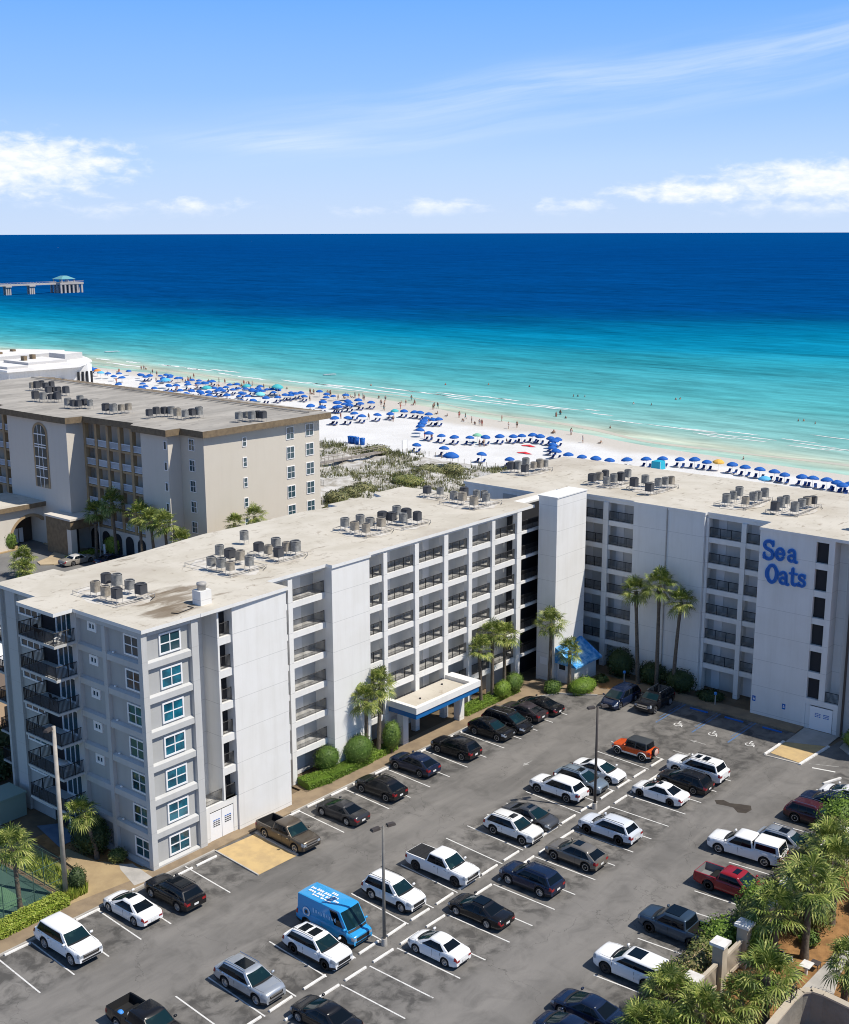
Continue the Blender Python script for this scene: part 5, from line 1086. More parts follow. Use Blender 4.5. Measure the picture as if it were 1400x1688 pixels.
def bush(name, label, c, rad, mt, n=900, size=.16, core=.82, cat='bush', group=None, trunk=False, surf=.8):
    z0 = 0 if not trunk else 0
    t = thing(name, label, cat, (c[0], c[1], 0), 0, group)
    mb = MB(); leaf_cloud(mb, (0, 0, c[2]), rad, n, size, mt, core, surf=surf); mb.build('foliage', t)
    if trunk:
        mb = MB()
        for i in range(4):
            a = i * 1.6 + .3; mb.tube([(0, 0, 0), (math.cos(a) * .15, math.sin(a) * .15, c[2] * .5), (math.cos(a) * rad[0] * .4, math.sin(a) * rad[1] * .4, c[2])], [.07, .055, .03], TRUNKM, 6)
        mb.build('trunk', t)
    return t
def hedge(label, poly, h, mt, n=2200, size=.14, name='hedge', grp=None):
    """clipped hedge filling a strip of quads (centre line points with half width)"""
    t = thing(name, label, 'hedge', (poly[0][0], poly[0][1], 0), 0, grp); mb = MB(); ox, oy = poly[0][0], poly[0][1]
    tot = sum(math.hypot(b[0] - a[0], b[1] - a[1]) for a, b in zip(poly, poly[1:]))
    for a, b in zip(poly, poly[1:]):
        L = math.hypot(b[0] - a[0], b[1] - a[1]); dx, dy = (b[0] - a[0]) / L, (b[1] - a[1]) / L; nx, ny = -dy, dx; hw_ = a[2]
        for i in range(int(n * L / tot)):
            s_ = rnd.uniform(0, L); v = rnd.uniform(-1, 1); e = 1 - abs(v) ** 4 * .35
            side_ = rnd.random() < .38; hh = h * (1 + .10 * noise.noise(Vector((s_ * .9 + ox, v, 1))))
            if side_: v = 1.02 if rnd.random() < .5 else -1.02; zz = rnd.uniform(0, hh * .92)
            else: zz = hh * e
            p = Vector((a[0] - ox + dx * s_ + nx * hw_ * v, a[1] - oy + dy * s_ + ny * hw_ * v, zz + rnd.uniform(-.06, .05)))
            u = Vector((rnd.uniform(-1, 1), rnd.uniform(-1, 1), rnd.uniform(-.6, .6))).normalized(); w2 = u.cross(Vector((rnd.uniform(-.6, .6), rnd.uniform(-.6, .6), 1))).normalized(); s2 = size * rnd.uniform(.6, 1.4)
            mb.add([p - u * s2 * .5, p + w2 * s2 * .3, p + u * s2 * .5, p - w2 * s2 * .3], [(0, 1, 2, 3)], mt)
        q = [(0, -hw_ * .9), (L, -hw_ * .9), (L, hw_ * .9), (0, hw_ * .9)]; P_ = [(a[0] - ox + dx * s_ + nx * v, a[1] - oy + dy * s_ + ny * v) for s_, v in q]; mb.prism(P_, 0, h * .86, mt)
    mb.build('foliage', t); return t
# palms on the property (x, y, height, crown radius)
palm(25.5, 1.2, 6.2, 'fan palm with thin trunk left of the blue canopy', 2.05, (-.1, -.1), 0, tr=.17)
palm(27.0, 1.1, 7.1, 'taller fan palm leaning over the left corner of the blue canopy', 2.0, (.5, .1), 1, tr=.17)
palm(43.1, 1.3, 6.3, 'left of the three fan palms between the bays and the clipped bushes', 1.8, (-.2, .1), 1, tr=.16); palm(45.0, 1.3, 7.5, 'middle one of the three fan palms between the bays and the clipped bushes', 1.8, (.1, .1), 2, tr=.16); palm(47.0, 1.2, 6.8, 'right one of the three fan palms between the bays and the clipped bushes', 2.0, (.1, .1), 0, tr=.16)
palm(51.9, -1.2, 7.3, 'tall fan palm in front of the shaded side of the stair tower', 2.1, (.2, 0), 2, tr=.18)
palm(52.9, -3.1, 4.4, 'short fan palm in front of the shed with the blue awning', 1.8, (.1, .1), 1, tr=.17)
palm(59.3, -7.8, 10.5, 'left one of three tall slender palms before the shaded white wall', 2.15, (-.3, .5), 0, tr=.18); palm(59.4, -10.0, 11.5, 'tallest one in the middle of three slender palms before the shaded white wall', 2.35, (.0, .1), 1, tr=.18); palm(59.4, -12.0, 10.0, 'right curved one of three slender palms before the shaded white wall', 2.0, (.4, -.3), 2, tr=.17, curve=1)
palm(1.1 - 2.6, 5.2, 4.0, 'fan palm with half its crown in the shade of the grey end block', 1.75, (-.8, .5), 0, curve=1)
palm(-9.9, 2.6, 5.3, 'fan palm by the tennis court at the lower left', 1.95, (-.1, .2), 2)
# clipped and wild shrubs
bush('clipped_bush', 'small round clipped bush at the left end of the front hedge', (21.3, 2.2, 1.55), (1.3, 1.05, 1.15), TOPL, 2600, .10, .93, surf=.93, trunk=True)
bush('clipped_bush', 'large round clipped bush left of the two canopy palms', (24.3, 1.1, 1.65), (1.55, 1.2, 1.4), TOPL, 3200, .10, .93, surf=.93, trunk=True)
bush('clipped_bush', 'tall egg shaped clipped bush touching the blue canopy', (28.3, .6, 1.9), (1.0, .85, 1.45), TOPL, 2400, .10, .93, surf=.93, trunk=True)
bush('clipped_bush', 'left one of two round clipped bushes between canopy and tower', (46.0, .7, 1.25), (1.15, .8, .95), HEDGEL, 1800, .11, .92, surf=.92); bush('clipped_bush', 'right round clipped bush close to the stair tower', (48.2, .8, 1.35), (1.2, .9, 1.05), TOPL, 1800, .11, .92, surf=.92)
bush('clipped_bush', 'wide flat clipped bush in front of the shed', (53.6, -4.4, .65), (2.0, 1.3, .85), HEDGEL, 2600, .12, .93, surf=.93, group=None)
bush('shrub', 'dark leafy shrub left of the wide clipped bush by the shed', (51.2, -2.1, .6), (1.1, .9, .9), TOPL, 1100, .16, .85)
hedge('bright green clipped hedge running along the pavement left of the canopy', [(17.7, 1.75, .95), (20.2, 1.2, .75), (25.5, 1.15, .6), (29.3, 1.2, .6)], .85, HEDGEL, 6000, .12)
hedge('bright green clipped hedge between the canopy and the stair tower', [(39.9, 1.35, .8), (49.0, 1.3, .8)], .8, HEDGEL, 5500, .12)
hedge('yellow green hedge beside the tennis court', [(-15.5, 1.15, .8), (-7.0, 1.5, .8)], .8, YELL, 5200, .15)
bush('shrub', 'small dark shrub beside the tall weathered pole', (-5.3, 2.3, .9), (.75, .7, 1.1), DARKL, 900, .14, .85)
bush('shrub', 'pale rounded shrub at the foot of the grey end block', (-.75, 3.5, .55), (.8, .7, .6), BUSHL, 700, .14, .85)
bush('shrub', 'large dark shrub under the half shaded palm', (-1.1, 6.6, 1.5), (1.35, 1.9, 1.7), DARKL, 2600, .2, .85)
for (x, y, z, rx, lab) in ((59.9, -5.2, 1.7, 1.7, 'dark shrub under the left tall palm'), (60.2, -9.0, 1.3, 1.6, 'dark shrub under the middle tall palm'), (60.0, -12.4, 1.3, 1.9, 'dark shrub under the right tall palm'), (60.2, -16.0, .45, 1.5, 'low dark shrub before the ground floor bays of the shaded wing')):
    bush('shrub', lab, (x, y, z), (1.3, rx, z), DARKL, 1500, .22, .85)
bush('agave', 'spiky plant in front of the shed corner', (57.3, -4.4, .35), (.7, .7, .5), BUSHL, 160, .6, None)
for x, y, lab in ((60.0, -6.6, 'left'), (60.5, -17.2, 'right')):
    t = thing('path_light', 'small path light on a post, the %s one at the shaded wing' % lab, 'lamp', (x - 1.6, y, .1)); p = MB(); p.bar((0, 0, 0), (0, 0, 1.1), .06, STEEL, 6); p.build('post', t); p = MB(); p.lathe([(.0, 1.4), (.16, 1.35), (.16, 1.12), (.0, 1.1)], SIGNL, 8); p.build('lantern', t)
gr = MB()
def tufts(mb, poly, n, h, mt, spread=.06):
    xs_ = [p[0] for p in poly]; ys_ = [p[1] for p in poly]
    def inside(x, y):
        c = False
        for (x0, y0), (x1, y1) in zip(poly, poly[1:] + poly[:1]):
            if (y0 > y) != (y1 > y) and x < (x1 - x0) * (y - y0) / (y1 - y0) + x0: c = not c
        return c
    k = 0
    while k < n:
        x, y = rnd.uniform(min(xs_), max(xs_)), rnd.uniform(min(ys_), max(ys_))
        if not inside(x, y): continue
        k += 1; a = rnd.uniform(0, 6.28); H_ = h * rnd.uniform(.5, 1.4); dx, dy = math.cos(a) * spread, math.sin(a) * spread; l = rnd.uniform(-.5, .5) * H_
        mb.add([(x - dx, y - dy, 0), (x + dx, y + dy, 0), (x + l * dy / spread, y - l * dx / spread, H_)], [(0, 1, 2)], mt)
tufts(gr, [(-7.2, 1.1), (-6.6, 2.2), (-5.0, 2.8), (-4.6, 2.0), (-5.2, 1.2)], 900, .55, YELL); tufts(gr, [(-6.1, 3.2), (-4.6, 4.4), (-4.2, 8.2), (-6.0, 11.5)], 1500, .4, YELL)
struct(gr.build('long_grass'), 'stuff')
sheet('lawn', [(-6.3, 2.2), (-4.7, 3.2), (-4.0, 5.4), (-3.6, 8.4), (-3.8, 12), (-6.3, 12)], -.01, GRASSM); sheet('planting_bed', [(17.2, .7), (29.5, .7), (29.5, 2.4), (17.2, 2.7)], .12, SOIL)
sheet('mulch_bed', [(-3.3, 7.8), (-1.9, 4.6), (-.4, 2.6), (0, .5), (.25, .5), (.25, 8), (-1, 12), (-3, 12)], .0, MULCH)
sheet('mulch_bed', [(55.4, -5.3), (56.2, -7.9), (58.9, -8.2), (59.1, -3), (58, -3)], .125, MULCH); sheet('mulch_bed', [(59.6, -26), (61.9, -26), (61.9, 2), (59.6, 2)], .01, SOIL)
# tennis court with fence
sheet('tennis_court', [(-30, 2.6), (-6.75, 2.6), (-6.75, 30), (-30, 30)], -.03, COURTD); sheet('tennis_court', [(-30, 3.9), (-8.6, 3.9), (-8.6, 30), (-30, 30)], -.026, COURTG)
F = thing('chain_link_fence', 'dark green chain link fence around the tennis court', 'fence', (0, 0, 0)); 
for (x, y) in [(-6.45, 2.3), (-8.9, 2.3), (-11.4, 2.3), (-13.9, 2.3), (-6.45, 4.9), (-6.45, 7.5), (-6.45, 10.1), (-6.45, 12.7)]:
    p = MB(); p.bar((x, y, 0), (x, y, 3.0), .035, COURTD, 6); p.build('post', F)
m = MB()
for z in (.06, 1.5, 2.98): m.bar((-16, 2.3, z), (-6.45, 2.3, z), .022, COURTD); m.bar((-6.45, 2.3, z), (-6.45, 14, z), .022, COURTD)
for i in range(90):
    x = -16 + i * .2
    if x < -6.5 - .0: m.bar((x, 2.3, 0), (min(x + 1.5, -6.45), 2.3, 3 if x + 1.5 < -6.45 else 2.0), .006, COURTD, 3)
    y = 2.3 + i * .2
    if y < 12.6: m.bar((-6.45, y, 0), (-6.45, y + 1.5, 3), .006, COURTD, 3)
m.build('mesh', F)
t = thing('utility_bin', 'pale green utility cabinet behind the end block balconies', 'cabinet', (-1.9, 17.4, 0)); m = MB(); m.box(-1.4, 1.1, -1.3, 1.2, 0, 2.0, mat('pale_green', (.25, .33, .28), .7)); m.build('cabinet', t); m = MB(); m.box(-1.5, 1.2, -1.4, 1.3, 2.003, 2.15, mat('pale_green', (.25, .33, .28))); m.build('lid', t)
sheet('patio_slab', [(-2.4, 9.0), (-.3, 9.2), (-.1, 12.6), (-1.5, 13.6)], .05, mat('patio_blue', (.16, .22, .30), .8, (.12, .17, .24)))
# balcony furniture
plw = mat('white_plastic', (.7, .7, .7), .5); plm = mat('dark_wicker', (.06, .05, .05), .8)
def chair(loc, rz, label, mt):
    t = thing('patio_chair', label, 'chair', loc, rz)
    m = MB(); m.box(-.24, .24, -.24, .24, .40, .44, mt); m.build('seat', t); m = MB(); m.add([(-.24, .22, .44), (.24, .22, .44), (.22, .34, .95), (-.22, .34, .95)], [(0, 1, 2, 3), (3, 2, 1, 0)], mt); m.build('backrest', t)
    for a, b in ((-1, -1), (1, -1), (1, 1), (-1, 1)): m = MB(); m.bar((a * .22, b * .22, 0), (a * .2, b * .2, .41), .025, mt); m.build('leg', t)
t = thing('patio_table', 'white round table on the second lowest end balcony', 'table', (-1.1, 9.9, FL[1])); m = MB(); m.lathe([(.0, .70), (.55, .70), (.55, .74), (.0, .74)], plw, 18); m.build('tabletop', t); m = MB(); m.bar((0, 0, 0), (0, 0, .70), .05, plw, 6); m.build('leg', t)
chair((-1.2, 8.9, FL[1]), R(160), 'white plastic chair at the white round balcony table', plw)
chair((-1.3, 8.9, FL[5]), R(200), 'white chair on the top end balcony', plw); chair((-.9, 10.6, FL[3]), R(90), 'dark wicker chair on the middle end balcony', plm); chair((-1.2, 11.6, FL[5]), R(10), 'dark wicker chair on the top end balcony', plm)

# ------------------------------------------------------------------ roof equipment
ACG = mat('condenser_grey', (.27, .27, .26), .55, (.17, .17, .165), 3); ACB = mat('condenser_beige', (.36, .32, .26), .6, (.25, .22, .18), 3); ACD = mat('condenser_dark', (.07, .072, .08), .6)
def ac_unit(kind):
    body = MB(); mt = ACG if kind == 0 else (ACB if kind == 1 else ACD); n = 40; vs = []; fs = []
    for z in (.0, .06, .78, .84):
        for k in range(n):
            a = 2 * math.pi * k / n; c, s = math.cos(a), math.sin(a); ex = 4 if kind < 2 else 9; q = (abs(c) ** ex + abs(s) ** ex) ** (-1 / ex)
            rr = .40 * q * (1 if z in (.0, .84) else (.985 if k % 2 else .945)); vs.append((c * rr, s * rr, z))
    for i in range(3):
        for k in range(n): fs.append((i * n + k, i * n + (k + 1) % n, (i + 1) * n + (k + 1) % n, (i + 1) * n + k))
    body.add(vs, fs, mt)
    top = MB(); top.lathe([(.41, .842), (.43, .90), (.37, .93), (.33, .88), (.33, .80), (.0, .80)], mt, 24, smooth=False)
    grl = MB()
    for r_ in (.1, .2, .3): grl.lathe([(r_, .90), (r_ + .018, .905), (r_ + .03, .90)], ACD, 20)
    for k in range(6): a = k * math.pi / 3; grl.bar((0, 0, .90), (math.cos(a) * .34, math.sin(a) * .34, .90), .012, ACD, 3)
    grl.lathe([(.0, .86), (.09, .86), (.09, .80)], ACD, 10)
    return body.mesh('condenser_body', 60), top.mesh('fan_shroud', 60), grl.mesh('fan_grille')
ACM = [ac_unit(k) for k in range(3)]
legm = MB()
for a, b in ((-1, -1), (1, -1), (1, 1), (-1, 1)): legm.bar((a * .33, b * .33, -.47), (a * .33, b * .33, .0), .022, STEEL)
legm = legm.mesh('stand')
CLN = dict(main_k1='nearest the grey end block', main_k2='second from the grey end block', main_k3='left of the middle cluster on the long roof', main_k4='in front on the middle of the long roof', main_k5='behind the middle of the long roof', main_k6='pair near the back edge of the long roof', main_k7='at the far end of the long roof',
           sea_k1='beside the left edge of the beach side roof', sea_k2='behind the stair tower', sea_k3='right of the one behind the stair tower', sea_k4='on the beach side roof above the first bays', sea_k5='above the blue lettering',
           hotel_k1='farthest back on the hotel roof', hotel_k2='above the arched window of the hotel', hotel_k3='second from the left front of the hotel roof', hotel_k4='small row over the hotel balconies', hotel_k5='long row in the middle of the hotel roof', hotel_k6='near the right end of the hotel roof')
for key, pts in AC.items():
    zb = 19.6 + (.012 if key[0] == 's' else 0) if key[0] != 'h' else 21.0
    grp = 'air conditioners ' + CLN[key]
    xs_ = [p[0] for p in pts]; ys_ = [p[1] for p in pts]
    for i, (x, y) in enumerate(pts):
        if key[0] == 'h': x += .25; y += .1
        k = rnd.choice((0, 0, 1, 2) if key[0] != 'h' else (0, 2, 2, 1))
        t = thing('air_conditioner', 'grey louvred condenser unit in the cluster ' + CLN[key], 'air conditioner', (x, y, zb + .47), R(rnd.choice((0, 0, 90)) + rnd.uniform(-4, 4)), grp)
        sc_ = rnd.uniform(.9, 1.12) * (1.15 if key[0] == 'h' else .93); t.scale = (sc_, sc_, sc_ * rnd.uniform(.9, 1.1))
        bm2, tm2, gm2 = ACM[k]; link('condenser_body', bm2, t); link('fan_shroud', tm2, t); link('fan_grille', gm2, t); link('stand', legm, t)
    if key[0] != 'h':
        mx_, my_ = sorted(xs_)[len(xs_) // 2], sorted(ys_)[len(ys_) // 2]; nr_ = [p for p in pts if abs(p[0] - mx_) < 3.3 and abs(p[1] - my_) < 3.3]; xs_ = [p[0] for p in nr_]; ys_ = [p[1] for p in nr_]
        x0, x1, y0, y1 = min(xs_) - .6, max(xs_) + .6, min(ys_) - .6, max(ys_) + .6
        rk = thing('equipment_rack', 'low steel pipe rack under the condensers ' + CLN[key], 'rack', (0, 0, zb)); m = MB()
        for y in (y0, (y0 + y1) / 2, y1): m.bar((x0, y, .36), (x1, y, .36), .035, STEEL)
        for x in (x0, x1): m.bar((x, y0, .3), (x, y1, .3), .03, STEEL)
        m.build('rail', rk); m = MB()
        for x in (x0, (x0 + x1) / 2, x1):
            for y in (y0, y1): m.bar((x, y, 0), (x, y, .38), .03, STEEL)
        m.build('leg', rk); m = MB()
        m.bar((x1, y0, .12), (x1 - .8, y0 - .5, .1), .03, BLACKM); m.bar((x0, y0 + .3, .15), (x1, y0 + .2, .12), .025, BLACKM); m.build('pipe', rk)
        m = MB(); n = 16; cx_, cy_ = (x0 + x1) / 2, (y0 + y1) / 2
        m.add([(cx_ + (x1 - x0) * .62 * math.cos(2 * math.pi * k / n) * rnd.uniform(.9, 1.08), cy_ + (y1 - y0) * .62 * math.sin(2 * math.pi * k / n) * rnd.uniform(.9, 1.08), .006 + .003 * (list(AC).index(key))) for k in range(n)], [tuple(range(n))], mat('fresh_roof_coat', (.62, .59, .54), .9, (.46, .41, .34), .8)); m.build('coated_patch', rk)
m = MB(); m.bar((4.2, .9, HR + .05), (6.0, 1.2, HR + .05), .035, BLACKM); m.bar((4.2, .9, HR + .05), (4.0, 1.4, HR + .05), .035, BLACKM); m.bar((6.0, 1.2, HR + .05), (5.9, 1.8, HR + .05), .035, BLACKM); tag(m.build('roof_pipe'), 'bent black pipe lying on the stained roof corner', 'pipe')

# ------------------------------------------------------------------ hotel behind
HT = thing('hotel_building', 'beige hotel block with brown eaves and grey stained flat roof behind the condominium', 'building')
HB = mat_wall('beige_render', (.60, .55, .47), joint=0, streak=.4); HBL = mat_wall('light_beige_render', (.64, .59, .52), joint=0, streak=.4); HBR = mat('brown_fascia', (.21, .155, .095), .8, (.15, .11, .07), 1.5); HTAN = mat('tan_column', (.42, .30, .17), .8, (.35, .25, .15), .8)
HROOF = mat_roof('grey_stained_roof', (.43, .40, .355), (.30, .28, .25), (.15, .14, .125), (.45, 1.6, 1), .75); HRAIL = mat('pale_rail', (.55, .60, .66), .6)
for a in ((58.6, 81.7, 62.7, 125, 0, 20.0, HB), (56.3, 58.59, 67.8, 74.0, 0, 19.99, HBL), (54.0, 58.58, 89.2, 105.4, 0, 19.98, HBL), (59.2, 81.6, 125.01, 140, 0, 19.9, HB)):
    m = MB(); m.box(*a); m.build('wall', HT)
m = MB(); m.prism([(57.9, 61.9), (83.2, 61.5), (84.0, 80), (83, 140.6), (57, 140.6), (56.2, 116), (55.6, 108.7), (53.2, 107.5), (53.2, 91.2), (53.4, 88.4), (56.2, 88.0), (56.9, 76.2), (55.3, 74.9), (55.4, 69.9), (55.4, 67.0), (57.9, 66.9)], 20.01, 20.96, HBR, HROOF); m.build('roof', HT)
m = MB()
rb = [(83.0, y) for y in range(64, 138, 2)]
for x, y in rb: m.bar((83.4, y, 20.97), (79.6, y + .2, 21.25), .06, HBR)
m.bar((79.5, 62.5, 21.25), (79.5, 138, 21.25), .12, HROOF); m.build('roof_ridge', HT)
def hwin(c, wd, ht, ax, mu=(1, 1)): window(HT, c, wd, ht, ax, mu, GLASS, fw=.10)
for k in range(6):
    z = 18.55 - 3.02 * k
    if z < 2: continue
    hwin((75.4, 62.68, z), 1.65, 1.95, 'y'); hwin((79.5, 62.68, z + .02), 1.7, 1.95, 'y'); hwin((66.2, 62.68, z - .15), .8, 1.45, 'y', (0, 1))
    hwin((58.58, 65.3, z + .1), 1.3, 1.75, 'x'); hwin((56.28, 68.35, z), .7, 1.3, 'x', (0, 0)) if k < 5 else None
# tall arched window
m = MB(); fm_ = MB(); cx, hw_, zb_, zt_ = 96.3, 1.55, 9.2, 17.6
pr = [(cx - hw_, zb_), (cx + hw_, zb_)] + [(cx + hw_ * math.cos(math.pi * k / 12), zt_ + hw_ * math.sin(math.pi * k / 12)) for k in range(13)]
fm_.add([(53.93, cx + (y - cx) * 1.3, zb_ - .25 + (z - zb_ + .25) * 1.035) for y, z in pr], [tuple(range(len(pr) - 1, -1, -1))], HTAN)
m.add([(53.90, y, z) for y, z in pr], [tuple(range(len(pr) - 1, -1, -1))], GLASS)
AW = bpy.data.objects.new('arched_window', None); COL.objects.link(AW); AW.parent = HT; fm_.build('surround', AW); m.build('pane', AW); m = MB()
for u in (-.5, .5): m.box(53.85, 53.89, cx + u - .05, cx + u + .05, zb_, zt_ + 1.4, FRAME)
for z in (10.8, 12.2, 12.5, 14, 15.6, 16, 17.6): m.box(53.84, 53.88, cx - hw_, cx + hw_, z - .06, z + .1, FRAME)
m.build('glazing_bars', AW)
def hbalc(y0, y1, x, n):
    m = MB(); m.box(x + 1.9, x + 2.0, y0, y1, 0, 19.9, HB); m.build('wall', HT)
    w_ = (y1 - y0) / n
    for i in range(n + 1):
        c = MB(); c.box(x, x + .7, y0 + i * w_ - .28, y0 + i * w_ + .28, 0, 19.95, HTAN); c.build('column', HT)
    for k in range(5):
        f = 4.15 + 3.05 * k
        s_ = MB(); s_.box(x + .1, x + 1.9, y0, y1, f - .3, f, HTAN); s_.build('balcony_slab', HT)
        for i in range(n):
            a, b = y0 + i * w_ + .3, y0 + (i + 1) * w_ - .3; r_ = MB()
            r_.box(x + .12, x + .2, a, b, f + 1.0, f + 1.12, HRAIL); r_.box(x + .12, x + .2, a, b, f + .1, f + .2, HRAIL)
            q = 9
            for j in range(q): yy = a + (b - a) * (j + .5) / q; r_.box(x + .13, x + .19, yy - .07, yy + .07, f + .2, f + 1.0, HRAIL)
            r_.build('balcony_railing', HT)
            d = MB(); d.box(x + 1.8, x + 1.88, (a + b) / 2 - .2, (a + b) / 2 + 1.2, f + .05, f + 2.3, DARK); d.build('balcony_door', HT)
hbalc(74.3, 89.0, 57.0, 5); hbalc(105.6, 124, 57.0, 6)
m = MB()
for i in range(5):
    y = 75.8 + i * 2.94; pr = [(y - 1.0, .2), (y + 1.0, .2)] + [(y + 1.0 * math.cos(math.pi * k / 8), 2.4 + 1.0 * math.sin(math.pi * k / 8)) for k in range(9)]
    m.add([(56.85, a, b) for a, b in pr], [tuple(range(len(pr) - 1, -1, -1))], DARK)
m.build('ground_floor_arch', HT); m = MB(); m.box(56.9, 57.6, 74.1, 89.1, 0, 3.8, HBL); m.build('wall', HT)
# lobby
m = MB(); m.box(55.0, 57.2, 97, 97.6, 0, 6.2, HBL); m.box(44, 48.1, 97, 97.6, 0, 6.2, HBL)
ar = [(51.55 + 3.45 * math.cos(math.pi * (1 - k / 16)), 1.2 + 3.6 * math.sin(math.pi * (1 - k / 16)) + .0) for k in range(17)]
for (xa, za_), (xb, zb2) in zip(ar, ar[1:]): m.add([(xa, 97, za_), (xb, 97, zb2), (xb, 97, 6.2), (xa, 97, 6.2)], [(0, 1, 2, 3)], HBL); m.add([(xa, 97, za_), (xb, 97, zb2), (xb, 97.6, zb2), (xa, 97.6, za_)], [(0, 3, 2, 1)], HTAN)
m.build('porch_wall', HT); m = MB()
for (xa, za_), (xb, zb2) in zip(ar, ar[1:]):
    f_ = lambda x, z, k: (51.55 + (x - 51.55) * k, 1.2 + (z - 1.2) * k)
    a0, a1, b0, b1 = f_(xa, za_, 1.0), f_(xa, za_, 1.13), f_(xb, zb2, 1.0), f_(xb, zb2, 1.13)
    m.add([(a0[0], 96.93, a0[1]), (b0[0], 96.93, b0[1]), (b1[0], 96.93, b1[1]), (a1[0], 96.93, a1[1])], [(0, 1, 2, 3)], HTAN)
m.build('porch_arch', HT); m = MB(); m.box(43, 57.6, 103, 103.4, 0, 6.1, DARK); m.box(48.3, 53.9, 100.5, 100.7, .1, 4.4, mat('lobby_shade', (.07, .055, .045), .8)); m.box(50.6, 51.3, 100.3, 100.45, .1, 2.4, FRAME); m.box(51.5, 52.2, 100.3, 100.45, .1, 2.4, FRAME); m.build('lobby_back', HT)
m = MB(); m.prism([(43, 96.2), (58.2, 96.0), (57.6, 99), (53.9, 100), (53.9, 107), (43, 107.5)], 6.25, 7.0, HBR, ROOFM); m.build('porch_roof', HT)
m = MB(); m.box(51.4, 53.99, 85.8, 92.3, 4.3, 5.7, HBR); m.box(54.0, 56.9, 85.8, 89.1, 4.3, 5.699, HBR); m.box(51.4, 51.7, 86.9, 92.3, 0, 4.295, HBR); m.box(51.4, 52.4, 85.8, 86.85, 0, 4.29, HBL); m.box(51.2, 53.99, 85.6, 92.4, 5.705, 6.0, HBL); m.box(54.0, 57.0, 85.6, 89.15, 5.704, 5.99, HBL); m.box(53.2, 53.9, 87.5, 92.2, 0, 4.28, DARK); m.build('entrance_block', HT)  # near-black box inside paints the darkness below the block
for x, y in ((83.0, 64.0), (83.0, 69)):
    for k in range(5): sb_ = MB(); sb_.box(81.71, 83.0, 63.2, 66.2, 2.7 + 3.05 * k, 2.9 + 3.05 * k, HBL); sb_.build('balcony_slab', HT) if x == 83 and y == 64 else None
for k in range(5): railing(HT, [(81.8, 63.25), (82.95, 63.25), (82.95, 66.1)], 2.9 + 3.05 * k, mt=STEEL, gap=.3)
# hotel forecourt
sheet('driveway', [(20, 60), (58, 60), (58, 74), (56, 88), (55.5, 101), (47, 101), (20, 101)], -.02, mat('driveway_asphalt', (.20, .195, .185), .9, (.15, .145, .14), .2))
slab('planting_island', [(45.8, 85.8), (47.2, 84.4), (55.9, 84.6), (55.9, 91), (54.5, 97), (53.6, 97), (52.8, 92), (49, 88.6), (46.4, 87.6)], -.02, .14, mat('pale_paving', (.48, .38, .25), .9, (.40, .31, .2), .5))
slab('planting_island', [(44, 96.3), (48.9, 96.6), (50.0, 98.6), (48, 100), (44, 100)], -.02, .13, TANPATH)
bush('clipped_bush', 'bright yellow green rounded bush on the hotel driveway island', (54.3, 91.2, 1.6), (2.1, 2.1, 1.6), YELL, 2400, .22, .9)
bush('shrub', 'small round shrub beside the hotel porch arch', (48.0, 97.6, 1.5), (1.2, 1.2, 1.7), TOPL, 1200, .2, .9)
bush('shrub', 'bright sunlit shrub by the white post near the hotel palms', (57.2, 83.0, 1.4), (1.7, 1.9, 1.6), YELL, 1500, .25, .88); bush('shrub', 'long dark shrub in front of the hotel arcade', (59.6, 82.0, 1.6), (2.2, 3.6, 1.6), TOPL, 2200, .28, .88)
hedge('low flowering border on the hotel driveway island', [(50.5, 85.2, 1.0), (55.8, 86.0, 1.0)], .5, YELL, 1500, .2)
t = thing('bollard_post', 'white post at the edge of the hotel car park', 'post', (54.7, 82.2, 0)); m = MB(); m.bar((0, 0, 0), (0, 0, 2.1), .17, FRAME, 8); m.build('post', t)
grp = None
for i, (x, y, h, r, lab) in enumerate(((53.6, 82.8, 7.2, 2.5, 'palm left of the hotel balcony palms'), (55.0, 79.6, 8.8, 2.7, 'tallest hotel palm in front of the balconies'), (54.5, 72.6, 8.0, 2.7, 'hotel palm at the middle of the arcade'), (53.6, 68.4, 8.0, 2.6, 'hotel palm right of the middle one'), (53.6, 65.4, 7.8, 2.7, 'hotel palm before the plain beige corner'), (54.2, 63.5, 5.6, 2.3, 'low hotel palm touching the corner of the flat roof'))):
    palm(x, y, h, lab, r, (rnd.uniform(-.5, .3), rnd.uniform(-.3, .3)), i, dark=False, tr=.2)
palm(41.2, 82.9, 2.2, 'bushy palm in the driveway at the left edge', 2.5, (0, 0), 1, tr=.25); palm(40.2, 81.0, 1.5, 'low bushy palm at the left edge beside a taller one', 2.0, (0, 0), 2, tr=.25)
palm(61.1, 59.6, 7.6, 'left palm before the sunlit beige hotel wall', 2.0, (0, 0), 0, tr=.18); palm(65.0, 59.6, 7.9, 'right palm before the sunlit beige hotel wall', 2.2, (0, 0), 2, tr=.18)
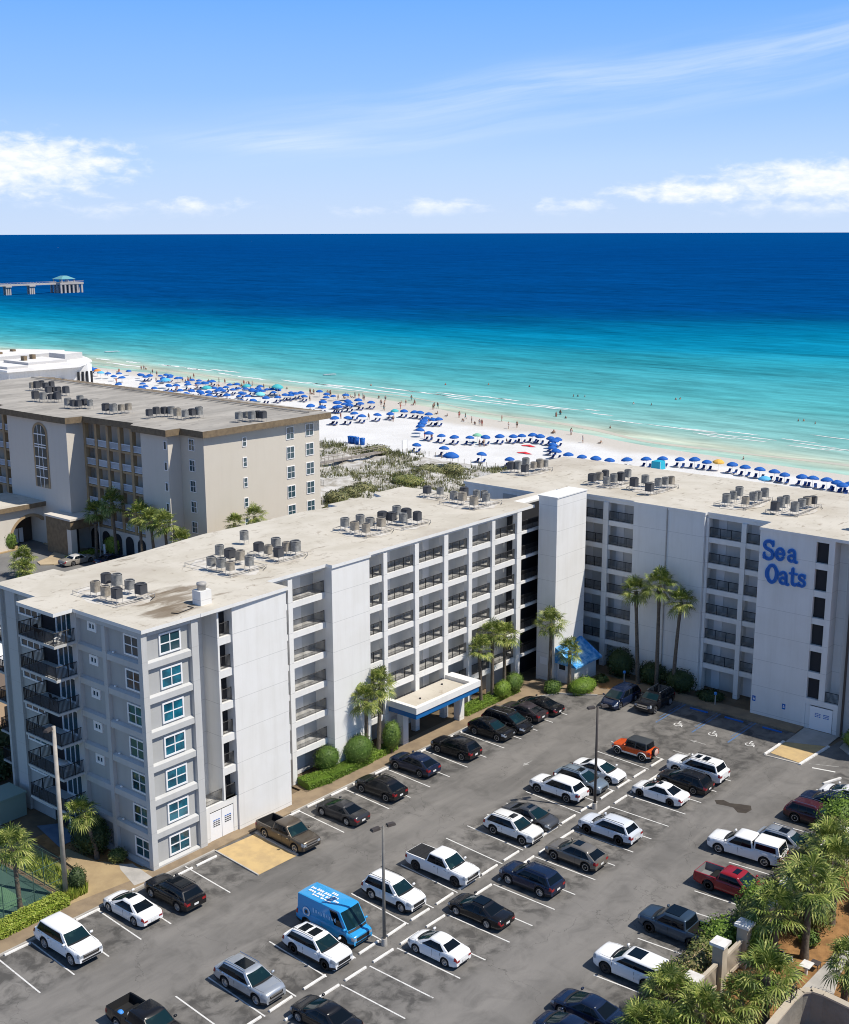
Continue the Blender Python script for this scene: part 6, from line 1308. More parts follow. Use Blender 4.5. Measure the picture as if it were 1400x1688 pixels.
# neighbours at the left edge
NB = thing('neighbour_house', 'low white flat roofed house at the left edge behind the balconies', 'building'); m = MB(); m.box(4, 17, 37, 56, 0, 4.8, HBL); m.build('wall', NB); m = MB(); m.box(3.6, 17.4, 36.6, 56.4, 4.803, 5.1, mat('bright_roof', (.78, .76, .74), .9, (.62, .60, .57), .5)); m.build('roof', NB)
NB = thing('neighbour_house', 'tan house with dark arched window at the left edge', 'building'); m = MB(); m.box(-8, 8.6, 29.4, 35.9, 0, 5.6, mat('tan_render', (.55, .40, .27), .9, (.48, .35, .24), .5)); m.build('wall', NB); m = MB(); m.prism([(-8.3, 29.0), (9.0, 29.0), (9.0, 36.3), (-8.3, 36.3)], 5.605, 6.2, HBR, mat('brown_tile', (.16, .12, .09), .9)); m.build('roof', NB)
m = MB(); 
for x in (3.0, 5.6): m.box(x, x + 1.1, 29.33, 29.39, 1.2, 4.4, DARK)
m.build('window', NB)
for x, y, z, r, lab in ((4.5, 27.2, 1.8, 2.6, 'leafy tree between the tan house and the balconies'), (1.5, 24.6, 1.5, 2.2, 'dark leafy tree near the far corner of the end block')): bush('leafy_tree', lab, (x, y, z), (r, r, z), DARKL, 1800, .35, .8, cat='tree', trunk=True)
# white beach pavilion far left
WB = thing('beach_pavilion', 'long low white beachfront building with stepped white roof at the left edge', 'building')
wr_ = mat('pavilion_white', (.80, .78, .75), .8, (.68, .65, .62), .2); m = MB(); m.box(150, 178, 262, 315, 0, 7.6, mat_wall('pavilion_wall', (.62, .61, .60), joint=0)); m.build('wall', WB); m = MB(); m.prism([(149, 261), (172, 257.5), (184, 268), (188, 276), (194, 291), (184, 318), (149, 318)], 7.61, 8.2, wr_, wr_); m.build('roof', WB)
for poly, z1 in (([(162, 270), (176, 270), (176, 284), (162, 284)], 9.0), ([(160, 288), (186, 286), (190, 292), (182, 308), (160, 308)], 9.7), ([(178, 274), (186, 276), (184, 283), (178, 283)], 10.2), ([(151, 264), (158, 264), (158, 300), (151, 300)], 8.9)):
    m = MB(); m.prism(poly, 8.203, z1, mat('pavilion_grey', (.50, .49, .48), .8), wr_); m.build('upper_roof', WB)
m = MB()
for vx, vy in ((165, 277), (170, 280), (168, 296), (176, 301), (155, 280)): m.box(vx - .6, vx + .6, vy - .9, vy + .9, 8.2, 10.4, HBR)
m.build('roof_vent', WB); m = MB(); m.box(178.1, 181, 264, 280, 0, 7.59, FRAME); 
m.build('porch', WB); m = MB(); [m.box(174 + i * 1.6, 174.5 + i * 1.6, 261.3, 261.9, 1.8, 5.6, DARK) for i in range(4)]; m.box(167, 169, 261.3, 261.9, 2, 4, DARK); m.build('window', WB)
m = MB(); m.prism([(128, 252), (139, 249), (144, 258), (139, 268), (128, 268)], 6, 6.8, wr_, wr_); tag(m.build('dome_canopy'), 'small cream canopy roof at the far left below the white pavilion', 'canopy')

# ------------------------------------------------------------------ dunes, boardwalk
dm = MB(); rows = []
DUNEM = mat('dune_sand', (.56, .54, .51), .95, (.30, .275, .23), .5, bump=.9, bscale=1.2)
for j in range(61):
    y = 16.5 + j * 2.1; row = []
    for i in range(41):
        x = 81.5 + i * 1.75; ed = min(1, min(i, 40 - i) / 5, min(j, 60 - j) / 5)
        hgt = max(0, noise.noise(Vector((x * .11, y * .11, 0))) * 1.4 + noise.noise(Vector((x * .3, y * .3, 4))) * .8 + noise.noise(Vector((x * .8, y * .8, 9))) * .4 + .5)
        row.append((x, y, -.05 + ed * hgt))
    rows.append(row)
dm.grid(rows, DUNEM); struct(dm.build('sand_dunes', recalc=True))
dg = MB()
for i in range(11000):
    x, y = rnd.uniform(83, 150), rnd.uniform(24, 130)
    dens = noise.noise(Vector((x * .07, y * .07, 21))) + .45 * noise.noise(Vector((x * .25, y * .25, 2)))
    if dens < (-.12 if x < 140 else -.15): continue
    z = max(0, noise.noise(Vector((x * .11, y * .11, 0))) * 1.4 + noise.noise(Vector((x * .3, y * .3, 4))) * .8 + .4)
    for k in range(5):
        a = rnd.uniform(0, 6.28); h_ = rnd.uniform(.35, .95); px, py = x + rnd.uniform(-.6, .6), y + rnd.uniform(-.6, .6); ww = .10
        dg.add([(px - ww * math.cos(a), py - ww * math.sin(a), z - .2), (px + ww * math.cos(a), py + ww * math.sin(a), z - .2), (px + rnd.uniform(-.4, .4), py + rnd.uniform(-.4, .4), z + h_)], [(0, 1, 2)], DUNEL)
struct(dg.build('dune_grass'), 'stuff')
for x, y, r, lab in ((105, 82, 2.2, 'dark green shrub clump at the roof edge below the dunes'), (109.5, 83, 2.0, 'second green shrub clump right of the first at the roof edge'), (114, 83.5, 2.2, 'green shrub clump farther right at the roof edge'), (125.3, 82.4, 3.4, 'large bright dune shrub behind the roof condensers'), (136, 86, 3.0, 'low brown green dune shrub'), (147, 110, 3.0, 'dune shrub at the end of the boardwalk'), (140, 83, 2.6, 'low dune shrub beside the white pavilion wing roof')):
    bush('dune_shrub', lab, (x, y, 1.0), (r, r * 1.2, 1.3), BUSHL if r > 3.2 else DUNEL, 900, .4, .8)
bw = thing('boardwalk', 'weathered boardwalk with rails across the dunes', 'boardwalk'); m = MB(); m.prism([(100, 104), (127.9, 107.6), (146.7, 107.0), (147, 108.5), (128, 109.2), (100, 106)], .9, 1.2, mat('weathered_wood', (.33, .29, .25), .9, (.24, .21, .18), 1)); m.build('deck', bw); m = MB()
for a, b in (((100, 104), (127.9, 107.6)), ((127.9, 107.6), (146.7, 107.0)), ((100, 106), (128, 109.2)), ((128, 109.2), (147, 108.5))):
    m.bar((a[0], a[1], 2.2), (b[0], b[1], 2.2), .07, mat('weathered_wood', (.33, .29, .25)))
    for i in range(8): m.bar((a[0] + (b[0] - a[0]) * i / 7, a[1] + (b[1] - a[1]) * i / 7, .3), (a[0] + (b[0] - a[0]) * i / 7, a[1] + (b[1] - a[1]) * i / 7, 2.25), .06, mat('weathered_wood', (.33, .29, .25)))
m.build('railing', bw)
sf_ = thing('sand_fence', 'line of slatted sand fence posts along the foot of the dunes', 'fence'); m = MB()
for i in range(50): m.bar((151.5 + 1.5 * math.sin(i * .4), 30 + i * 2.0, 0), (151.5 + 1.5 * math.sin(i * .4), 30 + i * 2.0, 1.1), .06, HBR, 4)
m.build('post', sf_)

# ------------------------------------------------------------------ beach life
UBLUE = mat('umbrella_blue', (.006, .090, .37), .7, (.010, .12, .45), 2); UCOL = dict(yellow=mat('umbrella_yellow', (.75, .42, .08), .7), light=mat('umbrella_light_blue', (.10, .42, .70), .7), teal=mat('umbrella_teal', (.06, .42, .45), .7), teal2=mat('umbrella_teal', (.06, .42, .45)), green=mat('umbrella_green', (.22, .50, .34), .7), cyan=mat('umbrella_cyan', (.20, .60, .62), .7), orange=mat('umbrella_orange', (.70, .26, .07), .7))
def umb_mesh(mt):
    m = MB(); n = 8; rows = []
    for (r_, z) in ((.0, 2.35), (.45, 2.27), (.9, 2.05), (1.18, 1.82)): rows.append([(r_ * math.cos(2 * math.pi * k / 16) * (1 if k % 2 == 0 else .95), r_ * math.sin(2 * math.pi * k / 16) * (1 if k % 2 == 0 else .95), z - (.05 if k % 2 and r_ > 1 else 0)) for k in range(17)])
    rows.append([(x * .99, y * .99, z - .16) for x, y, z in rows[-1]])
    m.grid(rows, mt); return m.mesh('canopy')
pm_ = MB(); pm_.bar((0, 0, -.1), (0, 0, 2.45), .03, FRAME, 6); pm_ = pm_.mesh('pole'); UM = umb_mesh(UBLUE)
lg = MB(); WOODL = mat('lounger_frame', (.34, .26, .17), .7); LBL = mat('lounger_cushion', (.012, .06, .24), .8)
lg.box(-.3, .3, -.95, .35, .26, .31, WOODL); lg2 = MB(); lg2.box(-.28, .28, -.93, .3, .312, .38, LBL); lg2.add([(-.28, .3, .33), (.28, .3, .33), (.28, .85, .85), (-.28, .85, .85)], [(0, 1, 2, 3), (3, 2, 1, 0)], LBL)
lg3 = MB()
for a, b in ((-1, -.85), (1, -.85), (1, .3), (-1, .3)): lg3.bar((a * .27, b, 0), (a * .27, b, .27), .03, WOODL)
lgm = (lg.mesh('frame'), lg2.mesh('cushion'), lg3.mesh('legs'))
def umbrella(x, y, label, grp, mesh=None, s=1.0, tilt=None):
    z = sand_z(x, y); t = thing('beach_umbrella', label, 'umbrella', (x, y, z), rnd.uniform(0, 6.28), grp); t.scale = (s * .98,) * 3
    link('canopy', mesh or UM, t); link('pole', pm_, t)
    t.rotation_euler = (rnd.uniform(-.08, .08), rnd.uniform(-.08, .08), rnd.uniform(0, 6.28)); return t
def lounger(x, y, label, grp, rz):
    t = thing('beach_lounger', label, 'sun lounger', (x, y, sand_z(x, y)), rz, grp)
    for n_, me in zip(('frame', 'cushion', 'legs'), lgm): link(n_, me, t)
UL = dict(right=('blue beach umbrella in the long single row at the water on the right', 'umbrellas in the right hand row'), mid=('blue beach umbrella in the short row behind the red towels', 'umbrellas in the middle row'), lone=('blue beach umbrella standing apart on the open sand by the dunes', 'stray umbrellas by the dunes'),
          curve1=('blue beach umbrella in the overlapping file left of the middle row', 'file of umbrellas on the left'), curve2=('blue beach umbrella in the overlapping file right of the red towels', 'file of umbrellas on the right'), back=('blue beach umbrella scattered between the hotel corner and the left file', 'umbrellas right of the hotel'), crowd=('blue beach umbrella in the dense crowd behind the hotel roof', 'umbrellas behind the hotel'))
for k, pts in UMB.items():
    for p in pts:
        umbrella(p[0], p[1], *UL[k], s=p[2] if len(p) > 2 else rnd.uniform(.92, 1.06))
        if k != 'curve1':
            for d in (-.75, .75): lounger(p[0] - .3 + rnd.uniform(-.2, .2), p[1] + d, 'wooden sun lounger with blue cushion under an umbrella ' + dict(right='of the right row', mid='of the middle row', lone='by the dunes', back='right of the hotel', curve2='of the right hand file', crowd='in the crowd behind the hotel')[k], 'loungers ' + k.replace('curve2', 'file'), R(-80 + rnd.uniform(-12, 12)))
names = iter(('yellow umbrella in the right hand row', 'light blue umbrella behind the right hand row', 'teal umbrella near the back of the open sand', 'pale green umbrella in the middle row', 'large light blue canopy in the left crowd', 'large teal canopy in the middle of the crowd', 'teal canopy in the right of the crowd', 'cyan canopy in front of the crowd', 'largest round teal canopy at the right of the crowd', 'light blue canopy at the far left of the beach', 'orange umbrella at the far left of the beach'))
for i in range(75):
    y = rnd.uniform(165, 330); x = shore_x(y) - rnd.uniform(6, 34 if y > 200 else 24)
    umbrella(x, y, *UL['crowd' if y > 215 else 'back'], s=rnd.uniform(.8, 1.02))
UMC = {}
for x, y, c, s in UODD:
    if c not in UMC: UMC[c] = umb_mesh(UCOL[c])
    umbrella(x, y, next(names), None, UMC[c], 1 + (s - 1) * .6)
# people
SKIN = mat('skin', (.40, .24, .16), .6); SKIN2 = mat('skin_dark', (.20, .11, .07), .6); CLO = [mat('swimwear_%s' % n, c, .7) for n, c in (('navy', (.02, .03, .10)), ('red', (.45, .03, .03)), ('black', (.015, .015, .015)), ('white', (.7, .7, .7)), ('teal', (.03, .3, .33)))]
HAIR = mat('hair', (.04, .025, .015), .7)
def person_mesh(kind, seed):
    r = random.Random(seed); st_ = .22 if kind == 'walk' else .09
    V = [(0, 0, .95), (0, .0, 1.15), (0, .0, 1.38), (0, 0.01, 1.50), (0, .02, 1.62), (0, .02, 1.74),
         (.09, 0, .90), (.10, st_ * .6, .50), (.10, st_ * .3, .07), (.10, st_ * .3 + .14, .035), (-.09, 0, .90), (-.10, -st_ * .4, .50), (-.10, -st_ * 1.1, .09), (-.10, -st_ * 1.1 + .14, .04),
         (.17, 0, 1.42), (.24, -.02, 1.14), (.25, .06 if kind != 'arm' else .2, .90 if kind != 'arm' else 1.2), (.25, .08, .80), (-.17, 0, 1.42), (-.24, .02, 1.14), (-.25, .1, .92), (-.25, .13, .82)]
    E_ = [(0, 1), (1, 2), (2, 3), (3, 4), (4, 5), (0, 6), (6, 7), (7, 8), (8, 9), (0, 10), (10, 11), (11, 12), (12, 13), (2, 14), (14, 15), (15, 16), (16, 17), (2, 18), (18, 19), (19, 20), (20, 21)]
    RR = [.145, .125, .15, .06, .10, .085, .10, .065, .045, .04, .10, .065, .045, .04, .065, .042, .034, .04, .065, .042, .034, .04]
    if kind == 'sit':
        V = [(0, 0, .16), (0, -.06, .4), (0, -.1, .62), (0, -.08, .75), (0, -.06, .86), (0, -.06, .98), (.1, .08, .16), (.13, .42, .45), (.13, .62, .06), (.13, .76, .04), (-.1, .08, .16), (-.13, .46, .30), (-.13, .80, .07), (-.13, .92, .08),
             (.18, -.1, .66), (.26, -.18, .42), (.24, -.24, .16), (.24, -.22, .08), (-.18, -.1, .66), (-.26, .0, .46), (-.2, .22, .42), (-.17, .3, .42)]
    me = bpy.data.meshes.new('person_body'); me.from_pydata(V, E_, []); o = bpy.data.objects.new('person_tmp', me); COL.objects.link(o)
    sk = o.modifiers.new('skin', 'SKIN'); sd = o.modifiers.new('sub', 'SUBSURF'); sd.levels = 1; sd.render_levels = 1
    for i, v in enumerate(me.skin_vertices[0].data): v.radius = (RR[i], RR[i]); v.use_root = (i == 0)
    dg_ = bpy.context.evaluated_depsgraph_get(); new = bpy.data.meshes.new_from_object(o.evaluated_get(dg_)); bpy.data.objects.remove(o)
    new.materials.clear(); new.materials.append(SKIN if seed % 4 else SKIN2); new.materials.append(CLO[seed % 5]); new.materials.append(HAIR)
    for p in new.polygons:
        c = p.center; p.use_smooth = True
        if kind == 'sit': hi = .93; a, b = .05, .3
        else: hi = 1.70; a, b = .68, 1.02
        if (c.z > hi or (c.z > hi - .12 and c.y < .0)) and abs(c.x) < .15: p.material_index = 2
        elif a < c.z < b and abs(c.x) < .2: p.material_index = 1
        elif seed % 2 and kind != 'sit' and 1.18 < c.z < 1.36 and abs(c.x) < .17: p.material_index = 1
    new.name = 'person'; return new
PM = [person_mesh('stand', 1), person_mesh('walk', 2), person_mesh('arm', 3), person_mesh('walk', 4), person_mesh('stand', 5), person_mesh('walk', 6)]; PSIT = [person_mesh('sit', 8), person_mesh('sit', 7)]
for i, (x, y) in enumerate(PEOPLE):
    sit = rnd.random() < .22
    side_ = 'near the hotel' if y > 230 else ('on the middle of the beach' if y > 110 else 'on the right of the beach')
    o = link('person', (PSIT if sit else PM)[rnd.randrange(2 if sit else 6)], None, (x, y, sand_z(x, y) - .01), (0, 0, rnd.uniform(0, 6.28))); s_ = rnd.uniform(.98, 1.12); o.scale = (s_ * 1.15, s_ * 1.15, s_)
    tag(o, ('person sitting in swimwear on the sand ' if sit else 'person standing in swimwear by the water ') + side_, 'person', ('sitting ' if sit else 'standing ') + 'people ' + side_)
for i in range(75):
    y = rnd.uniform(120, 330); x = shore_x(y) - (rnd.uniform(-5, 6) if i % 2 else rnd.uniform(4, 32))
    side_ = 'near the hotel' if y > 230 else 'on the middle of the beach'; sit = rnd.random() < .25
    o = link('person', (PSIT if sit else PM)[rnd.randrange(2 if sit else 6)], None, (x, y, sand_z(x, y) - .01), (0, 0, rnd.uniform(0, 6.28))); o.scale = (1.15, 1.15, 1.02)
    tag(o, ('person sitting in swimwear on the sand ' if sit else 'person standing in swimwear by the water ') + side_, 'person', ('sitting ' if sit else 'standing ') + 'people ' + side_)
for i, (x, y) in enumerate(SWIM):
    side_ = 'in the shallows on the right' if y < 110 else 'in the sea left of the middle'
    o = link('person', PM[rnd.randrange(6)], None, (x, y, -1.75), (0, 0, rnd.uniform(0, 6.28))); o.scale = (1.2, 1.2, 1.05); tag(o, 'person bathing ' + side_, 'person', 'bathers ' + side_)
# foam
FOAMM = mat('sea_foam', (.80, .80, .78), .9, (.60, .62, .60), 1.0); fo_ = MB()
def foam_strip(x, y, L, wd):
    wd *= .62
    n = 10; row0 = []; row1 = []
    for i in range(n + 1):
        t = i / n; yy = y + (t - .5) * L; e = math.sin(math.pi * t) ** .6; dx = rnd.uniform(-.25, .25) * wd
        row0.append((x + (yy - y) * .09 + dx - wd * e / 2, yy, -.585)); row1.append((x + (yy - y) * .09 + dx + wd * e / 2 * rnd.uniform(.4, 1), yy, -.585))
    fo_.grid([row0, row1], FOAMM, False)
for x, y, L in FOAM: foam_strip(x, y, L * (.14 + y / 1600), 1.1 + y / 130)
struct(fo_.build('sea_foam'))
sb = MB(); row0, row1 = [], []
for i in range(90):
    y = -45 + i * 6; s_ = shore_x(y); k = 11 + 5 * noise.noise(Vector((y * .02, 0, 0))); wd = max(0, 2.4 + 2.2 * noise.noise(Vector((y * .035, 3, 0)))) * (1 if y < 120 else .5)
    row0.append((s_ + k, y, -.60)); row1.append((s_ + k + wd, y, -.60))
sb.grid([row0, row1], mat('sandbar', (.50, .46, .38), .9, (.40, .42, .36), .06)); struct(sb.build('sandbar'))
sb = MB(); row0, row1 = [], []
for i in range(180):
    y = -45 + i * 3; s_ = shore_x(y) + 1.2 * noise.noise(Vector((y * .09, 8, 0)));
    xx = s_ + 2.5; row0.append((xx, y, -.598)); row1.append((xx + .7 + .5 * noise.noise(Vector((y * .2, 1, 0))), y, -.598))
sb.grid([row0, row1], FOAMM); struct(sb.build('sea_foam'))
# odds and ends on the beach
x, y = BM['tent'][0]; t = thing('beach_tent', 'small cyan square beach tent behind the right hand row', 'tent', (x, y, -.02)); m = MB(); m.add([(-1.1, -1.1, 0), (1.1, -1.1, 0), (1.1, 1.1, 0), (-1.1, 1.1, 0), (-1, -1, 1.7), (1, -1, 1.7), (1, 1, 1.7), (-1, 1, 1.7), (0, 0, 1.95)], [(0, 1, 5, 4), (1, 2, 6, 5), (2, 3, 7, 6), (3, 0, 4, 7), (4, 5, 8), (5, 6, 8), (6, 7, 8), (7, 4, 8)], mat('tent_cyan', (.02, .38, .52), .6)); m.build('tent_cloth', t); m = MB(); [m.bar((a, b, 0), (a * .9, b * .9, 1.75), .04, FRAME) for a in (-1.12, 1.12) for b in (-1.12, 1.12)]; m.build('tent_pole', t)
redm = mat('red_towel', (.62, .04, .05), .9)
for (x, y), lab in zip(BM['redsail'], ('red pointed kite lying on the sand farther from the roof', 'red oval mat lying on the sand nearer the roof')):
    m = MB(); m.add([(0, -2.2, 0), (.5, -.8, .1), (.4, 0, .3), (.5, .8, .1), (0, 2.2, 0), (-.7, 1.0, .05), (-.4, 0, .1), (-.7, -1.0, .05)], [tuple(range(8))], redm); tag(m.build('red_kite', None, (x, y, .05)), lab, 'kite')
for i, (x, y) in enumerate(BM['bins']): t = thing('waste_bin', 'blue waste bin in the row of four on the sand by the dunes', 'waste bin', (x, y, -.02), 0, 'blue bins by the dunes'); m = MB(); m.lathe([(.0, 0), (.55, .0), (.65, 1.5), (.0, 1.55)], UBLUE, 10); m.build('bin_body', t); m = MB(); m.lathe([(.68, 1.5), (.7, 1.62), (.0, 1.75)], SIGNB, 10); m.build('lid', t)
x, y = BM['sign'][0]; t = thing('beach_sign', 'white information board on posts where the dunes meet the sand', 'sign', (x, y, 0), R(0)); m = MB(); m.box(-.9, .9, -.06, .06, 1.0, 2.9, FRAME); m.build('board', t); m = MB(); m.bar((-.8, 0, 0), (-.8, 0, 2.9), .08, HBR); m.bar((.8, 0, 0), (.8, 0, 2.9), .08, HBR); m.build('post', t)
def boat(loc, L, label, mt, rz):
    t = thing('small_boat', label, 'boat', loc, rz); m = MB(); rows = []
    for i in range(9):
        u = -1 + i / 4; w_ = .17 * L * math.sqrt(max(0, 1 - abs(u) ** 3)); rows.append([(u * L / 2, -w_, .45), (u * L / 2, -w_ * .8, .05), (u * L / 2, 0, -.1), (u * L / 2, w_ * .8, .05), (u * L / 2, w_, .45), (u * L / 2, w_ * .6, .3), (u * L / 2, 0, .25), (u * L / 2, -w_ * .6, .3), (u * L / 2, -w_, .45)])
    m.grid(rows, mt); m.build('hull', t, recalc=True); return t
boat((BM['boat'][0][0], BM['boat'][0][1], -.6), 6.5, 'white paddle boat near the shore at the upper left', FRAME, R(-25)); boat((BM['kayak'][0][0], BM['kayak'][0][1], -.6), 5.0, 'pale kayak with paddlers off the middle of the beach', PP, R(-25))
for (px, py, lab) in ((5800, 6400, 'tiny white motor boat on the horizon left of the middle'), (2600, 3900, 'tiny white motor boat in the deep water above the pier')): boat((px, py, -.5), 12, lab, FRAME, R(40))

# pier
PI = thing('fishing_pier', 'concrete fishing pier with clustered legs and a teal roofed shelter at its end', 'pier'); PC = mat('pier_concrete', (.50, .46, .42), .9, (.40, .37, .34), .05)
m = MB(); m.box(300, 558, 846, 851, 6.6, 8.0, PC); m.box(556, 579, 840, 856, 6.5, 8.2, PC); m.build('deck', PI)
for x in (440, 461, 486.5, 511, 533):
    m = MB(); [m.box(x + dx - .6, x + dx + .6, y - .5, y + .5, -4, 6.59, PC) for dx in (-1.8, 0, 1.8) for y in (847, 850)]; m.box(x - 2.8, x + 2.8, 845.6, 851.4, 5.6, 6.58, PC); m.build('pier_leg', PI)
for x in (557, 561, 565, 569, 573, 577.5):
    m = MB(); [m.box(x - .8, x + .8, y - .7, y + .7, -4, 6.49, PC) for y in (841, 846, 850, 855)]; m.build('pier_leg', PI)
TEALR = mat('teal_roof', (.13, .33, .36), .7); m = MB(); m.add([(558, 841, 10.9), (572, 841, 10.9), (572, 855, 10.9), (558, 855, 10.9), (563, 846, 13.6), (567, 846, 13.6), (567, 850, 13.6), (563, 850, 13.6)], [(0, 1, 5, 4), (1, 2, 6, 5), (2, 3, 7, 6), (3, 0, 4, 7), (4, 5, 6, 7), (3, 2, 1, 0)], TEALR); m.build('shelter_roof', PI)
m = MB(); [m.box(x - .3, x + .3, y - .3, y + .3, 8.2, 10.89, PC) for x in (559, 565, 571) for y in (842, 854)]; m.build('shelter_post', PI)
m = MB(); m.box(300, 556, 845.8, 846.0, 9.0, 9.2, PC); m.box(556, 579, 839.8, 840.0, 9.2, 9.4, PC); [m.box(300 + i * 3, 300.2 + i * 3, 845.8, 846.0, 8.0, 9.0, PC) for i in range(84)]; m.build('pier_railing', PI)

# ------------------------------------------------------------------ garden at the lower right
sheet('pine_straw_bed', [(5.6, -39.3), (64, -39.3), (64, -70), (5.6, -70)], .02, MULCH)
slab('garden_path', [(15.8, -46.5), (16.9, -44.5), (21.7, -44.6), (30, -44.4), (30, -45.6), (20.9, -45.8), (18.2, -46.4)], .0, .06, CONC)
GF = thing('garden_fence', 'cream masonry fence with capped pillars and slatted panels between parking and garden', 'fence'); CREAM = mat('cream_masonry', (.50, .43, .33), .9, (.42, .36, .28), .6, bump=.2, bscale=8); CAPM = mat('white_cap_stone', (.76, .74, .70), .85, (.60, .57, .53), 1.2)
PX = [(10.4, 2.6), (14.0, 3.3), (17.5, 3.0), (21.0, 3.0), (24.5, 3.0), (28.0, 3.0), (31.5, 3.0), (34.6, 3.0)]
for x, h in PX:
    m = MB(); m.box(x - .36, x + .36, -40.74, -40.02, 0, h, CREAM); m.build('pillar', GF); m = MB(); m.box(x - .52, x + .52, -40.9, -39.86, h + .003, h + .2, CAPM); m.build('pillar_cap', GF)
for (xa, ha), (xb, hb) in zip(PX, PX[1:]):
    m = MB(); m.box(xa + .43, xb - .43, -40.5, -40.25, 1.95, 2.15, CREAM); m.box(xa + .43, xb - .43, -40.5, -40.25, .35, .6, CREAM)
    for i in range(16): x = xa + .55 + (xb - xa - 1.1) * i / 15; m.box(x - .05, x + .05, -40.43, -40.32, .6, 1.95, CREAM)
    m.build('fence_panel', GF)
IF = thing('iron_fence', 'black iron picket fence around the pine straw garden', 'fence'); m = MB()
for a, b in (((14.2, -41.0), (15.3, -45.6)), ((10.4, -45.4), (15.3, -45.6))):
    for z in (.2, 1.45): m.bar((a[0], a[1], z), (b[0], b[1], z), .03, BLACKM)
    for i in range(30): x, y = a[0] + (b[0] - a[0]) * i / 29, a[1] + (b[1] - a[1]) * i / 29; m.bar((x, y, 0), (x, y, 1.6), .018, BLACKM, 4)
m.build('pickets', IF)
for i, (x, y, h, r, lab) in enumerate(((12.6, -44.3, 3.3, 2.5, 'big fan palm with thick trunk at the bottom beside the black iron fence'), (19.0, -41.9, 3.8, 2.35, 'fan palm behind the white topped pillars in the garden'), (21.0, -43.2, 5.4, 2.5, 'tall fan palm in the middle of the garden'), (26.3, -42.9, 4.9, 2.4, 'fan palm at the right edge beyond the tall garden palm'), (17.2, -47.4, 3.2, 2.1, 'fan palm cut by the right edge beside the garden path'),
        (8.4, -39.6, 2.1, 2.3, 'low fan palm left of the pillars at the bottom'), (8.6, -42.2, 1.9, 2.4, 'low fan palm at the bottom edge under the big fan palm'), (6.2, -40.7, 1.5, 2.0, 'low fan palm at the bottom edge left of the others'), (31.5, -43.2, 4.2, 2.2, 'fan palm at the right edge near the navy SUV'), (5.6, -39.4, 1.5, 2.0, 'low fan palm at the far left of the bottom planting'), (10.6, -43.4, 2.2, 2.1, 'fan palm between the bottom pillars and the corner wall'), (29.2, -41.4, 4.6, 2.2, 'fan palm behind the capped pickup near the right edge'), (23.6, -41.6, 3.0, 1.9, 'short fan palm among the bushes behind the red pickup'))):
    palm(x, y, h, lab, r, (rnd.uniform(-.2, .2), rnd.uniform(-.2, .2)), i, tr=.21)
for (x, y, z, rx, ry, mt, lab, n) in ((17.6, -38.7, 1.5, 1.9, 1.5, HEDGEL, 'green bush over the tail of the slate pickup', 1500), (13.6, -38.9, 1.3, 1.7, 1.1, FLOWL, 'brownish bush in front of the tall pillar', 1200), (11.6, -38.4, 1.2, 1.6, 1.1, FLOWL, 'pink tinged bush over the rear of the white SUV', 1200), (20.3, -39.8, 1.9, 2.0, 1.4, BUSHL, 'bush left of the fan palm behind the pillars', 1500), (24.0, -39.3, 1.6, 1.9, 1.3, BUSHL, 'bush at the nose of the dark red pickup', 1500), (28.2, -39.3, 1.9, 2.2, 1.4, FLOWL, 'brown green bush at the tail of the capped pickup', 1700), (32.6, -39.6, 1.7, 2.0, 1.3, BUSHL, 'bush in front of the silver crossover', 1500),
        (37.6, -39.0, 2.4, 2.8, 1.9, HEDGEL, 'round bright tree in front of the dark maroon SUV', 2800), (7.4, -38.4, .9, 1.3, .9, FLOWL, 'small brown green bush left of the bottom palms', 900), (22.7, -42.8, .55, .75, .75, TOPL, 'small clipped bush on the pine straw', 700), (29.5, -44.0, .8, 1.3, 1.0, TOPL, 'dark bush by the right edge of the garden', 900), (15.4, -43.0, .8, 1.2, .9, HEDGEL, 'green bush at the foot of the big fan palm', 900), (41.6, -40.0, 1.6, 1.9, 1.3, BUSHL, 'bush at the right edge beyond the round tree', 1200), (19.8, -47.6, .7, 1.1, .9, HEDGEL, 'low green bush beyond the garden path', 600), (15.6, -38.4, 1.2, 1.5, 1.0, BUSHL, 'yellowish bush at the back of the slate pickup', 1100), (22.0, -39.0, 2.0, 1.8, 1.3, HEDGEL, 'green bush hiding the kerb left of the dark red pickup', 1400), (26.2, -39.5, 2.0, 1.7, 1.2, FLOWL, 'brownish bush between the dark red pickup and the capped pickup', 1300), (30.4, -39.0, 1.7, 1.7, 1.2, BUSHL, 'olive bush behind the capped pickup', 1300), (34.8, -39.4, 2.0, 1.9, 1.3, FLOWL, 'bush with brown tips left of the round bright tree', 1400), (24.8, -42.4, 1.5, 1.7, 1.4, BUSHL, 'loose bush among the garden palms', 1100), (18.6, -40.9, 1.5, 1.5, 1.0, HEDGEL, 'vine covered bush between two capped pillars', 1100), (9.6, -38.2, .9, 1.4, 1.0, FLOWL, 'flowering bush left of the nearest capped pillar', 900)):
    bush('garden_bush', lab, (x, y, z), (rx, ry, z), mt, int(n * 1.5), .2, .68, trunk=True, surf=.5)
bush('clipped_bush', 'green bush on the kerb island at the right edge beside the far door', (57.6, -33.2, .9), (1.6, 2.0, 1.0), HEDGEL, 1500, .16, .9); slab('kerb_island', [(55.6, -32.6), (56.6, -31.4), (64, -31.2), (64, -37), (57, -37)], .0, .12, CONC)
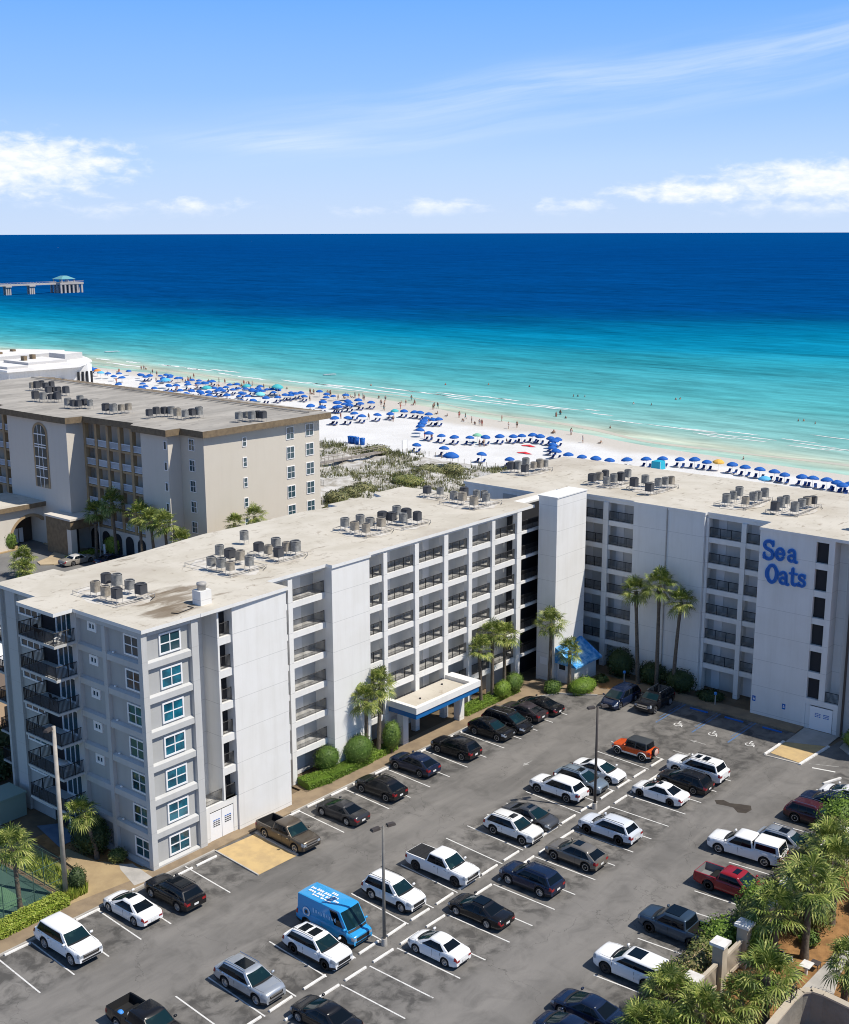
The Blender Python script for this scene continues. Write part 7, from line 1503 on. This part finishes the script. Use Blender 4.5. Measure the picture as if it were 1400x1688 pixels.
for x, y, lab in ((20.2, -41.9, 'left solar lamp panel on the pine straw'), (20.0, -42.6, 'right solar lamp panel on the pine straw')):
    t = thing('solar_panel', lab, 'solar panel', (x - .2, y, .3), R(30)); m = MB(); m.add([(-.3, -.22, 0), (.3, -.22, 0), (.3, .22, .12), (-.3, .22, .12)], [(0, 1, 2, 3), (3, 2, 1, 0)], GLASS); m.build('panel', t); m = MB(); m.bar((-.32, -.25, .01), (.32, -.25, .01), .03, FRAME); m.bar((-.32, .25, .13), (.32, .25, .13), .03, FRAME); m.bar((0, 0, -.3), (0, 0, .05), .03, STEEL); m.build('frame', t)
t = thing('garden_table', 'small pale table in the pine straw garden', 'table', (19.2, -44.1, .02)); m = MB(); m.box(-.45, .45, -.35, .35, .74, .8, CAPM); m.build('tabletop', t); m = MB(); m.box(-.08, .08, -.08, .08, 0, .739, CAPM); m.build('leg', t)
for (x, y, lab) in ((18.1, -43.9, 'dark stool left of the pale garden table'), (20.2, -44.3, 'dark stool right of the pale garden table')):
    t = thing('garden_stool', lab, 'stool', (x, y, .02)); m = MB(); m.box(-.3, .3, -.3, .3, .45, .52, plm); m.build('seat', t)
    for a in (-1, 1):
        for b in (-1, 1): m = MB(); m.bar((a * .25, b * .25, 0), (a * .25, b * .25, .45), .025, plm); m.build('leg', t)
# curved masonry corner at the bottom right
CW = thing('masonry_wall', 'curved grey masonry wall with pale coping at the bottom right corner', 'wall'); m = MB(); cp = MB()
wp = [(8.6, -46.0), (12.4, -45.9), (13.7, -46.0), (14.25, -46.4), (14.35, -47.2), (13.9, -51)]
GM = mat('grey_masonry', (.23, .215, .185), .9, (.17, .16, .14), .8, bump=.3, bscale=5)
for (x0, y0), (x1, y1) in zip(wp, wp[1:]):
    d = Vector((x1 - x0, y1 - y0, 0)).normalized(); n_ = Vector((-d.y, d.x, 0)) * .16; n2 = n_ * 1.5
    P4 = [(x0 - n_.x, y0 - n_.y), (x1 - n_.x, y1 - n_.y), (x1 + n_.x, y1 + n_.y), (x0 + n_.x, y0 + n_.y)]; m.prism(P4, 0, 2.4, GM)
    P4 = [(x0 - n2.x, y0 - n2.y), (x1 - n2.x, y1 - n2.y), (x1 + n2.x, y1 + n2.y), (x0 + n2.x, y0 + n2.y)]; cp.prism(P4, 2.403, 2.52, CREAM)
m.build('wall', CW); cp.build('coping', CW)
t = thing('scroll_bracket', 'black scrolled iron bracket on the corner wall at the bottom right', 'bracket', (12.6, -46.0, 2.53)); m = MB()
for k in range(16): a, b = R(k * 22.5), R(k * 22.5 + 22.5); m.bar((.4 * math.cos(a), 0, .45 + .4 * math.sin(a)), (.4 * math.cos(b), 0, .45 + .4 * math.sin(b)), .035, BLACKM)
m.build('ring', t); m = MB(); m.bar((-.5, 0, 0), (-.3, 0, 1.0), .04, BLACKM); m.bar((-.3, 0, 1.0), (.3, 0, .9), .04, BLACKM); m.build('arm', t)
